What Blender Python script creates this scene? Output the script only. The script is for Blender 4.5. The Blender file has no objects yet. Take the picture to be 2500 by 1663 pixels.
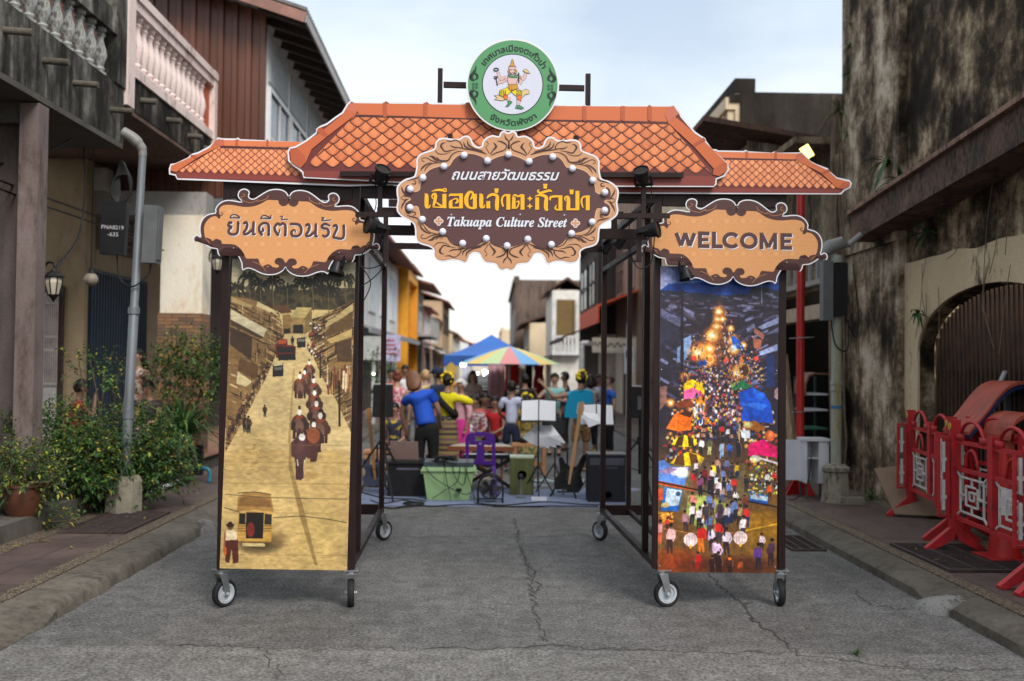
import bpy, bmesh, math, random
import numpy as np
from mathutils import Vector, Matrix, noise as mnoise
random.seed(7)
R_ = math.radians
SC = bpy.context.scene
COL = SC.collection
# ---------------------------------------------------------------- camera
FPX, CX, CY, H = 2431.0, 1250.0, 831.5, 1.75
yaw, pit, rol = R_(1.02), R_(1.41), R_(0.6)
FW = Vector((math.sin(yaw)*math.cos(pit), math.cos(yaw)*math.cos(pit), math.sin(pit)))
r0 = FW.cross(Vector((0, 0, 1))).normalized(); u0 = r0.cross(FW)
RT = r0*math.cos(rol)+u0*math.sin(rol); UP = -r0*math.sin(rol)+u0*math.cos(rol)
EYE = Vector((0, 0, H))
cam = bpy.data.cameras.new('camera'); camo = bpy.data.objects.new('camera', cam); COL.objects.link(camo)
camo.matrix_world = Matrix(((RT.x, UP.x, -FW.x, 0), (RT.y, UP.y, -FW.y, 0), (RT.z, UP.z, -FW.z, H), (0, 0, 0, 1)))
cam.sensor_width = 36; cam.lens = 35; cam.clip_end = 4000; cam.clip_start = .05
cam.dof.use_dof = True; cam.dof.focus_distance = 7.2; cam.dof.aperture_fstop = 1.35; cam.dof.aperture_blades = 0
SC.camera = camo
# ---------------------------------------------------------------- sky, sun, exposure
SUN_EL, SUN_AZ = R_(42), R_(152)        # azimuth clockwise from +Y: behind the camera, a little to the right
wd = bpy.data.worlds.new('World'); SC.world = wd; wd.use_nodes = True
nt = wd.node_tree; nd = nt.nodes; lk = nt.links
bg = nd['Background']
sky = nd.new('ShaderNodeTexSky'); sky.sky_type = 'NISHITA'; sky.sun_disc = False
sky.sun_elevation = SUN_EL; sky.sun_rotation = SUN_AZ; sky.air_density = 1.0; sky.dust_density = 2.0
tc = nd.new('ShaderNodeTexCoord'); mp = nd.new('ShaderNodeMapping'); mp.inputs['Scale'].default_value = (1.2, 1.2, 3.2); mp.inputs['Location'].default_value = (3.3, 1.2, .4)
nz = nd.new('ShaderNodeTexNoise'); nz.inputs['Scale'].default_value = 2.1; nz.inputs['Detail'].default_value = 7; nz.inputs['Roughness'].default_value = .52
rp = nd.new('ShaderNodeValToRGB'); rp.color_ramp.elements[0].position = .36; rp.color_ramp.elements[1].position = .62
rp.color_ramp.elements[0].color = (.52, .52, .52, 1); rp.color_ramp.elements[1].color = (.96, .96, .96, 1)
cl = nd.new('ShaderNodeValToRGB')    # cloud colour: warm white low down, cooler higher up
sp = nd.new('ShaderNodeSeparateXYZ')
cl.color_ramp.elements[0].position = .0; cl.color_ramp.elements[0].color = (1, .94, .85, 1)
cl.color_ramp.elements[1].position = .36; cl.color_ramp.elements[1].color = (.59, .67, .735, 1)
e = cl.color_ramp.elements.new(.13); e.color = (.82, .84, .86, 1); e = cl.color_ramp.elements.new(.75); e.color = (.95, 1, 1, 1)
sc_ = nd.new('ShaderNodeVectorMath'); sc_.operation = 'SCALE'; sc_.inputs['Scale'].default_value = 8.7
mx = nd.new('ShaderNodeMixRGB')
lk.new(tc.outputs['Generated'], mp.inputs[0]); lk.new(mp.outputs[0], nz.inputs['Vector']); lk.new(nz.outputs['Fac'], rp.inputs[0])
lk.new(tc.outputs['Generated'], sp.inputs[0]); lk.new(sp.outputs['Z'], cl.inputs[0]); lk.new(cl.outputs[0], sc_.inputs[0])
lk.new(rp.outputs[0], mx.inputs[0]); lk.new(sky.outputs[0], mx.inputs[1]); lk.new(sc_.outputs[0], mx.inputs[2]); lk.new(mx.outputs[0], bg.inputs[0])
bg.inputs[1].default_value = .1
sl = bpy.data.lights.new('sun', 'SUN'); sl.energy = 1.8; sl.angle = R_(24); sl.color = (1, .95, .88)
so = bpy.data.objects.new('sun', sl); COL.objects.link(so)
sd = Vector((math.sin(SUN_AZ)*math.cos(SUN_EL), math.cos(SUN_AZ)*math.cos(SUN_EL), math.sin(SUN_EL)))
so.rotation_euler = (-sd).to_track_quat('-Z', 'Y').to_euler(); so.location = (0, -10, 30)
SC.view_settings.view_transform = 'Standard'; SC.view_settings.look = 'None'; SC.view_settings.exposure = 0.78; SC.view_settings.gamma = 1
SC.cycles.use_denoising = True; SC.cycles.max_bounces = 6; SC.cycles.caustics_reflective = False; SC.cycles.caustics_refractive = False
SC.cycles.sample_clamp_indirect = 6
# ---------------------------------------------------------------- picture helpers (photograph pixels, 2500 wide)
def ray(px, py): return (FW*FPX+RT*(px-CX)-UP*(py-CY)).normalized()
def onY(px, py, Y): d = ray(px, py); return EYE+d*(Y/d.y)
def onX(px, py, X): d = ray(px, py); return EYE+d*(X/d.x)
def onZ(px, py, z=0.): d = ray(px, py); return EYE+d*((z-H)/d.z)
def s2l(c): c = c/255.; return c/12.92 if c <= .04045 else ((c+.055)/1.055)**2.4
def rgb(r, g, b, k=1.): return (min(1, s2l(r)*k), min(1, s2l(g)*k), min(1, s2l(b)*k), 1)
# ---------------------------------------------------------------- materials
MATS = {}
def _nt(name):
    m = bpy.data.materials.new(name); m.use_nodes = True; n = m.node_tree
    return m, n.nodes, n.links, n.nodes['Principled BSDF']
def _noise(nodes, links, scale, detail=4, rough=.55, vec=None, sc=(1, 1, 1)):
    t = nodes.new('ShaderNodeTexCoord'); mpp = nodes.new('ShaderNodeMapping'); mpp.inputs['Scale'].default_value = sc
    links.new(t.outputs['Object'], mpp.inputs[0])
    a = nodes.new('ShaderNodeTexNoise'); a.inputs['Scale'].default_value = scale; a.inputs['Detail'].default_value = detail; a.inputs['Roughness'].default_value = rough
    links.new(mpp.outputs[0], a.inputs['Vector']); return a
def _ramp(nodes, links, src, p0, p1, c0, c1):
    r = nodes.new('ShaderNodeValToRGB'); e = r.color_ramp.elements
    e[0].position = p0; e[1].position = p1; e[0].color = c0; e[1].color = c1
    links.new(src, r.inputs[0]); return r
def M(name, col, rough=.6, metal=0., var=.18, scale=6., bump=0., spec=.5, emit=0., trans=0., sc=(1, 1, 1)):
    if name in MATS: return MATS[name]
    m, nodes, links, b = _nt(name)
    if len(col) == 3: col = (*col, 1)
    if var > 0:
        a = _noise(nodes, links, scale, sc=sc)
        r = _ramp(nodes, links, a.outputs['Fac'], .3, .7, tuple(min(1, c*(1-var)) for c in col[:3])+(1,), tuple(min(1, c*(1+var)) for c in col[:3])+(1,))
        links.new(r.outputs[0], b.inputs['Base Color'])
        r2 = _ramp(nodes, links, a.outputs['Fac'], .3, .7, (max(.02, rough-.08),)*3+(1,), (min(1, rough+.08),)*3+(1,)); links.new(r2.outputs[0], b.inputs['Roughness'])
        if bump:
            bp = nodes.new('ShaderNodeBump'); bp.inputs['Strength'].default_value = bump; bp.inputs['Distance'].default_value = .02
            links.new(a.outputs['Fac'], bp.inputs['Height']); links.new(bp.outputs[0], b.inputs['Normal'])
    else:
        b.inputs['Base Color'].default_value = col; b.inputs['Roughness'].default_value = rough
    if max(col[:3]) < .035 and spec == .5: spec = .22
    b.inputs['Metallic'].default_value = metal; b.inputs['Specular IOR Level'].default_value = spec
    if emit: b.inputs['Emission Color'].default_value = col; b.inputs['Emission Strength'].default_value = emit
    if trans: b.inputs['Transmission Weight'].default_value = trans
    MATS[name] = m; return m
def WALL(name, base, stain, amount=.5, scale=1.2, streak=.25, mid=None, rough=.9, bump=.25, soft=.08):
    """plaster with stains that run down the wall, patches and grain"""
    if name in MATS: return MATS[name]
    m, nodes, links, b = _nt(name)
    a1 = _noise(nodes, links, scale, 9, .66, sc=(1, 1, streak)); a2 = _noise(nodes, links, scale*7, 8, .66, sc=(1, 1, min(1, streak*.8))); a3 = _noise(nodes, links, 55, 4, .6); a4 = _noise(nodes, links, scale*.45, 5, .6)
    c0 = (*base[:3], 1); c1 = (*stain[:3], 1); cm = (*(mid or [(x+y)/2 for x, y in zip(base, stain)])[:3], 1)
    ad = nodes.new('ShaderNodeMath'); ad.operation = 'MULTIPLY_ADD'; links.new(a2.outputs['Fac'], ad.inputs[0]); ad.inputs[1].default_value = .7
    links.new(a1.outputs['Fac'], ad.inputs[2])
    p = .85+(amount-.5)*.5
    rA = _ramp(nodes, links, ad.outputs[0], max(0, p-soft), min(1, p+soft), (1, 1, 1, 1), (0, 0, 0, 1))
    mA = nodes.new('ShaderNodeMixRGB'); links.new(rA.outputs[0], mA.inputs[0])
    rb = _ramp(nodes, links, a4.outputs['Fac'], .4, .62, c0, cm); links.new(rb.outputs[0], mA.inputs[1])
    rs = _ramp(nodes, links, a2.outputs['Fac'], .35, .65, c1, tuple(min(1, x*2.1) for x in c1[:3])+(1,)); links.new(rs.outputs[0], mA.inputs[2])
    g = nodes.new('ShaderNodeMixRGB'); g.blend_type = 'MULTIPLY'; g.inputs[0].default_value = .7
    links.new(mA.outputs[0], g.inputs[1]); rg = _ramp(nodes, links, a3.outputs['Fac'], .25, .75, (.68, .68, .68, 1), (1.15, 1.15, 1.15, 1)); links.new(rg.outputs[0], g.inputs[2])
    links.new(g.outputs[0], b.inputs['Base Color']); b.inputs['Roughness'].default_value = rough; b.inputs['Specular IOR Level'].default_value = .25
    bp = nodes.new('ShaderNodeBump'); bp.inputs['Strength'].default_value = bump; bp.inputs['Distance'].default_value = .05
    links.new(ad.outputs[0], bp.inputs['Height']); links.new(bp.outputs[0], b.inputs['Normal'])
    MATS[name] = m; return m
def AGED(name, stops, scale=1., sc=(1, 1, .6), lo=.3, hi=.7, bump=.6, rough=.92, drip=.35):
    """old plaster: many octaves of blotches through a dark-to-pale ramp, with drip streaks and fine grain on top"""
    if name in MATS: return MATS[name]
    m, nodes, links, b = _nt(name)
    a1 = _noise(nodes, links, scale, 12, .7, sc=sc); a2 = _noise(nodes, links, scale*4, 6, .6, sc=(1, 1, .1)); a3 = _noise(nodes, links, 40, 5, .7)
    ad = nodes.new('ShaderNodeMath'); ad.operation = 'MULTIPLY_ADD'; links.new(a2.outputs['Fac'], ad.inputs[0]); ad.inputs[1].default_value = drip; links.new(a1.outputs['Fac'], ad.inputs[2])
    sb = nodes.new('ShaderNodeMath'); sb.operation = 'SUBTRACT'; links.new(ad.outputs[0], sb.inputs[0]); sb.inputs[1].default_value = drip*.5
    r = nodes.new('ShaderNodeValToRGB'); el = r.color_ramp.elements; n = len(stops)
    for i, c in enumerate(stops):
        p = lo+(hi-lo)*i/(n-1)
        e = el[0] if i == 0 else (el[1] if i == 1 else el.new(p)); e.position = p; e.color = (*c, 1)
    links.new(sb.outputs[0], r.inputs[0])
    g = nodes.new('ShaderNodeMixRGB'); g.blend_type = 'MULTIPLY'; g.inputs[0].default_value = .8; links.new(r.outputs[0], g.inputs[1]); rg = _ramp(nodes, links, a3.outputs['Fac'], .3, .7, (.55, .55, .55, 1), (1.3, 1.3, 1.3, 1)); links.new(rg.outputs[0], g.inputs[2])
    links.new(g.outputs[0], b.inputs['Base Color']); b.inputs['Roughness'].default_value = rough; b.inputs['Specular IOR Level'].default_value = .2
    bp = nodes.new('ShaderNodeBump'); bp.inputs['Strength'].default_value = bump; bp.inputs['Distance'].default_value = .04; links.new(sb.outputs[0], bp.inputs['Height']); links.new(bp.outputs[0], b.inputs['Normal'])
    MATS[name] = m; return m
def PRINT(name='printed vinyl', rough=.42, spec=.4):
    if name in MATS: return MATS[name]
    m, nodes, links, b = _nt(name); a = nodes.new('ShaderNodeVertexColor'); a.layer_name = 'Col'
    links.new(a.outputs[0], b.inputs['Base Color']); b.inputs['Roughness'].default_value = rough; b.inputs['Specular IOR Level'].default_value = spec
    MATS[name] = m; return m
# ---------------------------------------------------------------- mesh builder
class MB:
    def __init__(s): s.v = []; s.f = []; s.m = []; s.c = []
    def add(s, vs, fs, m=0, c=None):
        o = len(s.v); s.v += [tuple(v) for v in vs]
        for f in fs: s.f.append([i+o for i in f]); s.m.append(m); s.c.append(c)
        return s
    def bx(s, x0, x1, y0, y1, z0, z1, m=0, c=None, R=None, o=None):
        vs = [Vector((x, y, z)) for z in (z0, z1) for y in (y0, y1) for x in (x0, x1)]
        if R is not None: vs = [R @ v + (o or Vector()) for v in vs]
        return s.add(vs, [(0, 2, 3, 1), (4, 5, 7, 6), (0, 1, 5, 4), (2, 6, 7, 3), (0, 4, 6, 2), (1, 3, 7, 5)], m, c)
    def bar(s, p, q, w, h=None, m=0, c=None, up=(0, 0, 1)):
        p = Vector(p); q = Vector(q); h = h or w; d = (q-p).normalized(); u = Vector(up)
        if abs(d.dot(u)) > .98: u = Vector((0, 1, 0))
        a = d.cross(u).normalized(); b = a.cross(d)
        vs = [e+a*i*w/2+b*j*h/2 for e in (p, q) for j in (-1, 1) for i in (-1, 1)]
        return s.add(vs, [(0, 1, 3, 2), (4, 6, 7, 5), (0, 4, 5, 1), (2, 3, 7, 6), (0, 2, 6, 4), (1, 5, 7, 3)], m, c)
    def tube(s, pts, r, n=8, m=0, c=None, cap=True):
        P = [Vector(p[:3]) for p in pts]; rs = r if isinstance(r, (list, tuple)) else [r]*len(P)
        prev = None; vs = []
        for i, p in enumerate(P):
            d = (P[min(i+1, len(P)-1)]-P[max(i-1, 0)])
            d = d.normalized() if d.length > 1e-9 else Vector((0, 0, 1))
            if prev is None:
                a = d.orthogonal().normalized()
            else:
                a = (prev-d*prev.dot(d)); a = a.normalized() if a.length > 1e-6 else d.orthogonal().normalized()
            prev = a; b = d.cross(a)
            vs += [p+(a*math.cos(2*math.pi*k/n)+b*math.sin(2*math.pi*k/n))*rs[i] for k in range(n)]
        fs = [(i*n+k, i*n+(k+1) % n, (i+1)*n+(k+1) % n, (i+1)*n+k) for i in range(len(P)-1) for k in range(n)]
        if cap: fs += [tuple(range(n))[::-1], tuple((len(P)-1)*n+k for k in range(n))]
        return s.add(vs, fs, m, c)
    def lathe(s, prof, o=(0, 0, 0), n=16, m=0, c=None, Mx=None, sx=1, sy=1, cap=True):
        vs = []; o = Vector(o)
        for (r, z) in prof:
            for k in range(n):
                v = Vector((r*sx*math.cos(2*math.pi*k/n), r*sy*math.sin(2*math.pi*k/n), z)); vs.append((Mx @ v if Mx else v)+o)
        fs = [(i*n+k, i*n+(k+1) % n, (i+1)*n+(k+1) % n, (i+1)*n+k) for i in range(len(prof)-1) for k in range(n)]
        if cap and prof[0][0] > 1e-6: fs.append(tuple(range(n))[::-1])
        if cap and prof[-1][0] > 1e-6: fs.append(tuple((len(prof)-1)*n+k for k in range(n)))
        return s.add(vs, fs, m, c)
    def sph(s, o, r, n=12, k=8, m=0, c=None, R=None):
        r = (r, r, r) if not isinstance(r, (tuple, list)) else r; o = Vector(o); vs = []
        for j in range(k+1):
            t = math.pi*j/k
            for i in range(n):
                v = Vector((r[0]*math.sin(t)*math.cos(2*math.pi*i/n), r[1]*math.sin(t)*math.sin(2*math.pi*i/n), r[2]*math.cos(t)))
                vs.append((R @ v if R else v)+o)
        return s.add(vs, [(j*n+i, (j+1)*n+i, (j+1)*n+(i+1) % n, j*n+(i+1) % n) for j in range(k) for i in range(n)], m, c)
    def flat(s, poly, fn, m=0, c=None):            # one n-gon through fn(u,v)->xyz
        vs = [fn(u, v) for u, v in poly]; return s.add(vs, [tuple(range(len(vs)))], m, c)
    def slab(s, poly, fn, t, m=0, c=None, mb=None, cb=None):   # n-gon extruded by vector t
        a = [Vector(fn(u, v)) for u, v in poly]; t = Vector(t); n = len(a)
        s.add(a, [tuple(range(n))], m, c)
        s.add(a+[p+t for p in a], [tuple(range(n, 2*n))[::-1]]+[(i, (i+1) % n, n+(i+1) % n, n+i) for i in range(n)], m if mb is None else mb, c if cb is None else cb)
        return s
    def build(s, name, mats, parent=None, smooth=False, loc=None, rz=0., fixn=True):
        me = bpy.data.meshes.new(name)
        me.from_pydata(s.v, [], s.f); mats = mats if isinstance(mats, (list, tuple)) else [mats]
        for q in mats: me.materials.append(q)
        me.polygons.foreach_set('material_index', s.m)
        if any(c is not None for c in s.c):
            at = me.color_attributes.new('Col', 'FLOAT_COLOR', 'CORNER'); arr = np.ones((len(me.loops), 4), np.float32); k = 0
            for f, c in zip(s.f, s.c):
                n = len(f); arr[k:k+n] = c if c is not None else (1, 1, 1, 1); k += n
            at.data.foreach_set('color', arr.ravel())
        if fixn and len(s.f) < 60000:
            bm = bmesh.new(); bm.from_mesh(me); bmesh.ops.recalc_face_normals(bm, faces=bm.faces); bm.to_mesh(me); bm.free()
        if smooth:
            me.polygons.foreach_set('use_smooth', [True]*len(me.polygons))
            if smooth != 2:
                try: me.set_sharp_from_angle(angle=R_(40))
                except Exception: pass
        me.update()
        o = bpy.data.objects.new(name, me); COL.objects.link(o)
        if parent is not None: o.parent = parent
        if loc is not None: o.location = loc
        if rz: o.rotation_euler = (0, 0, rz)
        return o
def tag(o, label=None, cat=None, group=None, kind=None):
    if label: o['label'] = label
    if cat: o['category'] = cat
    if group: o['group'] = group
    if kind: o['kind'] = kind
    return o
def empty(name, loc, label, cat, group=None, rz=0.):
    o = bpy.data.objects.new(name, None); COL.objects.link(o); o.location = loc; o.rotation_euler = (0, 0, rz); o.empty_display_size = .1
    return tag(o, label, cat, group)
def kids(o): return [c for c in ALLK.get(o.name, [])]
def copy_tree(o, parent=None):
    c = o.copy(); COL.objects.link(c)
    if parent is not None: c.parent = parent
    for ch in [x for x in SC.objects if x.parent == o]: copy_tree(ch, c)
    return c
def struct(o): o['kind'] = 'structure'; return o
def cr(pts, n=4, closed=True):                    # Catmull-Rom through the points
    P = [Vector((p[0], p[1], p[2] if len(p) > 2 else 0)) for p in pts]; N = len(P); out = []
    for i in range(N if closed else N-1):
        g = (lambda k: P[k % N]) if closed else (lambda k: P[min(max(k, 0), N-1)])
        a, b, c, d = g(i-1), g(i), g(i+1), g(i+2)
        for j in range(n):
            t = j/n; out.append(.5*((2*b)+(c-a)*t+(2*a-5*b+4*c-d)*t*t+(3*b-a-3*c+d)*t**3))
    if not closed: out.append(P[-1])
    return [tuple(v)[:2 if closed else 3] for v in out]
def inset(poly, d):                               # crude inward offset of a 2-D outline
    n = len(poly); A = sum(poly[i][0]*poly[(i+1) % n][1]-poly[(i+1) % n][0]*poly[i][1] for i in range(n)); sg = 1 if A > 0 else -1; out = []
    for i in range(n):
        ax, ay = poly[i-1][:2]; bx_, by_ = poly[(i+1) % n][:2]; dx, dy = bx_-ax, by_-ay; L = math.hypot(dx, dy) or 1
        out.append((poly[i][0]-dy/L*d*sg, poly[i][1]+dx/L*d*sg))
    return out
def ribbon(pts, w, sm=0):                         # 2-D stroke with per-point width -> list of quads
    if len(pts[0]) == 2: pts = [(p[0], p[1], w) for p in pts]
    if sm: pts = cr(pts, sm, False)
    L = []; Rr = []; n = len(pts)
    for i in range(n):
        a = pts[max(i-1, 0)]; b = pts[min(i+1, n-1)]; dx, dy = b[0]-a[0], b[1]-a[1]; l = math.hypot(dx, dy) or 1; hw = max(pts[i][2], .01)/2
        L.append((pts[i][0]-dy/l*hw, pts[i][1]+dx/l*hw)); Rr.append((pts[i][0]+dy/l*hw, pts[i][1]-dx/l*hw))
    return [(L[i], L[i+1], Rr[i+1], Rr[i]) for i in range(n-1)]
def dedupe(P, d):
    out = []
    for p in P:
        if not out or math.hypot(p[0]-out[-1][0], p[1]-out[-1][1]) > d: out.append(p)
    while math.hypot(out[0][0]-out[-1][0], out[0][1]-out[-1][1]) <= d: out.pop()
    return out
def disc(cx, cy, r, n=20): return [(cx+r*math.cos(2*math.pi*k/n), cy+r*math.sin(2*math.pi*k/n)) for k in range(n)]
# ================================================================ SETTING
def roadmat():
    m, nodes, links, b = _nt('worn concrete road')
    f = _noise(nodes, links, 46, 6, .8); g = _noise(nodes, links, .8, 9, .66, sc=(1.3, .8, 1)); k = _noise(nodes, links, 7, 8, .7); v = nodes.new('ShaderNodeTexVoronoi'); v.inputs['Scale'].default_value = 42
    t = nodes.new('ShaderNodeTexCoord'); links.new(t.outputs['Object'], v.inputs['Vector'])
    c = _ramp(nodes, links, g.outputs['Fac'], .3, .7, (.082, .081, .083, 1), (.165, .162, .163, 1))
    m1 = nodes.new('ShaderNodeMixRGB'); m1.blend_type = 'MULTIPLY'; m1.inputs[0].default_value = 1; links.new(c.outputs[0], m1.inputs[1])
    r = _ramp(nodes, links, f.outputs['Fac'], .4, .6, (.34, .34, .34, 1), (1.62, 1.6, 1.57, 1)); links.new(r.outputs[0], m1.inputs[2])
    m2 = nodes.new('ShaderNodeMixRGB'); m2.blend_type = 'MULTIPLY'; m2.inputs[0].default_value = 1; links.new(m1.outputs[0], m2.inputs[1])
    r2 = _ramp(nodes, links, k.outputs['Fac'], .35, .65, (.68, .665, .65, 1), (1.22, 1.22, 1.22, 1)); links.new(r2.outputs[0], m2.inputs[2])
    m3 = nodes.new('ShaderNodeMixRGB'); links.new(m2.outputs[0], m3.inputs[1]); m3.inputs[2].default_value = (.42, .41, .39, 1)   # pale exposed aggregate chips
    r3 = _ramp(nodes, links, v.outputs['Distance'], .09, .16, (1, 1, 1, 1), (0, 0, 0, 1))
    sel = _ramp(nodes, links, v.outputs['Color'], .72, .76, (0, 0, 0, 1), (1, 1, 1, 1)); mm = nodes.new('ShaderNodeMath'); mm.operation = 'MULTIPLY'; links.new(r3.outputs[0], mm.inputs[0]); links.new(sel.outputs[0], mm.inputs[1]); links.new(mm.outputs[0], m3.inputs[0])
    links.new(m3.outputs[0], b.inputs['Base Color']); b.inputs['Roughness'].default_value = .8; b.inputs['Specular IOR Level'].default_value = .35
    bp = nodes.new('ShaderNodeBump'); bp.inputs['Strength'].default_value = .55; bp.inputs['Distance'].default_value = .008; links.new(f.outputs['Fac'], bp.inputs['Height']); links.new(bp.outputs[0], b.inputs['Normal'])
    return m
def tilemat():
    m, nodes, links, b = _nt('brown pavement tiles')
    t = nodes.new('ShaderNodeTexCoord'); br = nodes.new('ShaderNodeTexBrick'); br.offset = 0; br.inputs['Scale'].default_value = 1
    br.inputs['Brick Width'].default_value = .37; br.inputs['Row Height'].default_value = .37; br.inputs['Mortar Size'].default_value = .006; br.inputs['Mortar Smooth'].default_value = .2
    br.inputs['Color1'].default_value = (.088, .06, .055, 1); br.inputs['Color2'].default_value = (.105, .073, .066, 1); br.inputs['Mortar'].default_value = (.035, .027, .025, 1)
    mp_ = nodes.new('ShaderNodeMapping'); mp_.inputs['Location'].default_value = (.02, .1, 0); links.new(t.outputs['Object'], mp_.inputs[0]); links.new(mp_.outputs[0], br.inputs['Vector'])
    n = _noise(nodes, links, 2.2, 8, .65); r = _ramp(nodes, links, n.outputs['Fac'], .3, .7, (.62, .62, .62, 1), (1.35, 1.32, 1.3, 1))
    m1 = nodes.new('ShaderNodeMixRGB'); m1.blend_type = 'MULTIPLY'; m1.inputs[0].default_value = 1; links.new(br.outputs[0], m1.inputs[1]); links.new(r.outputs[0], m1.inputs[2])
    links.new(m1.outputs[0], b.inputs['Base Color']); b.inputs['Roughness'].default_value = .62
    bp = nodes.new('ShaderNodeBump'); bp.inputs['Strength'].default_value = .3; bp.inputs['Distance'].default_value = .01; links.new(br.outputs['Fac'], bp.inputs['Height']); bp.invert = True; links.new(bp.outputs[0], b.inputs['Normal'])
    return m
ROAD = roadmat(); TILE = tilemat()
m, nodes, links, b = _nt('washed gravel strip'); v = nodes.new('ShaderNodeTexVoronoi'); v.inputs['Scale'].default_value = 70; t = nodes.new('ShaderNodeTexCoord'); links.new(t.outputs['Object'], v.inputs['Vector'])
r = _ramp(nodes, links, v.outputs['Color'], .1, .9, (.09, .065, .045, 1), (.33, .25, .17, 1)); mg = nodes.new('ShaderNodeMixRGB'); mg.blend_type = 'MULTIPLY'; mg.inputs[0].default_value = 1
r2 = _ramp(nodes, links, v.outputs['Distance'], .25, .6, (1.1, 1.1, 1.1, 1), (.3, .3, .3, 1)); links.new(r.outputs[0], mg.inputs[1]); links.new(r2.outputs[0], mg.inputs[2]); links.new(mg.outputs[0], b.inputs['Base Color']); b.inputs['Roughness'].default_value = .8
bp = nodes.new('ShaderNodeBump'); bp.inputs['Strength'].default_value = .8; bp.inputs['Distance'].default_value = .01; bp.invert = True; links.new(v.outputs['Distance'], bp.inputs['Height']); links.new(bp.outputs[0], b.inputs['Normal']); GRAV = m
KERB = WALL('kerb concrete', (.175, .155, .13), (.05, .043, .035), .45, 1.6, 1., rough=.88, bump=.3, soft=.2)
DARKC = WALL('damp concrete', (.12, .105, .09), (.03, .027, .022), .5, 2., .5)
mb = MB(); mb.bx(-200, 200, -40, 420, -.5, 0); struct(mb.build('road', ROAD))
def strip(name, mat, x0, x1, y0, y1, z0, z1): mb = MB(); mb.bx(min(x0, x1), max(x0, x1), y0, y1, z0, z1); return struct(mb.build(name, mat))
PV = .13
def kerb(side, lipx, inx, hfun, name):
    mb = MB(); ys = [i*.07-1 for i in range(int(31/.07))]+[30+i*4 for i in range(45)]; vs = []
    for y in ys:
        n = mnoise.noise(Vector((y*3.1, side*5, 0))); n2 = mnoise.noise(Vector((y*11, side*9, 2)))
        h = max(.012, hfun(y)*(1+.16*n+.12*n2)); lx = lipx-side*(.018*n+.014*n2)
        for (x, z) in ((lx, -.02), (lx+side*.012, h*.72), (lx+side*.04, h), ((lx+inx)/2, h+(PV-h)*.55), (inx, PV-.012)): vs.append((x, y, z))
    k = 5; fs = [(i*k+j, i*k+j+1, (i+1)*k+j+1, (i+1)*k+j) for i in range(len(ys)-1) for j in range(k-1)]
    mb.add(vs, fs); return struct(mb.build(name, KERB, smooth=True))
sm = lambda a, b, x: max(0, min(1, (x-a)/(b-a)))
kerb(-1, -2.93, -3.28, lambda y: .10*sm(6.55, 6.95, y)*(1-sm(10.4, 10.7, y))+.09*sm(11.7, 12, y), 'kerb')
kerb(1, 3.24, 3.52, lambda y: .085*sm(5., 5.4, y)-.05*sm(7.0, 7.1, y)*(1-sm(7.5, 7.65, y)), 'kerb')
for s, a, bq, cq, dq in ((-1, -3.28, -3.41, -4.1, -4.3), (1, 3.52, 3.64, 4.62, 4.95)):
    strip('pavement', GRAV, a, bq, -2, 220, -.3, PV); strip('pavement', TILE, bq, cq, -2, 220, -.3, PV-.004); strip('pavement', GRAV, cq, dq, -2, 220, -.3, PV-.002)
PLAT = WALL('platform cement', (.15, .138, .125), (.07, .06, .05), .4, 1.4, .5)
mb = MB(); mb.bx(-12, -4.3, -2, 10.0, -.2, .29); mb.bx(-12, -4.38, 10., 24.4, -.2, .31); mb.bx(-4.38, -4.31, 10., 14.4, -.2, .315); struct(mb.build('pavement_terrace', PLAT))
strip('pavement', DARKC, 4.95, 12, -2, 40, -.2, PV+.03)
strip('path', M('red brown floor tiles', (.3, .16, .11), .5, scale=4), -12, -4.32, 14.4, 24, .31, .33)
# cracks and joints in the road, repairs, drain grates
CRK = M('road crack', (.055, .052, .05), .95, var=.3, scale=20)
def crack(px, wid, name='road_cracks', mat=CRK, jit=.028, z=.004, seg=.045):
    mb = MB(); P = [onZ(*p) for p in px]
    for a, bq in zip(P, P[1:]):
        pass
    pts = []
    for a, bq in zip(P, P[1:]):
        n = max(1, int((bq-a).length/seg))
        for i in range(n):
            q = a.lerp(bq, i/n); pts.append((q.x+random.uniform(-jit, jit), q.y+random.uniform(-jit, jit)*1.6, wid*random.choice((.0, .15, .4, .6, .9))))
    for q in ribbon(pts, wid): mb.flat(q, lambda u, v: (u, v, z))
    return struct(mb.build(name, mat, fixn=False))
crack([(1258, 1265), (1264, 1310), (1275, 1350), (1290, 1400), (1301, 1460), (1312, 1510), (1330, 1575)], .016)
crack([(1275, 1345), (1300, 1395), (1315, 1430), (1298, 1462)], .010)
crack([(1730, 1400), (1768, 1440), (1812, 1478), (1830, 1505), (1885, 1545), (1945, 1597), (2100, 1620), (2260, 1635), (2500, 1640)], .024)
crack([(1812, 1478), (1850, 1473)], .02)
crack([(430, 1575), (700, 1583), (950, 1586), (1250, 1583), (1330, 1575), (1470, 1585), (1750, 1592), (1945, 1597)], .012)
crack([(850, 1313), (1000, 1312), (1180, 1311), (1330, 1311), (1420, 1305), (1580, 1325)], .010, jit=.012)
crack([(2085, 1440), (2130, 1480), (2240, 1490)], .012); crack([(640, 1580), (690, 1663)], .01)
mb = MB(); mb.flat([(u, v) for u, v in [(-9, -2), (9, -2), (9, 5.96), (4.6, 6.06), (2, 6.12), (-.4, 6.17), (-2.6, 6.2), (-9, 6.2)]], lambda u, v: (u, v, .0025))
m2 = ROAD.copy(); m2.name = 'pale road slab'
for n in m2.node_tree.nodes:
    if n.type == 'VALTORGB' and abs(n.color_ramp.elements[0].color[0]-.082) < .01: n.color_ramp.elements[0].color = (.128, .126, .126, 1); n.color_ramp.elements[1].color = (.188, .185, .184, 1)
struct(mb.build('road_slab', m2, fixn=False))
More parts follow.
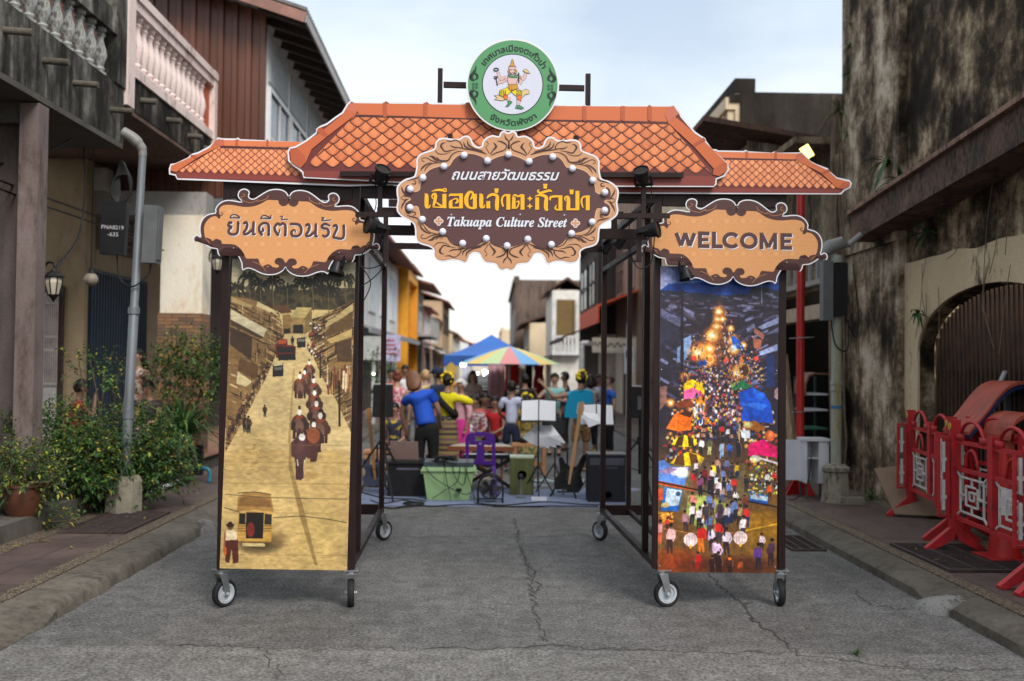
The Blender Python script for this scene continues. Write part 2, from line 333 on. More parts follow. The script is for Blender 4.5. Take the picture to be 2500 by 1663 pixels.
# trampled cement splash on the right kerb and broken cement on the left one
CEM = WALL('fresh cement', (.27, .265, .26), (.09, .085, .08), .42, 6., 1., bump=.5)
def lump(name, c, sx, sy, hz, mat, seed):
    mb = MB(); n = 18; vs = [(c[0], c[1], c[2]+hz)]
    for rr in (.5, .8, 1.):
        for k in range(n):
            a = 2*math.pi*k/n; q = rr*(1+.28*mnoise.noise(Vector((math.cos(a)*2, math.sin(a)*2, seed)))); vs.append((c[0]+sx*q*math.cos(a), c[1]+sy*q*math.sin(a), c[2]+hz*(1-rr**2)*(1+.3*mnoise.noise(Vector((k*.9, rr*3, seed))))-.07*(rr == 1.)))
    fs = [(0, 1+k, 1+(k+1) % n) for k in range(n)]+[(1+j*n+k, 1+(j+1)*n+k, 1+(j+1)*n+(k+1) % n, 1+j*n+(k+1) % n) for j in range(2) for k in range(n)]
    mb.add(vs, fs); return mb.build(name, mat, smooth=2)
struct(lump('kerb_repair', (3.33, 7.22, .03), .28, .2, .075, CEM, 1)); struct(lump('kerb_repair', (-3.02, 10.42, .03), .17, .32, .085, CEM, 3))
IRON = M('rusty iron grate', (.05, .034, .032), .75, var=.4, scale=12, bump=.2)
def grate(name, x0, x1, y0, y1, z, label, n=16):
    o = empty(name, ((x0+x1)/2, (y0+y1)/2, z), label, 'drain grate', 'drain grates'); hx, hy = (x1-x0)/2, (y1-y0)/2
    mb = MB(); mb.bx(-hx, hx, -hy, -hy+.03, 0, .02); mb.bx(-hx, hx, hy-.03, hy, 0, .02); mb.bx(-hx, -hx+.03, -hy+.031, hy-.031, 0, .02); mb.bx(hx-.03, hx, -hy+.031, hy-.031, 0, .02); mb.build('frame', IRON, o)
    mb = MB()
    for i in range(n): y = -hy+.04+(2*hy-.08)*(i+.5)/n; mb.bx(-hx+.03, hx-.03, y-.007, y+.007, .002, .014)
    for x in (-hx/3, hx/3): mb.bx(x-.01, x+.01, -hy+.03, hy-.03, .003, .017)
    mb.build('bars', IRON, o); mb = MB(); mb.bx(-hx+.03, hx-.03, -hy+.03, hy-.03, -.001, .0012); mb.build('pit', M('black pit', (.008, .007, .006), .9, var=0), o); return o
grate('drain_grate', -4.08, -3.44, 9.45, 10.75, PV, 'dark iron drain grate in the tiled pavement by the leafy bushes', 22)
grate('drain_grate', 3.66, 4.42, 7.95, 9.15, PV, 'dark iron drain grate in the pavement beside the red barriers', 20)
grate('drain_grate', 2.86, 3.2, 9.5, 10.3, .002, 'small drain grate at the road edge against the kerb', 8)
# ---------------------------------------------------------------- building kit
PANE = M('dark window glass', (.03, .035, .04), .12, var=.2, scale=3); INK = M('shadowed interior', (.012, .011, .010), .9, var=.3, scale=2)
WHITEP = WALL('white paint', (.80, .82, .84), (.35, .34, .32), .22, .8, .3, rough=.6, bump=.05, soft=.2)
def corrugated(name, mat, p0, p1, z0, z1f, parent, nr, amp=.03, axis='x', label=None):
    """ribbed sheet between p0 and p1 (xy), rising from z0 to z1f(t)"""
    mb = MB(); p0 = Vector((*p0, 0)); p1 = Vector((*p1, 0)); d = p1-p0; nrm = Vector((d.y, -d.x, 0)).normalized(); vs = []; k = 0
    prof = [(0, 0), (.5, 0), (.58, 1), (.92, 1)]
    for i in range(nr):
        for t, a in prof:
            u = (i+t)/nr; q = p0+d*u+nrm*amp*a; vs += [(q.x, q.y, z0), (q.x, q.y, z1f(u))]; k += 1
    q = p1; vs += [(q.x, q.y, z0), (q.x, q.y, z1f(1))]; k += 1
    mb.add(vs, [(2*i, 2*i+2, 2*i+3, 2*i+1) for i in range(k-1)]); return mb.build(name, mat, parent)
BALP = [(0, .0), (.9, 0), (.9, .05), (.55, .07), (.75, .13), (.5, .18), (.62, .24), (.95, .42), (.8, .55), (.42, .74), (.5, .8), (.7, .84), (.45, .88), (.8, .93), (.8, 1.), (0, 1.)]
def balusters(parent, mat, x, ys, z0, z1, r):
    mb = MB(); mb.lathe([(a*r, z*(z1-z0)) for a, z in BALP], n=10); first = mb.build('baluster', mat, parent, smooth=True, loc=(x, ys[0], z0))
    for y in ys[1:]:
        c = first.copy(); COL.objects.link(c); c.location = (x, y, z0)
def window(parent, x, y0, y1, z0, z1, side, fm, pane=PANE, bars=1, cross=1, label=None, out=.06):
    """window in a facade of constant x; side=-1 when the street is towards +x"""
    s = -side; mb = MB(); xa, xb = (x-s*.02, x+s*out); lo, hi = min(xa, xb), max(xa, xb); f = .07
    mb.bx(lo, hi, y0, y1, z0, z0+f); mb.bx(lo, hi, y0, y1, z1-f, z1); mb.bx(lo, hi, y0, y0+f, z0+f, z1-f); mb.bx(lo, hi, y1-f, y1, z0+f, z1-f)
    for i in range(1, bars+1): y = y0+(y1-y0)*i/(bars+1); mb.bx(lo, hi-.01, y-.03, y+.03, z0+f, z1-f)
    for i in range(1, cross+1): z = z0+(z1-z0)*i/(cross+1); mb.bx(lo, hi-.015, y0+f, y1-f, z-.025, z+.025)
    o = mb.build('window', fm, parent); xm = x+s*.012; mb = MB(); mb.bx(min(xm, xm+s*.01), max(xm, xm+s*.01), y0+f, y1-f, z0+f, z1-f); mb.build('pane', pane, o); return o
def house(name, label, side, X, Y0, Y1, ztop, wm, roofm=None, ov=.6, rise=1.2, depth=7., wins=(), shop=None, awn=None, fm=WHITEP, pane=PANE, gap=0):
    o = empty(name, (X, Y0, 0), label, 'building', 'shophouses along the far street'); s = side; L = Y1-Y0
    mb = MB(); a, bq = 0, s*depth; mb.bx(min(a, bq), max(a, bq), 0, L-.03, .0, ztop); mb.build('wall', wm, o)
    if roofm:
        mb = MB(); e = -s*ov; P = [(e, ztop-.02), (s*depth/2, ztop+rise), (s*(depth+ov), ztop-.02), (s*(depth+ov), ztop-.14), (s*depth/2, ztop+rise-.14), (e, ztop-.14)]
        mb.slab(P, lambda u, v: (u, -.15, v), (0, L+.25, 0)); mb.build('roof', roofm, o)
    else:
        mb = MB(); lo, hi = sorted((-s*.12, s*.3)); mb.bx(lo, hi, -.002, L-.04, ztop+.002, ztop+.28); lo, hi = sorted((-s*.22, s*.02)); mb.bx(lo, hi, .004, L-.05, ztop-.2, ztop-.05); mb.build('parapet', wm, o)
    for (y0, y1, z0, z1, nb, nc) in wins: window(o, 0, y0*L, y1*L, z0, z1, s, fm, pane, nb, nc)
    if shop:
        sm_, y0, y1, z1 = shop; lo, hi = sorted((-s*.02, s*.05)); mb = MB(); mb.bx(lo, hi, y0*L, y1*L, .13, z1); d = mb.build('shop_door', sm_, o)
        mb = MB(); lo, hi = sorted((-s*.05, -s*.021)); mb.bx(lo, hi, y0*L-.08, y0*L, .13, z1+.1); mb.bx(lo, hi, y1*L, y1*L+.08, .13, z1+.1); mb.bx(lo, hi, y0*L, y1*L, z1, z1+.1); mb.build('door_frame', fm, d)
    if awn:
        am, y0, y1, z, ou, dr = awn[:6]; va = awn[6] if len(awn) > 6 else .16; mb = MB(); mb.slab([(-s*.01, z), (-s*ou, z-dr), (-s*ou, z-dr-va), (-s*ou*.96, z-dr-va), (-s*ou*.96, z-dr-.05), (-s*.01, z-.05)], lambda u, v: (u, y0*L, v), (0, (y1-y0)*L, 0)); mb.build('awning', am, o)
    return o
# ---------------------------------------------------------------- LEFT ROW
GREYB = AGED('mossy grey balcony concrete', [(.012, .011, .009), (.03, .028, .024), (.09, .085, .075), (.22, .21, .19), (.42, .41, .38)], 1.8, (1, 1, .5), .36, .72, drip=.5)
PINKB = WALL('faded pink paint', (.82, .68, .64), (.25, .17, .15), .22, 1.6, .35, mid=(.7, .56, .53), soft=.08)
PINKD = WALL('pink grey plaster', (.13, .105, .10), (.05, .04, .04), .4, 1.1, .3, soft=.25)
CREAM = WALL('cream plaster', (.43, .335, .21), (.22, .14, .08), .3, .9, .5, mid=(.36, .27, .165), soft=.2)
BROWNM = M('brown ribbed sheet metal', (.115, .043, .026), .38, metal=0, var=.35, scale=1.3, spec=.5, sc=(1, 1, .25))
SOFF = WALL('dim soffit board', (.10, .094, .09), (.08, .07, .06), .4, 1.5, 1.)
WOODD = M('dark old timber', (.06, .04, .03), .8, var=.35, scale=7, bump=.2, sc=(1, .3, 3)); RUSTR = WALL('rusty roof sheet', (.16, .085, .06), (.05, .03, .025), .5, 1.6, 1.)
o = empty('old_shophouse', (-4.5, 10, 0), 'grimy old shophouse with mossy grey concrete balcony and grey balusters', 'building', 'shophouses on the near street')
L = lambda x: x+4.5                                  # world x -> local
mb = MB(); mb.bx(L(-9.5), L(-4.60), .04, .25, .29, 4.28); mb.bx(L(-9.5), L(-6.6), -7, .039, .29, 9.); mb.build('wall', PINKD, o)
mb = MB(); mb.bx(L(-4.69), 0, -.18, .03, .29, 4.28); mb.build('pillar', WALL('pale pink pillar', (.21, .165, .158), (.09, .065, .06), .35, 1., .4), o)
mb = MB(); mb.bx(L(-9.5), L(-4.695), -.21, .035, .29, 1.02); mb.build('plinth', WALL('dark plinth', (.12, .10, .095), (.04, .035, .03), .45, 1.5, .5), o)
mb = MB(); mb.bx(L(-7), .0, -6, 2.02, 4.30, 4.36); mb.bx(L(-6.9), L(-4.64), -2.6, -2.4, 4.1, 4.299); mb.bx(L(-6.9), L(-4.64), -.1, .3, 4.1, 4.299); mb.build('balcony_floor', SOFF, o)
mb = MB(); mb.bx(-.14, .0, -6, 2.02, 4.362, 5.03); mb.build('balcony_apron', GREYB, o)
mb = MB(); mb.bx(-.17, .03, -6, 1.72, 5.58, 5.8); mb.bx(-.15, .02, -6, 1.72, 5.8, 5.86); mb.build('handrail', GREYB, o)
mb = MB(); mb.bx(-.2, .02, 1.70, 2.03, 5.031, 6.9); mb.build('corner_post', GREYB, o)
balusters(o, WALL('grey baluster cement', (.44, .46, .45), (.08, .07, .065), .4, 4., .6), -.07, [1.45-.29*i for i in range(12)], 5.03, 5.58, .085)
for px, py in ((10, 73), (105, 147), (180, 202), (270, 267)):
    q = onX(px, py, -4.5); mb = MB(); mb.tube([(-.05, q.y-10, q.z+.0), (.26, q.y-10, q.z-.02)], .035, 10); mb.build('drain_spout', KERB, o, smooth=True)
o = empty('pink_balustrade_shophouse', (-4.5, 12.05, 0), 'shophouse with faded pink balustrade over a black stained apron', 'building', 'shophouses on the near street')
mb = MB(); mb.bx(-.16, .0, 0, 3.85, 4.85, 5.26); mb.build('balcony_apron', AGED('black stained apron', [(.010, .009, .008), (.022, .019, .016), (.07, .06, .05), (.2, .17, .15), (.42, .36, .32)], 1.6, (1, 1, .5), .40, .74, drip=.5), o)
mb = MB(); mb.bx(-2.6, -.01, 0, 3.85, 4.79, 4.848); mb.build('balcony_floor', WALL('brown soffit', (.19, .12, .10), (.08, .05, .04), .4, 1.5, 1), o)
mb = MB(); mb.bx(-.17, .03, 0, 3.85, 5.261, 5.38); mb.bx(-.17, .03, 0, 3.85, 6.1, 6.22); mb.bx(-.2, .06, 0, 3.85, 6.221, 6.33); mb.build('handrail', PINKB, o)
mb = MB(); mb.bx(-.2, .045, 3.66, 3.9, 4.848, 6.36); mb.build('corner_post', PINKB, o); mb = MB(); mb.bx(-.2, .045, -.02, .2, 4.848, 6.36); mb.build('corner_post', PINKB, o)
mb = MB(); mb.bx(-.1, -.04, 3.3, 3.655, 5.382, 6.098); mb.build('end_panel', M('orange red panel', (.45, .09, .03), .6), o)
balusters(o, PINKB, -.07, [.32+.228*i for i in range(14)], 5.38, 6.1, .092)
for i, yy in enumerate((.55, 1.55, 2.5, 3.3)): mb = MB(); mb.tube([(-.05, yy, 5.05), (.2, yy, 5.03)], .04, 10); mb.build('drain_spout', KERB, o, smooth=True)
mb = MB(); mb.bx(-3, -1.65, 2.95, 3.05, .31, 4.78); mb.build('cream_wall', CREAM, o)
mb = MB(); mb.bx(-1.8, -1.65, 3.051, 9, .31, 4.78); mb.build('back_wall', WALL('dim arcade wall', (.42, .33, .22), (.25, .19, .13), .3, 1.), o)
# grille door in the cream wall
xa, xb = onY(110, 800, 15).x+4.5, onY(152, 800, 15).x+4.5
mb = MB(); mb.bx(xa-.06, xb+.03, 2.9, 2.949, .31, 2.86); mb.build('door', M('dark door frame', (.05, .035, .03), .6), o); d = bpy.data.objects['door']
mb = MB(); mb.bx(xa, xb-.04, 2.87, 2.899, .31, 1.35); mb.build('lower_panel', M('pale door panel', (.5, .48, .45), .6), d); mb = MB()
for i in range(8): x = xa+(xb-.04-xa)*i/7; mb.bx(x-.007, x+.007, 2.86, 2.88, 1.36, 2.75)
for z in (1.4, 1.9, 2.1, 2.6, 2.74): mb.bx(xa, xb-.04, 2.862, 2.878, z-.01, z+.01)
mb.build('grille', M('pale grille paint', (.55, .5, .46), .5), d)
mb = MB(); mb.bx(-1.648, -1.62, 3.1, 5.6, .33, 3.15); dd = mb.build('folding_door', M('dark blue steel', (.012, .022, .04), .5, var=.2), o); mb = MB()
for i in range(22): y = 3.12+i*.112; mb.bx(-1.619, -1.6, y, y+.05, .35, 3.1)
mb.build('slats', M('dark blue steel slat', (.016, .03, .055), .5), dd)
mb = MB()                                            # pierced vent blocks above the door
for i in range(14):
    for j in range(7): y = 3.35+i*.14; z = 3.5+j*.12; mb.bx(-1.648, -1.60, y, y+.05, z, z+.12); mb.bx(-1.648, -1.60, y+.051, y+.14, z, z+.04)
mb.build('vent_blocks', M('vent block clay', (.14, .10, .085), .85), o)
o = empty('brown_metal_shophouse', (-4.5, 15.75, 0), 'two storey house with brown ribbed metal side wall and white windows', 'building', 'shophouses on the near street')
mb = MB(); mb.bx(-.63, 0, -.42, .08, .33, 4.0); mb.build('pillar', WALL('pale cream pillar', (.86, .80, .68), (.6, .38, .24), .22, 1.0, .6, mid=(.8, .72, .58), soft=.15), o); mb = MB(); mb.bx(-1.7, -.1, 6.2, 6.3, .33, 4.4); mb.build('end_wall', PINKD, o)
m, nodes, links, b = _nt('stone veneer'); br = nodes.new('ShaderNodeTexBrick'); br.inputs['Scale'].default_value = 1; br.inputs['Brick Width'].default_value = .22; br.inputs['Row Height'].default_value = .055; br.inputs['Mortar Size'].default_value = .004
br.inputs['Color1'].default_value = (.30, .15, .07, 1); br.inputs['Color2'].default_value = (.13, .085, .06, 1); br.inputs['Mortar'].default_value = (.03, .02, .015, 1); t = nodes.new('ShaderNodeTexCoord'); mp_ = nodes.new('ShaderNodeMapping'); mp_.inputs['Rotation'].default_value = (R_(90), 0, 0)
links.new(t.outputs['Object'], mp_.inputs[0]); links.new(mp_.outputs[0], br.inputs['Vector']); links.new(br.outputs[0], b.inputs['Base Color']); b.inputs['Roughness'].default_value = .75
mb = MB(); mb.bx(-.655, .005, -.445, .06, .331, 2.49); mb.build('stone_base', m, o)
mb = MB(); mb.bx(-4, .02, -.35, .06, 4.001, 4.37); mb.build('beam', WALL('grey white beam', (.42, .41, .40), (.2, .18, .16), .3, 1, .4), o)
corrugated('side_wall', BROWNM, (-5.2, .16), (.8, .16), 4.375, lambda u: 7.36+(1-u)*6*.32, o, 27, .045)
mb = MB(); mb.bx(-5.2, .79, .2, .3, 4.38, 6.9); mb.bx(.70, .8, .3, 8.5, 4.38, 7.1); mb.build('upper_wall', WHITEP, o)
for i in range(4): window(o, .80, .25+i*1.9, .25+i*1.9+1.75, 4.6, 6.2, -1, WHITEP, PANE, 1, 1)
for i in range(4):                                   # louvred transoms over the windows
    mb = MB()
    for k in range(14): y = .32+i*1.9+k*.118; mb.bx(.80, .835, y, y+.06, 6.3, 6.95)
    mb.build('transom_slats', M('transom slat grey', (.38, .40, .41), .6), o)
RF = .32; zz = lambda x: 7.2+(1.5-x)*RF
mb = MB(); P = [(1.5, zz(1.5)), (-5.5, zz(-5.5)), (-5.5, zz(-5.5)+.05), (1.5, zz(1.5)+.05)]; mb.slab(P, lambda u, v: (u, -.35, v), (0, 10, 0))
for i in range(70): y = -.35+i*.143; mb.bar((1.52, y, zz(1.52)+.06), (-5.5, y, zz(-5.5)+.06), .06, .05)
rf = mb.build('roof', M('grey roof sheet', (.16, .15, .15), .6, var=.3), o)
mb = MB(); mb.bar((1.5, -.37, zz(1.5)-.08), (-5.5, -.37, zz(-5.5)-.08), .03, .16); mb.build('barge_board', M('worn red barge board', (.28, .14, .11), .7, var=.3, scale=4), rf)
mb = MB(); mb.bar((1.5, -.34, zz(1.5)-.07), (1.5, 9.6, zz(1.5)-.07), .03, .15); mb.build('fascia', M('grey fascia', (.34, .33, .33), .7), rf)
for i in range(16): mb = MB(); y = .0+i*.62; mb.bar((1.45, y, zz(1.45)-.07), (.7, y, zz(.7)-.07), .06, .11); mb.build('rafter', WOODD, rf)
mb = MB(); mb.flat([(1.47, -.3), (.7, -.3), (.7, 9.5), (1.47, 9.5)], lambda u, v: (u, v, zz(u)-.008)); mb.build('eave_boards', WOODD, rf)
o.rotation_euler = (0, 0, R_(1.2))
# further shophouses on the left
YEL = WALL('ochre yellow paint', (.78, .36, .03), (.5, .2, .02), .2, 1., .5, rough=.6, soft=.3); REDT = WALL('dull red roof tiles', (.28, .10, .07), (.12, .05, .04), .4, 2., 1.)
LBLUE = M('pale blue shutter', (.45, .55, .62), .6, scale=3); CRW = WALL('warm cream wall', (.72, .58, .40), (.4, .3, .2), .25, .8, .4); TANW = WALL('tan wall', (.55, .40, .26), (.3, .2, .12), .3, .8, .4)
PINKW = WALL('pink wall', (.62, .33, .29), (.4, .2, .17), .25, .8, .4); GRYW = WALL('grey wall', (.38, .36, .35), (.16, .15, .14), .35, .8, .4); DKBR = M('dark brown wood', (.05, .033, .025), .75, scale=5)
house('shophouse', 'white shophouse with pale blue shutters and dark red eave behind the gate', -1, -4.45, 26, 45.8, 6.1, WHITEP, REDT, .9, 1.4, wins=[(.1+.18*i, .2+.18*i, 3.6, 5.5, 1, 0) for i in range(5)], shop=(DKBR, .3, .6, 2.6), awn=(M('grey awning', (.25, .25, .27), .7), .05, .95, 3.1, 1.1, .35), pane=LBLUE)
h = house('shophouse', 'bright ochre yellow shophouse beyond the white one', -1, -4.35, 46, 52, 6.4, YEL, REDT, .6, 1.2, wins=[(.2, .45, 3.7, 5.4, 1, 1), (.55, .8, 3.7, 5.4, 1, 1)], shop=(DKBR, .2, .8, 2.5), awn=(M('dark awning', (.06, .05, .045), .8), .1, .95, 3.1, 1.0, .3), fm=YEL)
mb = MB(); mb.bx(.0, .35, -.02, .4, .13, 6.2); mb.bx(.0, .35, 5.5, 5.9, .13, 6.2); mb.bx(.0, .36, .41, 5.49, 5.7, 6.2); mb.build('pilaster', YEL, h)
h = house('shophouse', 'grey shophouse with a railed balcony past the yellow one', -1, -4.3, 52.2, 60, 6.0, GRYW, REDT, 1.1, 1.2, wins=[(.1, .4, 3.5, 5.2, 1, 1), (.55, .9, 3.5, 5.2, 1, 1)], shop=(DKBR, .2, .8, 2.6), awn=(DKBR, .0, 1, 3.0, 1.2, .3))
mb = MB(); mb.bx(.02, 1., 0, 7.7, 3.2, 3.32)
for i in range(30): mb.bx(.96, 1., i*.26, i*.26+.04, 3.321, 4.2)
mb.bx(.94, 1.02, 0, 7.7, 4.2, 4.27); mb.build('balcony', M('grey rail', (.3, .3, .3), .6), h)
house('shophouse', 'pink shophouse with a low pitched roof in the left row', -1, -4.3, 60.2, 68, 5.2, PINKW, REDT, .5, 1., wins=[(.1, .4, 3.2, 4.7, 1, 1), (.55, .9, 3.2, 4.7, 1, 1)], shop=(DKBR, .2, .8, 2.5), awn=(M('white awning', (.7, .7, .7), .7), .1, .9, 2.9, 1., .3))
house('shophouse', 'white shophouse with a striped front in the far left row', -1, -4.3, 68.2, 76, 4.9, CRW, REDT, .5, 1., wins=[(.1, .4, 3.2, 4.5, 1, 1), (.55, .9, 3.2, 4.5, 1, 1)], shop=(GRYW, .2, .8, 2.5), awn=(TANW, .0, 1, 2.9, .9, .3))
house('shophouse', 'tan three storey house rising at the far left of the street', -1, -4.0, 76.2, 88, 6.6, TANW, REDT, .5, .9, depth=4, wins=[(.1+.3*i, .3+.3*i, 4.2, 5.8, 1, 1) for i in range(3)], shop=(DKBR, .2, .8, 2.5), awn=(GRYW, 0, 1, 2.9, .9, .3), fm=DKBR)
house('shophouse', 'cream house with a pale roof far down the left side', -1, -3.7, 88.2, 108, 4.6, CRW, WALL('pale roof', (.5, .42, .32), (.3, .24, .18), .4, 1), .4, 1.1, depth=5, wins=[(.1+.22*i, .25+.22*i, 2.9, 4.2, 1, 1) for i in range(4)])
house('shophouse', 'distant house with a bright red roof at the end of the street', -1, -2.9, 112, 135, 4.2, WHITEP, M('red roof', (.45, .10, .06), .7), .5, 1.5, depth=7, wins=[(.2, .4, 2, 3.4, 1, 1), (.6, .8, 2, 3.4, 1, 1)])
# ---------------------------------------------------------------- RIGHT ROW
RUIN = AGED('black stained ruin plaster', [(.008, .006, .004), (.016, .012, .008), (.045, .032, .02), (.15, .11, .07), (.38, .29, .19), (.58, .48, .35)], 1.2, (1, 1, .9), .37, .65, drip=.2)
RUINP = AGED('peeling pilaster plaster', [(.010, .007, .005), (.03, .022, .015), (.12, .085, .055), (.30, .23, .16), (.52, .43, .33), (.62, .54, .45)], 1.3, (1, 1, .85), .35, .64, drip=.25)
RINGP = WALL('cream arch plaster', (.68, .55, .37), (.05, .04, .03), .22, 1.4, .5, mid=(.58, .45, .29), soft=.06)
o = empty('ruined_building', (4.95, 13.8, 0), 'tall ruined building of black stained plaster with an arched gateway', 'building')
yc, hw, zs, za = 9.85-13.8, 1.62, 1.95, 2.6
arch = [(yc+hw*math.cos(math.pi*i/24), zs+(za-zs)*math.sin(math.pi*i/24)) for i in range(25)]
P = [(0, .1), (0, 9.5), (-11, 9.5), (-11, .1), (yc-hw, .1)]+arch[::-1]+[(yc+hw, .1)]
mb = MB(); mb.slab(P, lambda u, v: (0, u, v), (.16, 0, 0)); mb.bx(.161, 7, -.4, -.002, 3.2, 9.5); mb.bx(.161, 7, -.3, -.002, .1, 3.199); mb.build('wall', RUIN, o)
mb = MB(); mb.bx(-.1, -.002, -1.95, .02, .1, 9.5); mb.bx(-.14, -.101, -1.95, .02, 3.3, 3.5); mb.build('pilaster', RUINP, o)
# eroded plaster ring around the arch
ring = []
for i in range(37):
    t = -.25+1.5*i/36; a = math.pi*t
    ring.append((yc+(hw+.02)*math.cos(math.pi*min(max(t, 0), 1)), zs+(za-zs+.02)*math.sin(math.pi*min(max(t, 0), 1))-(max(0, -t)+max(0, t-1))*5.5))
outer = []
for i in range(60):
    t = i/59; y = yc+hw+.75-(2*hw+1.5)*t; top = 3.02+.05*mnoise.noise(Vector((y*2, 0, 1)))
    outer.append((y, top))
lft = [(yc+hw+.75+.1*mnoise.noise(Vector((0, z*3, 5)))-(.55*(1-sm(.9, 2.2, z))), z) for z in [.6+.12*i for i in range(20)]]
rgt = [(yc-hw-.6, 2.9-.2*i) for i in range(13)]
poly = lft+outer+rgt+ring[::-1]
mb = MB(); mb.slab(poly, lambda u, v: (-.03, u, v), (.028, 0, 0)); mb.build('plaster_surround', RINGP, o)
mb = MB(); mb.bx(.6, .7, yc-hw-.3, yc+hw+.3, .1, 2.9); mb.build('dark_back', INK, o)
RUST = M('rusty gate steel', (.045, .022, .012), .85, var=.5, scale=5, bump=.3); g = None; mb = MB()
for i in range(34):
    y = yc+hw-.05-(2*hw-.1)*i/33; zt = zs+(za-zs)*math.sqrt(max(0, 1-((y-yc)/hw)**2)); mb.bx(.165, .2, y-.017, y+.017, .16, zt)
for z in (.3, 1.0, 1.75): mb.bx(.201, .215, yc-hw+.02, yc+hw-.02, z, z+.04)
mb.build('folding_gate', RUST, o)
mb = MB(); pa, pb = onX(2150, 560, 4.9), onX(2500, 365, 4.9); mb.bar((-.22, pa.y-13.8, pa.z), (-.22, pb.y-13.8-3, pb.z+(pb.z-pa.z)*1.0), .42, .34); b1 = mb.build('canopy_beam', WALL('rotting canopy edge', (.20, .12, .09), (.04, .03, .025), .45, 3., .6, bump=.6), o)
mb = MB(); mb.bar((-.245, pa.y-13.8, pa.z+.2), (-.245, pb.y-13.8-3, pb.z+(pb.z-pa.z)+.2), .48, .05); mb.build('coping', WALL('pinkish coping', (.36, .22, .17), (.10, .06, .045), .4, 3.), b1)
# low tin roofed house between the ruin and the dark block
TIN = WALL('weathered tin sheet', (.46, .42, .36), (.14, .11, .085), .4, 1., .2); o = empty('tin_roofed_house', (4.95, 13.85, 0), 'low decayed house with tin upper storey, root covered wall and open ground floor', 'building', 'shophouses on the near street')
RTW = WALL('root stained wall', (.33, .25, .17), (.06, .045, .03), .5, 1.6, .5)
mb = MB(); mb.bx(0, .25, .02, 5.9, 2.95, 5.0); mb.bx(0, .25, 5.5, 5.9, .13, 2.949); mb.bx(0, .3, .02, .35, .13, 2.949); mb.build('wall', RTW, o)
mb = MB(); mb.bx(-.06, .2, .36, 5.49, 2.5, 2.72); mb.build('beam', M('tan beam', (.42, .33, .24), .8), o)
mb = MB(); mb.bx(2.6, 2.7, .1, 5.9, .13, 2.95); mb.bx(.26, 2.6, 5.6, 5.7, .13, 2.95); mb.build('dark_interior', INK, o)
mb = MB()
for i in range(12): mb.bx(-.05, .0-.002, .8+i*.38, .86+i*.38, 3.1, 3.55)
mb.bx(-.08, -.002, .7, 5.4, 3.551, 3.63); mb.bx(-.08, -.002, .7, 5.4, 3.02, 3.099); mb.build('balustrade', GRYW, o)
za_, zb_ = 5.84, 5.2
corrugated('tin_wall', TIN, (-.62, 3.2), (2.2, 3.2), 4.0, lambda u: 5.68-.4*u, o, 22, .02)
mb = MB(); mb.bx(-.62, -.58, 3.24, 7, 4.0, 5.6); mb.bx(-.6, 2.2, 3.24, 3.3, 4.0, 5.2); mb.build('tin_side', TIN, o)
mb = MB(); mb.slab([(-1.5, 5.86), (2.6, 5.2), (2.6, 5.28), (-1.5, 5.95)], lambda u, v: (u, 2.6, v), (0, 4.5, 0)); mb.build('roof', RUSTR, o)
mb = MB(); mb.bx(-.64, -.002, .4, 3.19, 5.001, 5.1); mb.build('ledge', RTW, o)
DKW = AGED('soot dark wall', [(.012, .01, .008), (.022, .018, .015), (.04, .033, .027), (.07, .058, .048)], .7, (1, 1, .5), .34, .7); o = house('tall_shophouse', 'tall shophouse with a soot dark side wall and cream front above the tin roof', 1, 5.0, 20.2, 30, 7.4, DKW, None, wins=[(.15, .4, 4.2, 6, 1, 1), (.6, .85, 4.2, 6, 1, 1)])
mb = MB(); mb.bx(-.1, -.002, .05, 9.7, 3.5, 7.4); mb.build('front_facing', CRW, o); mb = MB()
for i in range(26): mb.bx(-.24, -.101, .1+i*.37, .25+i*.37, 6.7, 7.05)
mb.bx(-.3, -.101, .05, 9.7, 7.051, 7.3); mb.build('cornice', CRW, o)
BRC = WALL('brown concrete', (.36, .25, .19), (.15, .10, .08), .4, .7, .3); ORA = M('orange red awning', (.62, .075, .02), .6, scale=3); XAT = lambda px, Y: (px-1206)/FPX*Y
o = house('tall_shophouse', 'brown concrete three storey shophouse with an orange red awning', 1, 4.4, 30.5, 36, 8.0, BRC, None, wins=[(.1, .35, 4.2, 6, 1, 1), (.6, .9, 4.2, 6, 1, 1), ], awn=(ORA, -.1, 1.05, 4.1, 1.3, .5, .55), fm=BRC)
mb = MB(); mb.bx(-.03, -.002, .3, 5.2, .13, 2.7); mb.build('shop_front', M('pale cream shop wall', (.6, .52, .40), .7), o); mb = MB(); mb.bx(-.05, -.031, 1.6, 3.0, .13, 2.3); mb.build('shop_door', DKBR, o)
o = house('dark_timber_shophouse', 'dark timber shophouse with a black upper wall in the right row', 1, 3.75, 36.2, 44, 6.6, M('black brown timber', (.05, .04, .035), .85, var=.4, scale=3, sc=(1, 1, .2)), RUSTR, .5, .8, wins=[(.1, .4, 4, 5.8, 1, 1), (.5, .9, 4, 5.8, 1, 1)], awn=(M('dark tile awning', (.07, .06, .055), .85), 0, 1, 3.3, 1.3, .5), fm=DKBR)
mb = MB(); mb.bx(.05, 1.5, -.03, -.002, .13, 2.9); mb.build('shop_front', M('pale cream shop wall', (.6, .52, .40), .7), o); mb = MB(); mb.bx(.9, 1.4, -.04, -.031, .13, 2.4); mb.build('shop_door', DKBR, o)
o = house('balcony_shophouse', 'white framed house with an open balcony and white balusters on the right', 1, 3.0, 52, 58, 5.7, M('white balcony paint', (.7, .66, .6), .7, scale=2), RUSTR, .3, .7, depth=1.6)
mb = MB(); mb.bx(.25, 1.2, -.05, -.002, 2.9, 5.2); mb.build('balcony_opening', M('dim ochre room', (.16, .10, .035), .9), o); mb = MB()
for i in range(8): mb.bx(.05+i*.19, .15+i*.19, -.5, -.42, 2.4, 3.2)
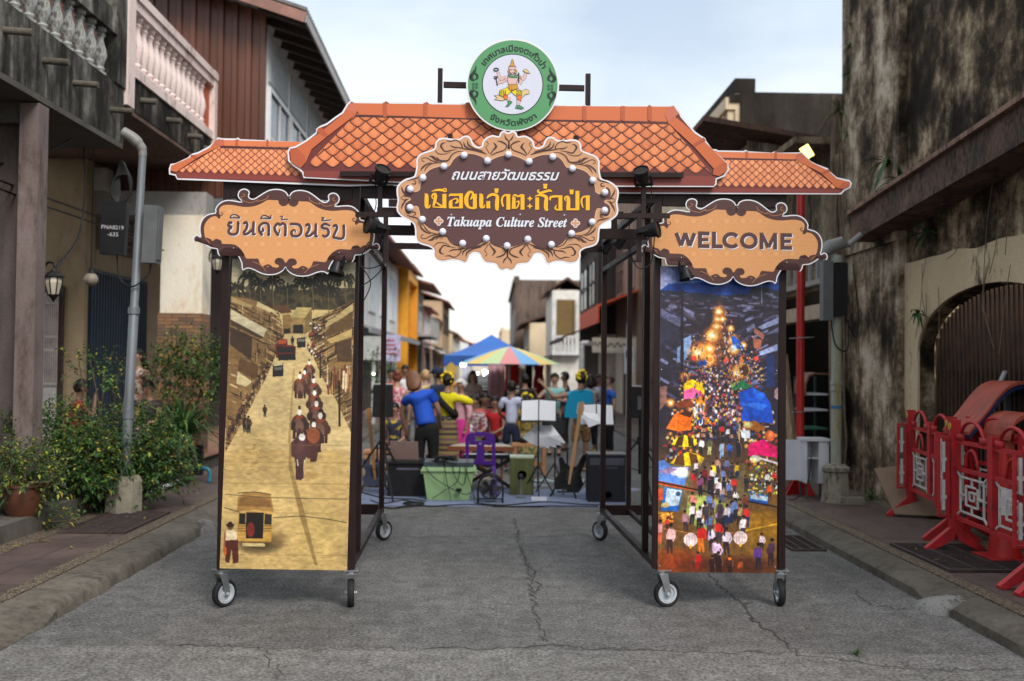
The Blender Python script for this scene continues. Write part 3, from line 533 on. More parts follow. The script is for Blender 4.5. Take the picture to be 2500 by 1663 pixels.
mb.bx(0, 1.5, -.52, -.4, 3.201, 3.3); mb.bx(0, 1.5, -.52, -.0, 2.3, 2.399); mb.bx(0, .14, -.51, -.39, 3.301, 5.5); mb.bx(1.36, 1.5, -.51, -.39, 3.301, 5.5); mb.build('balustrade', WHITEP, o)
mb = MB(); mb.slab([(-1.2, 1.9), (0, 2.3), (0, 2.2), (-1.2, 1.8)], lambda u, v: (u, -.4, v), (0, 6, 0)); mb.build('awning', M('dark tile awning', (.07, .06, .055), .85), o)
DTW = WALL('dark tower wall', (.17, .125, .10), (.07, .05, .04), .5, .5, .3)
o = house('tower_house', 'dark weathered tower block standing above the far right roofs', 1, 1.55, 75, 100, 8.2, DTW, None, depth=6., wins=[(.1, .2, 3.5, 6, 1, 1), (.35, .45, 3.5, 6, 1, 1), (.6, .7, 3.5, 6, 1, 1)], awn=(M('dark tile awning', (.07, .06, .055), .85), 0, 1, 3., 1.2, .4))
mb = MB(); mb.bx(3.1, 3.35, -.04, -.002, .1, 8.1); mb.build('downpipe', TANW, o)
house('shophouse', 'low warm lit house with tiled roof below the dark tower', 1, 2.2, 62, 74, 4.4, CRW, RUSTR, .6, .9, depth=4, wins=[(.1, .3, 2.9, 4., 1, 1), (.5, .8, 2.9, 4., 1, 1)], awn=(DKBR, 0, 1, 2.7, 1.2, .4))
house('shophouse', 'distant cream house closing the right side of the street', 1, .9, 125, 150, 6.2, CRW, None, depth=8, wins=[(.1, .3, 3, 5., 1, 1), (.5, .8, 3, 5., 1, 1)])
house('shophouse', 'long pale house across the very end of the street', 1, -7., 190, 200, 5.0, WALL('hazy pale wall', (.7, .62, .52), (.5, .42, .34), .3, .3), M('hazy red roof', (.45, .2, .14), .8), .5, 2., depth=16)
# ================================================================ WELCOME GATE
GY = R_(1.9); G0 = Vector((.02, 7.24, 0)); GI = Matrix.Rotation(-GY, 3, 'Z')
def GL(px, py, yl):                                    # pixel -> gate plane of local depth yl : local (x, yl, z)
    d = GI @ ray(px, py); e_ = GI @ (EYE-G0); t = (yl-e_.y)/d.y; return e_+d*t
gate = empty('welcome_gate', G0, 'tall welcome gate on casters with tiled roof boards, signs and two posters', 'gate', rz=GY)
TUBE = M('dark brown steel tube', (.016, .0065, .0065), .42, var=.25, scale=5, spec=.5)
KP = .86
def col(r, g, b): return rgb(r, g, b, KP)
VIN = PRINT(); WHT = col(232, 232, 240); DKB = col(78, 46, 48)
xlo, xli, xri, xro = GL(546, 1000, 0).x, GL(863, 1000, 0).x, GL(1603, 1000, 0).x, GL(1908, 1000, 0).x
zb, zt = GL(700, 1388, 0).z, GL(1180, 458, 0).z; DEP = 2.72
def leg(x0, x1, inner, label):
    mb = MB(); w = .05
    for x in (x0, x1):
        for y in (0, DEP): mb.bar((x, y, zb), (x, y, zt), w)
        mb.bar((x, .03, zb+.03), (x, DEP-.03, zb+.03), .045); mb.bar((x, .03, zt-.03), (x, DEP-.03, zt-.03), .05)
    for y in (0, DEP): mb.bar((x0+.03, y, zb+.03), (x1-.03, y, zb+.03), .048, .10 if y else .05); mb.bar((x0+.03, y, zt-.04), (x1-.03, y, zt-.04), .05, .14)
    s = 1 if inner == x1 else -1
    mb.bar((inner, .42, zb), (inner, .42, zt), .045); xi = inner-s*.26
    mb.bar((xi, DEP, zb), (xi, DEP, zt), .045); mb.bar((xi, 1.9, zb), (xi, 1.9, zt), .04); mb.bar((xi, .03, zb+.02), (xi, DEP-.03, zb+.02), .04)
    return mb.build('leg_frame', TUBE, gate)
leg(xlo, xli, xli, ''); leg(xri, xro, xri, '')
mb = MB()
def zpx(py, yl, px=1180): return GL(px, py, yl).z
for y, py, h in ((0, 474, .09), (0, 566, .07), (DEP, 604, .06), (DEP, 500, .07), (1.4, 520, .06)): z = zpx(py, y); mb.bar((xli+.03, y, z), (xri-.03, y, z), .05, h)
for x in (xli, xri): mb.bar((x, .05, zpx(566, 0)), (x, DEP-.05, zpx(566, 0)), .045)
for px in (1010, 1500): x = GL(px, 500, .0).x; mb.bar((x, .0, zpx(474, 0)), (x, .0, zpx(566, 0)), .04)
mb.build('crossbeam', TUBE, gate)
mb = MB(); a = GL(1074, 250, -.05); b_ = GL(1074, 168, -.05); mb.bar((a.x, -.05, a.z-.35), (a.x, -.05, b_.z), .035); c_ = GL(1435, 260, -.05); d_ = GL(1435, 181, -.05); mb.bar((c_.x, -.05, c_.z-.35), (c_.x, -.05, d_.z), .035)
p, q = GL(1076, 207, -.05), GL(1433, 216, -.05); mb.bar((p.x+.02, -.05, p.z), (q.x-.02, -.05, q.z), .03, .04); mb.build('seal_bracket', TUBE, gate)
mb = MB()
for px, ya, yb in ((1099, 328, 420), (1406, 332, 420)): a = GL(px, ya, -.17); b_ = GL(px, yb, -.17); mb.bar((a.x, -.17, a.z), (a.x, -.17, b_.z), .035)
a, b_ = GL(830, 425, -.16), GL(1668, 428, -.16); mb.bar((a.x, -.16, a.z), (b_.x, -.16, b_.z), .03, .035)
for x0, x1, y in ((868, 980, 524), (1505, 1635, 527)): a, b_ = GL(x0, y, -.24), GL(x1, y, -.24); mb.bar((a.x, -.24, a.z), (b_.x, -.24, b_.z), .03, .035)
for px in (928, 1571): a, b_ = GL(px, 432, -.21), GL(px, 524, -.21); mb.bar((a.x, -.21, a.z), (b_.x, -.21, b_.z), .032)
for px in (942, 1560): a, b_ = GL(px, 530, -.26), GL(px, 640, -.26); mb.bar((a.x, -.26, a.z), (b_.x, -.26, b_.z), .032)
mb.build('lamp_arm', TUBE, gate)
# ---- casters
ZN = M('zinc plate', (.45, .47, .50), .32, metal=.9, var=.2, scale=10); RUB = M('black tyre rubber', (.018, .018, .019), .7, var=.3, scale=10)
def caster(x, y, rz):
    o = bpy.data.objects.new('caster', None); COL.objects.link(o); o.parent = gate; o.location = (x, y, 0); o.rotation_euler = (0, 0, rz)
    ax = Matrix.Rotation(R_(90), 3, 'Y'); c = (0, .035, .098)                  # trailing axle; wheel spins about local x
    mb = MB(); mb.lathe([(.072, -.022), (.09, -.025), (.097, -.017), (.098, 0), (.097, .017), (.09, .025), (.072, .022)], c, 28, Mx=ax, cap=False); mb.build('tyre', RUB, o, smooth=True)
    mb = MB(); mb.lathe([(.0, -.026), (.02, -.026), (.022, -.012), (.05, -.009), (.056, -.02), (.073, -.021), (.073, .021), (.056, .02), (.05, .009), (.022, .012), (.02, .026), (0, .026)], c, 28, Mx=ax); mb.lathe([(0, -.042), (.012, -.042), (.012, .042), (0, .042)], c, 8, Mx=ax); mb.build('rim', M('grey cast rim', (.50, .55, .60), .4, metal=.4, var=.2), o, smooth=True)
    mb = MB(); mb.bx(-.05, .05, -.05, .05, zb-.012, zb-.004); mb.lathe([(.035, zb-.035), (.035, zb-.012)], (0, 0, 0), 16)
    for s in (-1, 1): mb.slab([(-.035, zb-.035), (.03, zb-.035), (.055, .11), (.045, .082), (.022, .085)], lambda u, v: (s*.034, u, v), (s*.004, 0, 0))
    mb.bx(-.036, .036, -.036, .03, zb-.036, zb-.03); mb.build('fork', ZN, o); return o
for x, y, rz in ((xlo, 0, R_(-38)), (xli, 0, R_(6)), (xri+.05, 0, R_(-78)), (xro, 0, R_(-4)), (xlo, DEP, R_(20)), (xli-.0, DEP, R_(-42)), (xri, DEP, R_(35)), (xro, DEP, R_(60))): caster(x, y, rz)
# ---- posters painted on a fine grid of coloured points
class Canvas:
    def __init__(s, tl, tr, bl, br, w, h):
        s.w, s.h = w, h; s.a = np.zeros((h, w, 3), np.float32); uu, vv = np.meshgrid((np.arange(w)+.5)/w, (np.arange(h)+.5)/h)
        tl, tr, bl, br = [np.array(q, float) for q in (tl, tr, bl, br)]
        P = (tl[None, None]*(1-uu)[..., None]*(1-vv)[..., None]+tr*(uu*(1-vv))[..., None]+bl*((1-uu)*vv)[..., None]+br*(uu*vv)[..., None]); s.X, s.Y = P[..., 0], P[..., 1]
    def mask(s, poly):
        x, y = s.X, s.Y; ins = np.zeros(x.shape, bool); n = len(poly)
        for i in range(n):
            (x0, y0), (x1, y1) = poly[i], poly[(i+1) % n]
            if y0 == y1: continue
            c = ((y0 > y) != (y1 > y)) & (x < (x1-x0)*(y-y0)/(y1-y0)+x0); ins ^= c
        return ins
    def poly(s, pts, c, a=1.): m_ = s.mask(pts); s.a[m_] = s.a[m_]*(1-a)+np.array(c, np.float32)*a
    def ell(s, x, y, rx, ry, c, a=1., soft=0):
        d = ((s.X-x)/rx)**2+((s.Y-y)/ry)**2
        w = (np.clip(1-d, 0, 1)**.8 if soft else (d < 1).astype(np.float32))*a; s.a = s.a*(1-w[..., None])+np.array(c, np.float32)*w[..., None]
    def line(s, pts, wd, c, a=1.):
        for (x0, y0), (x1, y1) in zip(pts, pts[1:]):
            dx, dy = x1-x0, y1-y0; L2 = dx*dx+dy*dy or 1; t = np.clip(((s.X-x0)*dx+(s.Y-y0)*dy)/L2, 0, 1); d = np.hypot(s.X-x0-t*dx, s.Y-y0-t*dy)
            w = np.clip((wd/2-d)/1.1+.5, 0, 1)*a; s.a = s.a*(1-w[..., None])+np.array(c, np.float32)*w[..., None]
    def person(s, x, y, h, shirt, pants=(35, 30, 35), skin=(120, 80, 60), hair=(25, 18, 18), a=1.):
        l = h*rnd.uniform(-.06, .06); g = rnd.uniform(-.05, .05); s.poly([(x-h*.08+l, y-h*.8), (x+h*.08+l, y-h*.8), (x+h*.135+l, y-h*.74), (x+h*.115, y-h*.44), (x-h*.115, y-h*.44), (x-h*.135+l, y-h*.74)], shirt, a); s.poly([(x-h*.105, y-h*.46), (x+h*.105, y-h*.46), (x+h*(.09+g), y), (x+h*(.03+g), y-h*.02), (x, y-h*.3), (x-h*(.03-g), y-h*.01), (x-h*(.09-g), y+h*.01)], pants, a)
        for q in (-1, 1): s.line([(x+q*h*.12+l, y-h*.74), (x+q*h*(.16+g), y-h*.55), (x+q*h*.12, y-h*.42)], h*.055, shirt if q*g > 0 else skin, a)
        x += l
        s.ell(x, y-h*.875, h*.06, h*.085, skin, a); s.ell(x, y-h*.915, h*.068, h*.06, hair, a)
    def blur(s, n=1):
        for _ in range(n):
            p = np.pad(s.a, ((1, 1), (1, 1), (0, 0)), 'edge'); s.a = (p[:-2, 1:-1]+p[2:, 1:-1]+p[1:-1, :-2]+p[1:-1, 2:]+2*s.a)/6
    def noise(s, f, amt, seed, ax=1., ay=1.):
        rs = np.random.RandomState(seed); n = np.zeros((s.h, s.w), np.float32)
        for k in range(4):
            gw, gh = max(2, int(f*ax*2**k)), max(2, int(f*ay*2**k*s.h/s.w)); g = rs.rand(gh+1, gw+1); u = np.linspace(0, gw-1e-3, s.w); v = np.linspace(0, gh-1e-3, s.h); i, j = u.astype(int), v.astype(int); fu, fv = u-i, (v-j)[:, None]
            n += ((g[j][:, i]*(1-fu)+g[j][:, i+1]*fu)*(1-fv)+(g[j+1][:, i]*(1-fu)+g[j+1][:, i+1]*fu)*fv-.5)/2**k
        s.a *= (1+amt*n)[..., None]
    def mesh(s, name, yl, corners, parent, k):
        w, h = s.w, s.h; tl, tr, bl, br = corners; vs = np.zeros(((w+1)*(h+1), 3), np.float32); uu, vv = np.meshgrid(np.linspace(0, 1, w+1), np.linspace(0, 1, h+1))
        for c_, wt in ((tl, (1-uu)*(1-vv)), (tr, uu*(1-vv)), (bl, (1-uu)*vv), (br, uu*vv)): vs += wt.ravel()[:, None]*np.array(c_, np.float32)
        i = (np.arange(h)[:, None]*(w+1)+np.arange(w)[None]).ravel(); F = np.stack([i, i+w+1, i+w+2, i+1], 1)
        me = bpy.data.meshes.new(name); me.vertices.add(len(vs)); me.vertices.foreach_set('co', vs.ravel()); me.loops.add(F.size); me.loops.foreach_set('vertex_index', F.ravel().astype(np.int32)); me.polygons.add(len(F)); me.polygons.foreach_set('loop_start', np.arange(0, F.size, 4, dtype=np.int32)); me.update(calc_edges=True)
        cc = np.clip(s.a, 0, 255)/255.; lin = np.where(cc <= .04045, cc/12.92, ((cc+.055)/1.055)**2.4)*k; lin = np.clip(lin, 0, 1)
        arr = np.ones((len(F), 4, 4), np.float32); arr[:, :, :3] = lin.reshape(-1, 1, 3); at = me.color_attributes.new('Col', 'FLOAT_COLOR', 'CORNER'); at.data.foreach_set('color', arr.ravel())
        me.materials.append(VIN); o = bpy.data.objects.new(name, me); COL.objects.link(o); o.parent = parent; return o
def poster(tl, tr, bl, br, paint, w=270, h=664):
    cv = Canvas(tl, tr, bl, br, w, h); paint(cv); yl = -.034
    crn = [GL(*q, yl) for q in (tl, tr, bl, br)]; o = cv.mesh('poster', yl, crn, gate, KP*(1.2 if tl[0] > 1200 else .98))
    mb = MB(); mb.slab([(c[0], c[2]) for c in (crn[0], crn[1], crn[3], crn[2])], lambda u, v: (u, -.0325, v), (0, .005, 0), c=WHT); mb.build('poster_board', VIN, o)
    mb = MB()
    for k in (.02, .34, .68, .98):
        for e_, f_ in ((crn[0], crn[2]), (crn[1], crn[3])): q = e_.lerp(f_, k); cx = (crn[0].x+crn[1].x)/2; mb.sph((q.x+(.012 if q.x < cx else -.012), -.036, q.z), .006, 8, 5)
    mb.build('screw', ZN, o, smooth=True); return o
rnd = random.Random(3)
def A1(x, y): return (520+x/3.135, 620+y/3.135)
def B1(x, y): return (400+x/3.266, 1040+y/3.266)
def paint_left(c):
    t = np.clip((c.Y-630)/120, 0, 1)[..., None]; c.a[:] = np.array((150, 148, 130))*(1-t)+np.array((205, 180, 120))*t
    PA = lambda pts: [A1(*p) for p in pts]; PB = lambda pts: [B1(*p) for p in pts]
    c.poly(PA([(540, 600), (720, 600), (770, 800), (1060, 1400), (1060, 1700), (80, 1700), (95, 1560), (230, 1280), (400, 960), (480, 800)]), (204, 178, 124)); c.poly([(500, 1100), (900, 1100), (900, 1420), (500, 1420)], (198, 166, 106))
    c.ell(*A1(300, 1450), 90, 60, (165, 135, 80), .45, 1); c.ell(*B1(700, 600), 180, 60, (222, 192, 125), .5, 1); c.ell(*B1(1200, 900), 80, 90, (220, 188, 112), .5, 1)
    # palms and trees behind the roofs
    c.poly(PA([(100, 300), (1100, 260), (1100, 430), (100, 430)]), (70, 60, 38))
    for i in range(90): x = rnd.uniform(130, 1090); c.ell(*A1(x, rnd.uniform(270, 400)), rnd.uniform(4, 12), rnd.uniform(4, 10), rnd.choice([(38, 34, 22), (58, 52, 32), (85, 72, 42), (48, 42, 28)]), .8)
    for x, y in ((275, 180), (360, 240), (455, 215), (565, 265), (680, 215), (820, 195), (920, 190), (1010, 190), (180, 260), (760, 240), (880, 280)):
        for k in range(15): a = math.pi*2*k/15+rnd.uniform(-.2, .2); L_ = rnd.uniform(40, 75); q0 = A1(x, y); q1 = A1(x+L_*math.cos(a), y+L_*.6*math.sin(a)-8); q2 = A1(x+L_*1.25*math.cos(a), y+L_*.8*math.sin(a)+16); c.line([q0, q1, q2], 4.2, (32, 30, 20))
        c.line([A1(x, y), A1(x+8, y+200)], 2, (105, 90, 60))
    def block(poly, side):
        c.poly(PA(poly), (128, 98, 60)); m_ = c.mask(PA(poly)); sv = c.a.copy()
        for i in range(520):
            x, y = rnd.choice(poly); x2, y2 = rnd.choice(poly); tt = rnd.random(); px, py = x+(x2-x)*tt+rnd.uniform(-60, 60), y+(y2-y)*tt+rnd.uniform(-60, 60); L_ = rnd.uniform(20, 130); sl_ = side*rnd.choice([.45, .5, .6, 9])
            cc = rnd.choice([(50, 34, 20), (38, 26, 18), (30, 22, 16), (84, 60, 36), (185, 155, 105), (150, 118, 72), (205, 180, 130), (75, 55, 32), (110, 82, 48)])
            if sl_ > 5 or sl_ < -5: c.line([A1(px, py), A1(px, py+L_*.8)], rnd.uniform(1., 3.6), cc, .9)
            else: c.line([A1(px, py), A1(px+L_*.8, py+L_*.8*sl_)], rnd.uniform(1., 4), cc, .9)
        c.a = np.where(m_[..., None], c.a, sv)
    block([(100, 320), (300, 350), (500, 440), (545, 620), (470, 800), (400, 960), (225, 1290), (95, 1520)], 1); block([(1100, 340), (850, 470), (760, 500), (740, 640), (770, 800), (830, 940), (940, 1120), (1060, 1380)], -1)
    for p, cc in (([(135, 425), (410, 580), (385, 640), (135, 505)], (196, 184, 150)), ([(135, 505), (385, 640), (370, 655), (135, 545)], (70, 52, 34)), ([(140, 325), (300, 400), (290, 420), (140, 370)], (165, 140, 92)), ([(340, 365), (500, 450), (470, 460), (330, 400)], (198, 178, 130)), ([(130, 560), (300, 640), (290, 820), (130, 700)], (62, 44, 28)), ([(130, 720), (230, 770), (190, 810), (128, 800)], (120, 90, 52)), ([(185, 900), (300, 985), (250, 1020), (180, 1000)], (205, 186, 138)), ([(200, 800), (350, 870), (330, 960), (190, 900)], (96, 68, 40)),
                  ([(1070, 380), (860, 540), (860, 570), (1070, 440)], (190, 165, 110)), ([(1070, 450), (860, 590), (860, 640), (1070, 560)], (95, 70, 42)), ([(1065, 575), (870, 660), (900, 690), (1060, 640)], (188, 158, 100)), ([(1062, 700), (985, 750), (1010, 785), (1062, 750)], (222, 208, 168)), ([(1050, 830), (880, 840), (900, 990), (1050, 1050)], (150, 115, 66)), ([(940, 680), (1060, 650), (1060, 830), (950, 830)], (84, 60, 38))): c.poly(PA(p), cc)
    for i in range(26): x = rnd.uniform(875, 1050); c.line([A1(x, rnd.uniform(850, 940)), A1(x+rnd.uniform(-8, 8), rnd.uniform(980, 1080))], rnd.uniform(2, 6), rnd.choice([(225, 205, 165), (60, 42, 28), (190, 150, 100), (120, 60, 40)]))
    c.poly(PA([(445, 400), (560, 395), (605, 450), (520, 460)]), (92, 60, 36)); c.poly(PA([(590, 490), (640, 410), (755, 415), (700, 492)]), (186, 164, 104)); c.poly(PA([(700, 492), (755, 415), (755, 580), (700, 620)]), (128, 104, 62)); c.poly(PA([(595, 490), (700, 492), (698, 618), (592, 612)]), (152, 124, 76)); c.poly(PA([(612, 545), (688, 545), (688, 610), (612, 608)]), (38, 30, 24)); c.poly(PA([(530, 470), (595, 465), (595, 610), (535, 620)]), (140, 108, 64)); c.poly(PA([(540, 575), (592, 575), (590, 612), (540, 615)]), (40, 30, 24))
    # vehicles
    c.poly(PA([(480, 700), (520, 650), (565, 660), (570, 700), (632, 710), (630, 800), (480, 800)]), (96, 32, 28)); c.poly(PA([(490, 715), (625, 720), (622, 760), (490, 755)]), (38, 34, 34)); c.poly(PA([(495, 775), (628, 770), (632, 815), (500, 820)]), (30, 26, 26)); c.poly(PA([(500, 660), (560, 655), (560, 690), (500, 695)]), (176, 80, 42))
    c.poly(PA([(455, 850), (535, 835), (537, 940), (455, 945)]), (26, 24, 24)); c.poly(PA([(460, 845), (532, 830), (533, 855), (460, 865)]), (196, 180, 140)); c.poly(PA([(465, 872), (528, 868), (528, 893), (465, 896)]), (95, 92, 85))
    c.poly(PA([(640, 650), (705, 640), (706, 718), (642, 722)]), (30, 28, 28)); c.poly(PA([(648, 655), (700, 652), (700, 675), (648, 677)]), (120, 116, 104)); c.person(*A1(606, 705), 24, (30, 26, 24))
    for i in range(40): c.person(*A1(rnd.uniform(720, 850), rnd.uniform(560, 830)), rnd.uniform(10, 18), rnd.choice([(235, 228, 210), (240, 235, 220), (150, 60, 40), (60, 45, 35)]))
    for i in range(30): t_ = rnd.random(); c.person(*A1(420-320*t_+rnd.uniform(-25, 5), 880+600*t_), 14+16*t_, rnd.choice([(60, 44, 32), (95, 60, 40), (40, 32, 26), (160, 130, 90)]))
    # elephants with riders
    def eleph(x, y, s_, body=(92, 46, 34), hi=(128, 86, 62)):
        for dx in (-.36, -.12, .14, .36): c.poly([A1(x+(dx-.09)*s_, y), A1(x+(dx+.1)*s_, y), A1(x+(dx+.09)*s_, y+.95*s_), A1(x+(dx-.08)*s_, y+.95*s_)], (58, 32, 28))
        c.ell(*A1(x, y-.05*s_), .55*s_/3.135, .62*s_/3.135, body); c.ell(*A1(x-.12*s_, y-.3*s_), .3*s_/3.135, .25*s_/3.135, hi, .8, 1); c.ell(*A1(x, y+.15*s_), .28*s_/3.135, .4*s_/3.135, (118, 84, 70)); c.poly([A1(x-.1*s_, y+.3*s_), A1(x+.1*s_, y+.3*s_), A1(x+.05*s_, y+1.0*s_), A1(x-.06*s_, y+1.0*s_)], (66, 38, 36))
        for d in (-1, 1): c.ell(*A1(x+d*.47*s_, y+.08*s_), .2*s_/3.135, .3*s_/3.135, tuple(q_*.8 for q_ in body))
        c.ell(*A1(x, y-.5*s_), .26*s_/3.135, .1*s_/3.135, (168, 70, 36), .8); c.ell(*A1(x, y-.8*s_), .14*s_/3.135, .22*s_/3.135, (238, 230, 220)); c.ell(*A1(x, y-1.12*s_), .09*s_/3.135, .12*s_/3.135, (40, 26, 22))
    for x, y, s_ in ((735, 895, 70), (700, 975, 80), (665, 1020, 95), (770, 1050, 92), (775, 1150, 100), (790, 1240, 110), (660, 1310, 115), (820, 1340, 120), (770, 1410, 120)): eleph(x, y, s_, rnd.choice([(86, 54, 43), (66, 44, 40), (98, 64, 48)]))
    q = [(1090, 60), (1130, 90), (1150, 170), (1130, 260), (1110, 300), (1112, 420), (1090, 437), (1050, 432), (1048, 300), (1025, 200), (1030, 120)]; c.ell(*B1(1170, 400), 22, 10, (150, 118, 66), .6, 1); c.poly(PB([(1150, 120), (1250, 100), (1215, 290), (1165, 290)]), (78, 44, 38)); c.ell(*B1(1190, 80), 16, 20, (140, 76, 46)); c.poly(PB(q), (72, 44, 46)); c.ell(*B1(1090, 190), 15, 30, (104, 66, 64), .8, 1); c.ell(*B1(1030, 190), 8, 20, (84, 50, 48)); c.ell(*B1(1150, 200), 8, 20, (84, 50, 48)); c.ell(*B1(1100, 95), 8, 9, (232, 224, 218)); c.line([B1(1062, 275), B1(1068, 320)], 2.6, (236, 226, 205)); c.line([B1(1118, 280), B1(1122, 300)], 2.4, (236, 226, 205))
    c.person(*A1(395, 1255), 32, (55, 40, 32)); c.person(*A1(240, 1370), 44, (45, 34, 28)); c.person(*A1(272, 1378), 44, (60, 46, 36)); c.line([A1(965, 980), A1(968, 1320)], 5, (44, 32, 26)); c.line([A1(820, 780), A1(820, 950)], 4, (44, 32, 26))
    # road marks
    c.line([A1(618, 890), A1(580, 1450), B1(1000, 60), B1(1010, 300), B1(1075, 600), B1(1150, 850), B1(1215, 1110)], 5, (168, 136, 80), .8); c.poly(PB([(1000, 100), (1012, 300), (1120, 690), (1195, 1000), (1225, 1110), (1200, 1110), (1080, 720), (990, 320)]), (158, 128, 76))
    for y in (150, 290, 460, 690, 1025): c.line([B1(490, y), B1(900, y+6), B1(1480, y+10)], 1.2, (140, 110, 62), .7)
    for i in range(60): x, y = rnd.uniform(600, 780), rnd.gauss(220, 90); c.line([B1(x, y), B1(x+rnd.uniform(8, 40), y+rnd.uniform(-4, 8))], 1.3, (120, 92, 52), .6)
    for i in range(70): x, y = rnd.uniform(480, 1460), rnd.uniform(900, 1130); c.ell(*B1(x, y), rnd.uniform(2, 10), rnd.uniform(1, 3), rnd.choice([(150, 120, 66), (226, 196, 128)]), .5, 1)
    # the old bus
    c.ell(*B1(760, 940), 62, 28, (52, 40, 26), .9, 1); c.ell(*B1(900, 900), 30, 20, (130, 100, 56), .6, 1); c.poly(PB([(582, 690), (585, 575), (640, 535), (760, 530), (845, 545), (865, 620), (875, 700)]), (168, 126, 66)); c.poly(PB([(600, 640), (610, 575), (740, 565), (850, 600), (858, 650)]), (140, 100, 54)); c.line([B1(582, 690), B1(720, 680), B1(878, 695)], 4, (212, 170, 96))
    c.poly(PB([(592, 695), (862, 700), (855, 930), (585, 925)]), (198, 152, 72)); c.poly(PB([(600, 700), (650, 700), (648, 785), (598, 785)]), (34, 28, 22)); c.poly(PB([(655, 695), (795, 698), (788, 902), (652, 900)]), (28, 20, 18)); c.poly(PB([(803, 705), (858, 708), (855, 790), (800, 788)]), (44, 40, 34)); c.ell(*B1(690, 830), 10, 18, (120, 40, 28))
    for y in (800, 820, 840): c.line([B1(588, y), B1(648, y)], 1.6, (90, 62, 30)); c.line([B1(795, y), B1(855, y)], 1.6, (90, 62, 30))
    c.poly(PB([(625, 935), (805, 940), (803, 965), (625, 962)]), (206, 182, 124)); c.line([B1(585, 925), B1(855, 930)], 3, (120, 84, 40))
    for i in range(14): c.line([B1(605+i*18, 575), B1(603+i*18, 650)], 1, (104, 72, 38), .7)
    # man with hat
    c.poly(PB([(490, 905), (590, 905), (595, 1090), (550, 1100), (540, 980), (520, 1095), (490, 1085)]), (84, 38, 26)); c.poly(PB([(488, 850), (515, 828), (555, 828), (580, 855), (582, 910), (490, 915)]), (236, 216, 176)); c.line([B1(488, 850), B1(480, 990)], 4, (150, 90, 60)); c.ell(*B1(487, 1000), 4, 11, (206, 100, 34)); c.ell(*B1(528, 808), 7, 8, (120, 76, 50)); c.ell(*B1(528, 795), 10, 5, (50, 28, 22)); c.ell(*B1(528, 785), 6, 6, (50, 28, 22))
    c.line([B1(480, 655), B1(600, 690)], 1.5, (50, 46, 36)); c.line([B1(870, 735), B1(1090, 722), B1(1300, 745), B1(1460, 775)], 1.6, (56, 54, 42)); c.line([B1(490, 548), B1(800, 575), B1(1460, 588)], 1.5, (70, 66, 50)); c.line([B1(590, 540), B1(720, 530), B1(850, 550)], 1.6, (56, 50, 36))
    c.blur(1); c.noise(6, .16, 5); c.noise(50, .2, 6, .6, 1.2)
def A2(x, y): return (1560+x/3.135, 640+y/3.135)
def B2(x, y): return (1420+x/3.266, 1040+y/3.266)
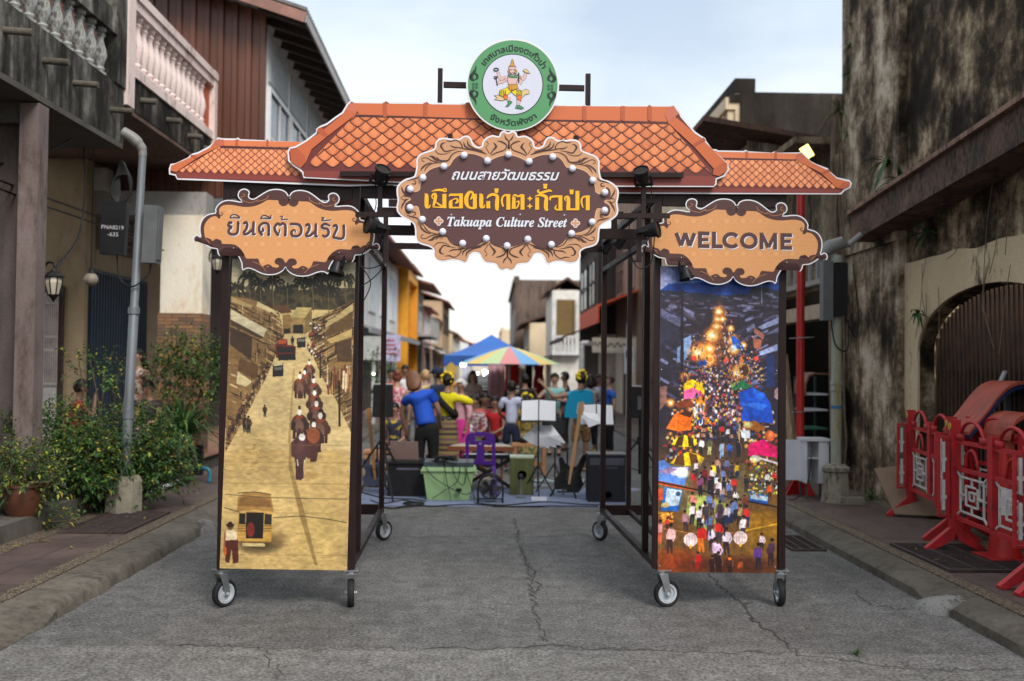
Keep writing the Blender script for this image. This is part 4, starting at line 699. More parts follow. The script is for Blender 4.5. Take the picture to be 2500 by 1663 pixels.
def paint_right(c):
    PA = lambda pts: [A2(*p) for p in pts]; PB = lambda pts: [B2(*p) for p in pts]; t = np.clip((c.Y-650)/60, 0, 1)[..., None]; u = np.clip((c.X-1615)/150, 0, 1)[..., None]
    c.a[:] = (np.array((126, 128, 168))*(1-t)+np.array((150, 150, 190))*t)*(1-u)+np.array((24, 92, 190))*u
    c.poly(PA([(165, 215), (230, 165), (380, 160), (520, 155), (720, 140), (1080, 150), (1080, 260), (165, 250)]), (16, 58, 138)); c.poly(PA([(150, 215), (320, 225), (600, 255), (830, 250), (860, 200), (960, 195), (1080, 225), (1080, 320), (150, 320)]), (30, 34, 52)); c.poly(PA([(150, 290), (1090, 290), (1090, 1700), (150, 1700)]), (40, 34, 48))
    g_ = np.clip((c.Y-1040)/130, 0, 1)[..., None]; c.a = c.a*(1-g_)+np.array((112, 76, 36))*g_
    for i in range(110):
        y = rnd.uniform(240, 420); x = rnd.uniform(160, 1080); c.line([A2(x, y), A2(x+rnd.uniform(10, 90), y+rnd.uniform(-8, 14))], rnd.uniform(1.5, 6), rnd.choice([(66, 62, 92), (44, 40, 60), (96, 92, 128), (70, 46, 66), (36, 32, 46), (120, 118, 150)]), .8)
    for s_, x0 in ((1, 165), (-1, 1075)):
        for i in range(75):
            y = rnd.uniform(320, 1000); x = x0+s_*rnd.uniform(0, 250); L_ = rnd.uniform(30, 160); c.line([A2(x, y), A2(x+s_*L_, y+L_*rnd.choice([.5, .6, -.05, .45]))], rnd.uniform(1.5, 9), rnd.choice([(52, 48, 78), (38, 36, 56), (76, 74, 112), (30, 26, 38), (128, 132, 178), (60, 44, 48)]), .85)
    for p, cc in (([(165, 350), (320, 450), (310, 500), (165, 420)], (92, 92, 128)), ([(165, 430), (310, 510), (300, 640), (165, 640)], (44, 42, 62)), ([(340, 590), (400, 560), (395, 700), (345, 760)], (132, 160, 206)), ([(290, 660), (318, 640), (312, 760), (290, 780)], (120, 150, 198)), ([(160, 880), (235, 925), (220, 940), (160, 905)], (120, 126, 170)), ([(160, 960), (215, 950), (210, 1080), (160, 1140)], (150, 104, 96)), ([(1072, 420), (910, 500), (940, 520), (1072, 470)], (128, 138, 176)), ([(1070, 500), (960, 560), (1070, 540)], (100, 104, 140)), ([(880, 500), (960, 560), (950, 600), (880, 540)], (176, 108, 88)), ([(915, 690), (1060, 630), (1060, 680), (930, 720)], (142, 152, 196)), ([(975, 720), (1040, 710), (1040, 960), (975, 960)], (30, 44, 92)), ([(870, 580), (940, 600), (930, 680), (880, 660)], (170, 96, 74)), ([(1040, 980), (1068, 960), (1062, 1060), (1035, 1040)], (166, 130, 138)), ([(820, 510), (880, 470), (890, 500), (830, 540)], (112, 116, 150))): c.poly(PA(p), cc)
    c.line([A2(330, 220), A2(325, 1150)], 6, (30, 22, 30)); c.line([A2(938, 150), A2(940, 330)], 1.5, (150, 150, 170))
    # glowing street and crowd
    for i in range(14): t_ = i/13; c.ell(*A2(620-20*t_, 330+430*t_), 12+30*t_, 20+10*t_, (150, 84, 40), .25, 1)
    for i in range(900):
        t_ = rnd.random()**.7; y = 340+900*t_; w_ = 40+260*t_; x = 630+40*t_+rnd.uniform(-w_, w_); r_ = 1.1+2.4*t_; c.ell(*A2(x, y), r_, r_*1.5, rnd.choice([(30, 22, 26), (44, 30, 30), (210, 190, 180), (150, 60, 50), (60, 84, 150), (196, 130, 80), (90, 60, 60), (120, 110, 140), (235, 225, 215), (180, 70, 60), (26, 20, 26), (70, 50, 46)]), .9)
    for x, y, r_ in ((610, 385, 12), (600, 440, 10), (590, 500, 12), (560, 565, 18), (485, 685, 20), (540, 670, 14), (530, 750, 16), (640, 440, 8), (720, 600, 12), (730, 670, 14), (755, 850, 18), (800, 640, 8), (450, 700, 20), (700, 510, 8), (440, 1120, 22), (240, 1080, 10), (350, 880, 10)):
        c.ell(*A2(x, y), r_*1.45, r_*1.45, (240, 130, 40), .75, 1); c.ell(*A2(x, y), r_*.95, r_*.95, (255, 214, 120), .95, 1); c.ell(*A2(x, y), r_*.45, r_*.45, (255, 250, 225), 1, 1)
    for x, y in ((420, 740), (540, 750), (668, 760), (785, 757), (895, 742)): c.ell(*A2(x, y), 6.5, 6, rnd.choice([(246, 128, 40), (236, 70, 50)]))
    c.ell(*A2(800, 830), 16, 17, (220, 150, 60), .8); c.ell(*A2(805, 835), 11, 14, (70, 40, 26)); c.poly(PA([(700, 570), (745, 575), (805, 660), (780, 680), (720, 650)]), (24, 84, 190)); c.ell(*A2(722, 660), 9, 10, (210, 235, 255), .9, 1); c.poly(PA([(445, 770), (500, 750), (525, 775), (510, 800), (450, 795)]), (24, 70, 168))
    for i in range(420):                               # stalls, wares and small lights on both sides of the street
        t_ = rnd.random(); y = 560+1000*t_; sd_ = rnd.choice((-1, 1)); x = 640+sd_*rnd.uniform(90+90*t_, 230+250*t_); x = min(1065, max(165, x)); q_ = rnd.random()
        if q_ < .25: c.ell(*A2(x, y), 2+4*t_, 2+4*t_, rnd.choice([(255, 190, 90), (255, 226, 150), (250, 150, 50)]), .9, 1)
        elif q_ < .6: w_ = 6+16*t_; c.poly([A2(x-w_, y), A2(x+w_, y-rnd.uniform(-4, 6)), A2(x+w_*.9, y+w_*.7), A2(x-w_*.9, y+w_*.8)], rnd.choice([(206, 110, 40), (150, 64, 30), (230, 180, 60), (60, 90, 150), (196, 60, 50), (90, 60, 44), (214, 200, 190)]), .85)
        else: c.person(*A2(x, y+20), 10+16*t_, rnd.choice([(220, 210, 210), (190, 50, 44), (60, 84, 140), (226, 160, 60), (120, 70, 60)]))
    for p, cc in (([(342, 935), (405, 900), (498, 940), (500, 1010), (342, 1000)], (248, 206, 14)), ([(342, 990), (410, 965), (480, 1000), (490, 1030), (342, 1058)], (236, 96, 160)), ([(410, 1070), (470, 1030), (530, 1045), (548, 1085), (520, 1095), (470, 1080)], (222, 130, 32)), ([(270, 1090), (340, 1060), (420, 1075), (440, 1110), (300, 1125)], (130, 56, 26)), ([(205, 1280), (270, 1170), (330, 1140), (425, 1180), (400, 1290), (300, 1300)], (250, 112, 20)), ([(300, 1165), (360, 1140), (415, 1160), (390, 1195)], (70, 34, 20)), ([(690, 935), (790, 910), (858, 950), (830, 975), (710, 980)], (28, 116, 70)), ([(690, 930), (770, 915), (715, 970)], (150, 168, 84)), ([(760, 1000), (870, 965), (960, 1010), (1010, 1090), (1030, 1240), (880, 1225), (785, 1220), (775, 1090)], (18, 78, 198)), ([(775, 1090), (900, 1080), (985, 1100), (940, 1140)], (44, 112, 226)), ([(870, 965), (960, 1010), (940, 1080), (880, 1020)], (32, 98, 216)), ([(500, 1190), (585, 1195), (580, 1260), (500, 1245)], (200, 106, 34)),
                  ([(245, 1400), (290, 1345), (350, 1328), (420, 1345), (452, 1400), (400, 1420), (290, 1415)], (246, 208, 20)), ([(300, 1345), (345, 1330), (330, 1412), (270, 1415)], (66, 42, 24)), ([(370, 1332), (410, 1345), (420, 1415), (380, 1415)], (66, 42, 24)), ([(225, 1560), (290, 1490), (370, 1458), (450, 1475), (500, 1505), (470, 1568)], (246, 208, 20)), ([(290, 1490), (340, 1465), (350, 1560), (262, 1560)], (96, 56, 26)), ([(380, 1462), (440, 1480), (460, 1568), (400, 1568)], (96, 56, 26)), ([(800, 1250), (880, 1215), (970, 1270), (960, 1295), (830, 1290)], (176, 100, 30)), ([(835, 1400), (950, 1360), (1055, 1420), (1058, 1500), (900, 1480), (835, 1490)], (226, 14, 104)), ([(950, 1360), (1055, 1420), (1058, 1500)], (190, 8, 84)), ([(745, 1240), (780, 1180), (770, 1400), (750, 1400)], (190, 150, 110)), ([(775, 1290), (850, 1295), (850, 1355), (785, 1350)], (226, 232, 240))): c.poly(PA(p), cc)
    c.ell(*A2(835, 1250), 13, 9, (255, 250, 170), 1, 1); c.ell(*A2(1003, 1335), 12, 13, (214, 90, 50)); c.ell(*A2(1003, 1330), 6, 12, (236, 140, 70), .8, 1); c.ell(*A2(890, 1510), 16, 10, (255, 255, 190), 1, 1); c.line([A2(870, 1490), A2(1060, 1545)], 5, (206, 196, 200)); c.ell(*A2(460, 1190), 13, 22, (225, 232, 240)); c.ell(*A2(470, 1200), 4, 14, (30, 70, 150)); c.ell(*A2(558, 1290), 10, 8, (205, 225, 235))
    SH = [(226, 216, 222), (206, 120, 110), (240, 150, 60), (200, 40, 36), (44, 80, 150), (230, 190, 30), (150, 70, 130), (60, 50, 60), (210, 200, 205), (90, 110, 160), (176, 130, 110), (30, 26, 36)]
    for t_ in sorted(rnd.random() for _ in range(210)): x = rnd.uniform(440-60*t_, 780+20*t_); y = 760+640*t_; c.person(*A2(x, y), 8+16*t_, rnd.choice(SH), rnd.choice([(35, 30, 40), (60, 50, 60), (30, 40, 80)]))
    for x, y, h, s_, p_ in ((470, 1480, 44, (230, 236, 240), (30, 28, 34)), (540, 1480, 44, (84, 92, 60), (196, 190, 130)), (635, 1510, 46, (170, 196, 220), (140, 170, 206)), (690, 1510, 44, (40, 90, 180), (40, 44, 70)), (765, 1500, 46, (30, 28, 44), (30, 26, 38)), (635, 1350, 34, (206, 30, 30), (30, 26, 30)), (680, 1370, 34, (230, 230, 238), (40, 34, 40)), (570, 1340, 30, (40, 34, 44), (26, 22, 30))): c.person(*A2(x, y), h, s_, p_)
    # lower part
    c.poly(PB([(610, 330), (700, 300), (860, 330), (1300, 300), (1320, 600), (1250, 700), (1100, 760), (850, 700), (610, 600)]), (110, 92, 60)); c.poly(PB([(850, 560), (1000, 560), (1150, 620), (1150, 900), (900, 800), (830, 700)]), (150, 160, 70)); c.ell(*B2(930, 650), 28, 34, (180, 196, 100), .7, 1); c.ell(*B2(1450, 800), 60, 45, (170, 120, 20), .8, 1); c.ell(*B2(1450, 950), 60, 50, (132, 92, 22), .7, 1); c.ell(*B2(750, 1090), 90, 40, (150, 56, 16), .9, 1); c.ell(*B2(1200, 1120), 150, 30, (70, 24, 12), .8, 1); c.ell(*B2(1000, 350), 50, 30, (96, 76, 66), .8, 1)
    for p, cc in (([(610, 285), (660, 275), (720, 330), (855, 335), (820, 480), (610, 440)], (86, 128, 206)), ([(690, 340), (850, 330), (840, 400), (720, 400)], (206, 200, 226)), ([(610, 370), (700, 330), (760, 350), (690, 390)], (150, 120, 160)), ([(612, 440), (900, 500), (900, 525), (612, 470)], (206, 76, 26)), ([(660, 490), (805, 515), (770, 685), (632, 680)], (36, 104, 196)), ([(680, 500), (800, 520), (770, 640), (660, 640)], (196, 216, 232)), ([(612, 510), (645, 500), (650, 590), (612, 600)], (220, 76, 20)), ([(620, 690), (730, 692), (720, 760), (640, 800), (612, 760)], (226, 150, 40)), ([(1330, 520), (1500, 560), (1480, 632), (1340, 600)], (20, 84, 176)), ([(1340, 540), (1490, 570), (1480, 605), (1350, 585)], (176, 200, 214)), ([(1330, 330), (1500, 300), (1560, 420), (1540, 560), (1330, 520)], (96, 80, 48))): c.poly(PB(p), cc)
    c.ell(*B2(800, 380), 20, 14, (255, 250, 240), .9, 1); c.ell(*B2(665, 635), 10, 6, (226, 200, 130)); c.ell(*B2(770, 545), 6, 6, (60, 90, 120))
    for i in range(140): c.ell(*B2(rnd.uniform(1335, 1560), rnd.uniform(330, 560)), rnd.uniform(1.5, 4), rnd.uniform(1.5, 4), rnd.choice([(236, 220, 90), (150, 170, 60), (230, 230, 225), (40, 34, 36), (196, 60, 40), (60, 110, 160), (120, 90, 40)]))
    for i in range(40): c.ell(*B2(rnd.uniform(612, 740), rnd.uniform(690, 800)), rnd.uniform(2, 4), rnd.uniform(2, 4), rnd.choice([(226, 120, 30), (120, 50, 26), (240, 190, 80)]))
    c.line([B2(610, 450), B2(1000, 530), B2(1300, 600), B2(1560, 650)], 4, (36, 24, 24)); c.line([B2(650, 820), B2(850, 855), B2(1200, 855), B2(1560, 780)], 1.8, (214, 130, 50)); c.line([B2(1300, 840), B2(1560, 785)], 2, (220, 180, 30))
    for x, y, h, s_, p_ in ((895, 500, 44, (206, 34, 40), (150, 60, 40)), (945, 510, 44, (150, 186, 206), (30, 34, 50)), (985, 490, 52, (110, 24, 34), (40, 24, 30)), (1050, 450, 50, (240, 214, 30), (36, 30, 30)), (1140, 500, 48, (240, 206, 24), (40, 34, 36)), (1165, 420, 40, (110, 34, 40), (50, 34, 36)), (1078, 520, 40, (214, 226, 238), (180, 190, 206)), (1038, 600, 46, (230, 232, 240), (40, 30, 34)), (1120, 620, 48, (196, 160, 150), (70, 84, 130)), (1170, 560, 40, (226, 226, 232), (30, 28, 34)), (1200, 590, 40, (220, 222, 230), (40, 34, 36)), (1225, 640, 42, (222, 222, 214), (40, 36, 40)), (825, 850, 56, (166, 120, 130), (60, 40, 44)), (980, 760, 50, (236, 226, 226), (226, 140, 30)), (1038, 720, 46, (124, 124, 170), (60, 50, 60)), (1090, 830, 62, (160, 110, 170), (36, 28, 36)), (1200, 780, 52, (36, 30, 36), (36, 30, 36)), (1255, 800, 54, (176, 150, 90), (44, 36, 34)), (955, 860, 46, (230, 226, 230), (60, 50, 60)), (1025, 860, 50, (110, 112, 140), (50, 44, 56)), (700, 1020, 76, (226, 176, 176), (60, 34, 34)), (945, 1010, 74, (206, 30, 24), (214, 110, 30)), (1040, 1000, 66, (226, 206, 232), (50, 36, 44)), (1150, 1030, 70, (232, 212, 232), (44, 30, 36)), (1075, 1130, 76, (222, 190, 226), (60, 30, 30)), (925, 1150, 46, (206, 24, 24), (150, 20, 20)), (1040, 1190, 50, (50, 22, 22), (40, 20, 20)), (1095, 1190, 60, (40, 18, 20), (40, 18, 20)), (1180, 1190, 50, (66, 30, 22), (44, 22, 20)), (1265, 1190, 40, (170, 70, 30), (100, 40, 20)), (1435, 1000, 46, (226, 206, 214), (50, 36, 40)), (1410, 1150, 68, (90, 50, 130), (40, 28, 44)), (1510, 1120, 70, (70, 44, 60), (50, 30, 40)), (625, 940, 60, (226, 150, 150), (206, 90, 60)), (680, 830, 30, (210, 50, 40), (60, 30, 30)), (1310, 530, 42, (40, 36, 44), (50, 40, 44)), (1480, 500, 42, (230, 226, 220), (40, 34, 38)), (1545, 480, 40, (196, 40, 36), (60, 30, 36)), (1500, 600, 46, (226, 84, 26), (80, 44, 30)), (1300, 690, 44, (120, 50, 40), (60, 40, 50))): c.person(*B2(x, y), h, s_, p_)
    for i in range(34): y = 330+620*rnd.random(); c.person(*B2(rnd.uniform(880, 1320), y), 24+.04*y, rnd.choice(SH), rnd.choice([(35, 30, 40), (60, 50, 60), (30, 40, 80)]))
    for x, y in ((868, 910), (1265, 895)):
        c.ell(*B2(x, y), 17, 16.5, (240, 222, 226))
        for d in (-.6, -.2, .25, .65): c.line([B2(x+d*48, y-40), B2(x+d*56, y), B2(x+d*48, y+40)], 1.2, (226, 150, 130))
        c.ell(*B2(x, y+55), 3, 5, (236, 170, 60))
    c.ell(*B2(1180, 1060), 4, 4, (250, 120, 30)); c.blur(1); c.noise(9, .3, 15); c.noise(50, .32, 16)
poster((567, 632), (868, 640), (536, 1388), (847, 1393), paint_left); poster((1613, 650), (1902, 652), (1606, 1397), (1896, 1400), paint_right)
# ---- roof boards
ORG = (222, 124, 74)
def jit(c, a=14): k = rnd.uniform(-a, a); return col(c[0]+k, c[1]+k*.9+rnd.uniform(-4, 4), c[2]+k*.7)
def roofboard(outline, yl, tilebox, tw, rh, hips, ridge, eave, caps, pale=0):
    """outline in photo pixels; tilebox=(x0,y0,x1,y1,slope top),(..) lines; scale shaped tiles drawn row over row"""
    f = lambda k: (lambda u, v: GL(u, v, yl-k*.0011)); mb = MB()
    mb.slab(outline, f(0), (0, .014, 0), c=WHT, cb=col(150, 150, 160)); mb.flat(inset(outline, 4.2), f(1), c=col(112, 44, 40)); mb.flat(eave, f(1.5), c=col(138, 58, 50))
    (tx0, ty0), (tx1, ty1) = tilebox[0]; (bx0, by0), (bx1, by1) = tilebox[1]; (lx0, ly0), (lx1, ly1) = hips[0]; (rx0, ry0), (rx1, ry1) = hips[1]
    top = lambda x: ty0+(ty1-ty0)*(x-tx0)/(tx1-tx0); bot = lambda x: by0+(by1-by0)*(x-bx0)/(bx1-bx0)
    hl = lambda y: lx0+(lx1-lx0)*(y-ly0)/(ly1-ly0); hr = lambda y: rx0+(rx1-rx0)*(y-ry0)/(ry1-ry0)
    nrow = int(round((bot((bx0+bx1)/2)-top((bx0+bx1)/2))/rh)); lay = 2
    for r in range(nrow, 0, -1):
        lay += .35; fr = r/nrow; k = -2
        while True:
            x = min(bx0, lx1)-tw+(k+(r % 2)*.5)*tw; k += 1
            if x > max(bx1, rx1)+tw: break
            yb = top(x)+(bot(x)-top(x))*fr; 
            if x+tw*.5 < hl(yb-rh) or x-tw*.5 > hr(yb-rh): continue
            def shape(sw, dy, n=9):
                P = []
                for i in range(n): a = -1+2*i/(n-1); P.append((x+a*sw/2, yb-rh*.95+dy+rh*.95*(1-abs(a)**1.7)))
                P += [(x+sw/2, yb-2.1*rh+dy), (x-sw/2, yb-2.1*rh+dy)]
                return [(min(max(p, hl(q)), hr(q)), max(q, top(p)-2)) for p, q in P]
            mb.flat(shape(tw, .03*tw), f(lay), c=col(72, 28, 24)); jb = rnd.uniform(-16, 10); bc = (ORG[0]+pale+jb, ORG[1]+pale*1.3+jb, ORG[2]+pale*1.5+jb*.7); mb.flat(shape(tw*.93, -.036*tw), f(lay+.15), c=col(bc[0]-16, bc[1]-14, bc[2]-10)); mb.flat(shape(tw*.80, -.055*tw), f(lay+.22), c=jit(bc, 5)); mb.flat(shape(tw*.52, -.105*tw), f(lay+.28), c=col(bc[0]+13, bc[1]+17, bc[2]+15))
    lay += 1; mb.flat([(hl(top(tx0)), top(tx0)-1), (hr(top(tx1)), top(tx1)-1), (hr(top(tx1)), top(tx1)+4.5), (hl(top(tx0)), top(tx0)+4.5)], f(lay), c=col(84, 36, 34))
    mb.flat(ridge, f(lay+.5), c=col(212+pale, 112+pale, 66+pale))
    for p, cc in caps: lay += .3; mb.flat(p, f(lay+1), c=col(*cc))
    return mb.build('roof_board', VIN, gate, fixn=False)
def POS(p): return sum(p[i][0]*p[(i+1) % len(p)][1]-p[(i+1) % len(p)][0]*p[i][1] for i in range(len(p))) < 0
CA = lambda pts: [(400+x/2.773, 220+y/2.773) for x, y in pts]; CB = lambda pts: [(1250+x/2.773, 220+y/2.773) for x, y in pts]
def strips(pts, w, c1): return [(q, c1) for q in ribbon(pts, w)]
oc = CA([(1600, 628), (945, 595), (936, 560), (915, 540), (870, 510), (842, 480), (835, 420), (850, 388), (890, 380), (960, 338), (1030, 285), (1030, 262), (1058, 242), (1100, 225), (1160, 180), (1205, 150), (1240, 92), (1268, 66), (1295, 80), (1480, 80), (1503, 64), (1530, 80), (1760, 82), (1780, 68), (1800, 84), (2040, 92), (2060, 80), (2080, 95)])+CB([(300, 100), (470, 108), (487, 92), (505, 107), (735, 110), (750, 94), (770, 108), (912, 104), (930, 88), (950, 104), (1080, 106), (1100, 98), (1140, 150), (1150, 175), (1190, 222), (1240, 280), (1280, 308), (1308, 325), (1316, 345), (1350, 392), (1390, 430), (1440, 475), (1465, 500), (1470, 540), (1440, 585), (1387, 605), (1385, 640), (1365, 656), (700, 655)])
capsC = [(CA([(1320, 110), (1300, 165), (1110, 310), (1000, 400), (960, 490), (925, 528), (862, 490), (852, 405), (900, 392), (1040, 300), (1110, 245), (1210, 165), (1250, 105), (1285, 85)]), (205, 104, 60)), (CA([(862, 490), (852, 405), (900, 392), (955, 445), (960, 490), (925, 528)]), (188, 90, 52)), (CA([(1035, 285), (1040, 262), (1065, 250), (1112, 305), (1095, 320)]), (184, 86, 50)), (CA([(1235, 130), (1262, 85), (1300, 90), (1325, 120), (1300, 160)]), (206, 112, 84)),
         (CB([(1050, 215), (1105, 180), (1300, 345), (1460, 500), (1452, 550), (1400, 580), (1360, 570), (1365, 530), (1230, 380)]), (208, 106, 58)), (CB([(1365, 530), (1440, 485), (1460, 500), (1455, 548), (1402, 582), (1362, 572)]), (190, 92, 52)), (CB([(1225, 370), (1300, 320), (1312, 345), (1232, 388)]), (176, 82, 48)), (CB([(1035, 170), (1055, 115), (1095, 105), (1130, 160), (1060, 218)]), (204, 112, 84))]
for P, sgn in ((CA, 1), (CB, 1)):
    for x in ((1495, 1770, 2055) if P is CA else (490, 750, 932)): y = 85 if P is CA else 108; capsC.append((P([(x-12, y), (x+14, y), (x+14, y+95), (x+2, y+102), (x-14, y+92)]), (186, 90, 52)))
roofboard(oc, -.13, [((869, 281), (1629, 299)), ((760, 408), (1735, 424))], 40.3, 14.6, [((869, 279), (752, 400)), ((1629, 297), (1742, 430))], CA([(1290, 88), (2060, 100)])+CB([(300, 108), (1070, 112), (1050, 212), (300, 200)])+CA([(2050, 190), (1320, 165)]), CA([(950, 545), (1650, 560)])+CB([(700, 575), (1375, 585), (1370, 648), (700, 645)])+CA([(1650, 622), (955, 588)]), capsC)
ol = CA([(1700, 640), (1240, 652), (90, 606), (76, 580), (35, 570), (33, 532), (45, 500), (80, 495), (165, 455), (175, 442), (192, 430), (230, 420), (305, 380), (338, 352), (365, 320), (395, 326), (488, 328), (502, 320), (515, 332), (690, 340), (705, 332), (722, 344), (900, 350), (1700, 372)])
capsL = [(CA([(345, 345), (405, 345), (395, 372), (240, 450), (110, 535), (85, 555), (45, 545), (48, 512), (180, 455), (230, 432), (310, 390)]), (210, 112, 66)), (CA([(330, 375), (352, 335), (405, 335), (408, 375), (380, 380)]), (202, 104, 78)), (CA([(178, 452), (186, 435), (235, 455), (215, 468)]), (184, 88, 54))]+[(CA([(x-8, 335), (x+9, 335), (x+9, 380), (x-9, 380)]), (190, 96, 58)) for x in (492, 700)]
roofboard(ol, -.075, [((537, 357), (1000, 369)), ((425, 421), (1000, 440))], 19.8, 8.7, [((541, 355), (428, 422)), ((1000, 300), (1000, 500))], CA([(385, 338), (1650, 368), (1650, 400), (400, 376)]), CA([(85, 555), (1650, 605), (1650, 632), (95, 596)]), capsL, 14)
orr = CB([(300, 700), (300, 385), (1380, 400), (1395, 408), (1568, 412), (1582, 404), (1598, 414), (1760, 424), (1775, 414), (1792, 424), (1940, 422), (1962, 416), (1985, 440), (2022, 480), (2060, 500), (2140, 530), (2152, 550), (2200, 590), (2288, 610), (2301, 632), (2292, 660), (2250, 684), (2230, 706)])
capsR = [(CB([(1930, 435), (1975, 440), (2030, 490), (2140, 545), (2200, 600), (2288, 622), (2288, 650), (2245, 670), (2205, 665), (2090, 560), (1925, 475)]), (210, 112, 66)), (CB([(1915, 465), (1930, 430), (1962, 425), (1985, 455), (1950, 480)]), (202, 104, 78)), (CB([(2095, 560), (2140, 535), (2155, 552), (2110, 572)]), (184, 88, 54)), (CB([(2205, 665), (2240, 625), (2288, 622), (2288, 650), (2245, 670)]), (190, 94, 56))]+[(CB([(x-8, 415), (x+9, 415), (x+9, 466), (x-9, 464)]), (190, 96, 58)) for x in (1590, 1785)]
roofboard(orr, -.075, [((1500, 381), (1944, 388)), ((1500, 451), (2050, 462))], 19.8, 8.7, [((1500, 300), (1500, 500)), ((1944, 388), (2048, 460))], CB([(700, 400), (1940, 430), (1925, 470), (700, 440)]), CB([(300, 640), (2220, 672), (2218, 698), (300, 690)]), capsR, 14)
# ---- lettering strokes
def strokes(mb, L, conv, fn0, w, c, dx=0, dy=0, cap=True):
    for i_, s_ in enumerate(L):
        fn = (lambda f0, o_: (lambda u, v: f0(u, v)-Vector((0, o_, 0))))(fn0, i_*.00006)
        pts = [((p[0]+dx), (p[1]+dy), p[2]) if len(p) > 2 else (p[0]+dx, p[1]+dy, w) for p in s_]
        P = cr(pts, 4, False) if len(pts) > 2 else pts
        for j_, q in enumerate(ribbon(P, w)): fn = (lambda f0, o_: (lambda u, v: f0(u, v)-Vector((0, o_, 0))))(fn0, i_*.00006+(j_ % 2)*.00003); mb.flat([conv(*z) for z in q], fn, c=c)
        if cap:
            for p in (pts[0], pts[-1]): mb.flat([conv(p[0]+p[2]/2*math.cos(a*math.pi/4), p[1]+p[2]/2*math.sin(a*math.pi/4)) for a in range(8)], fn, c=c)
THW = [[(515, 508), (487, 512), (482, 548), (515, 562), (487, 590), (484, 625), (515, 648), (565, 645), (590, 610), (596, 505)], [(500, 448, 16), (512, 425, 16), (550, 412, 16), (590, 425, 16), (612, 452, 18), (500, 448, 16)],
       [(668, 515), (692, 505), (706, 535), (690, 590), (665, 625), (680, 648), (715, 635), (770, 590)], [(782, 505), (776, 640), (800, 645, 20)],
       [(870, 625, 18), (895, 600), (890, 575, 20)], [(880, 652), (850, 605), (852, 555), (885, 520), (930, 515), (962, 545), (962, 655)], [(868, 455, 16), (890, 428, 16), (925, 425, 16), (985, 460, 18), (868, 455, 16)], [(990, 420, 14), (985, 458, 18)],
       [(1075, 655), (1040, 605), (1038, 555), (1070, 520), (1100, 535), (1130, 518), (1162, 545), (1160, 660)], [(1095, 590, 16), (1090, 625, 18), (1068, 640, 14)], [(1105, 435, 14), (1130, 435, 16), (1120, 468, 16), (1190, 470, 14)],
       [(1228, 525), (1315, 530), (1352, 570), (1345, 640), (1300, 672), (1245, 660), (1238, 615), (1272, 595, 20), (1282, 620, 16)],
       [(1413, 540), (1437, 528), (1452, 560), (1437, 615), (1412, 648), (1427, 670), (1462, 660), (1518, 615)], [(1528, 530), (1524, 665), (1548, 670, 20)],
       [(1695, 545, 22), (1640, 525), (1598, 550), (1620, 575), (1670, 590), (1680, 640), (1645, 675), (1612, 660, 22)], [(1600, 445, 14), (1625, 455, 16), (1598, 475, 16), (1650, 485, 16), (1708, 475, 14)],
       [(1742, 550), (1770, 540), (1782, 575), (1762, 620), (1742, 670), (1760, 690), (1855, 690), (1862, 545)]]
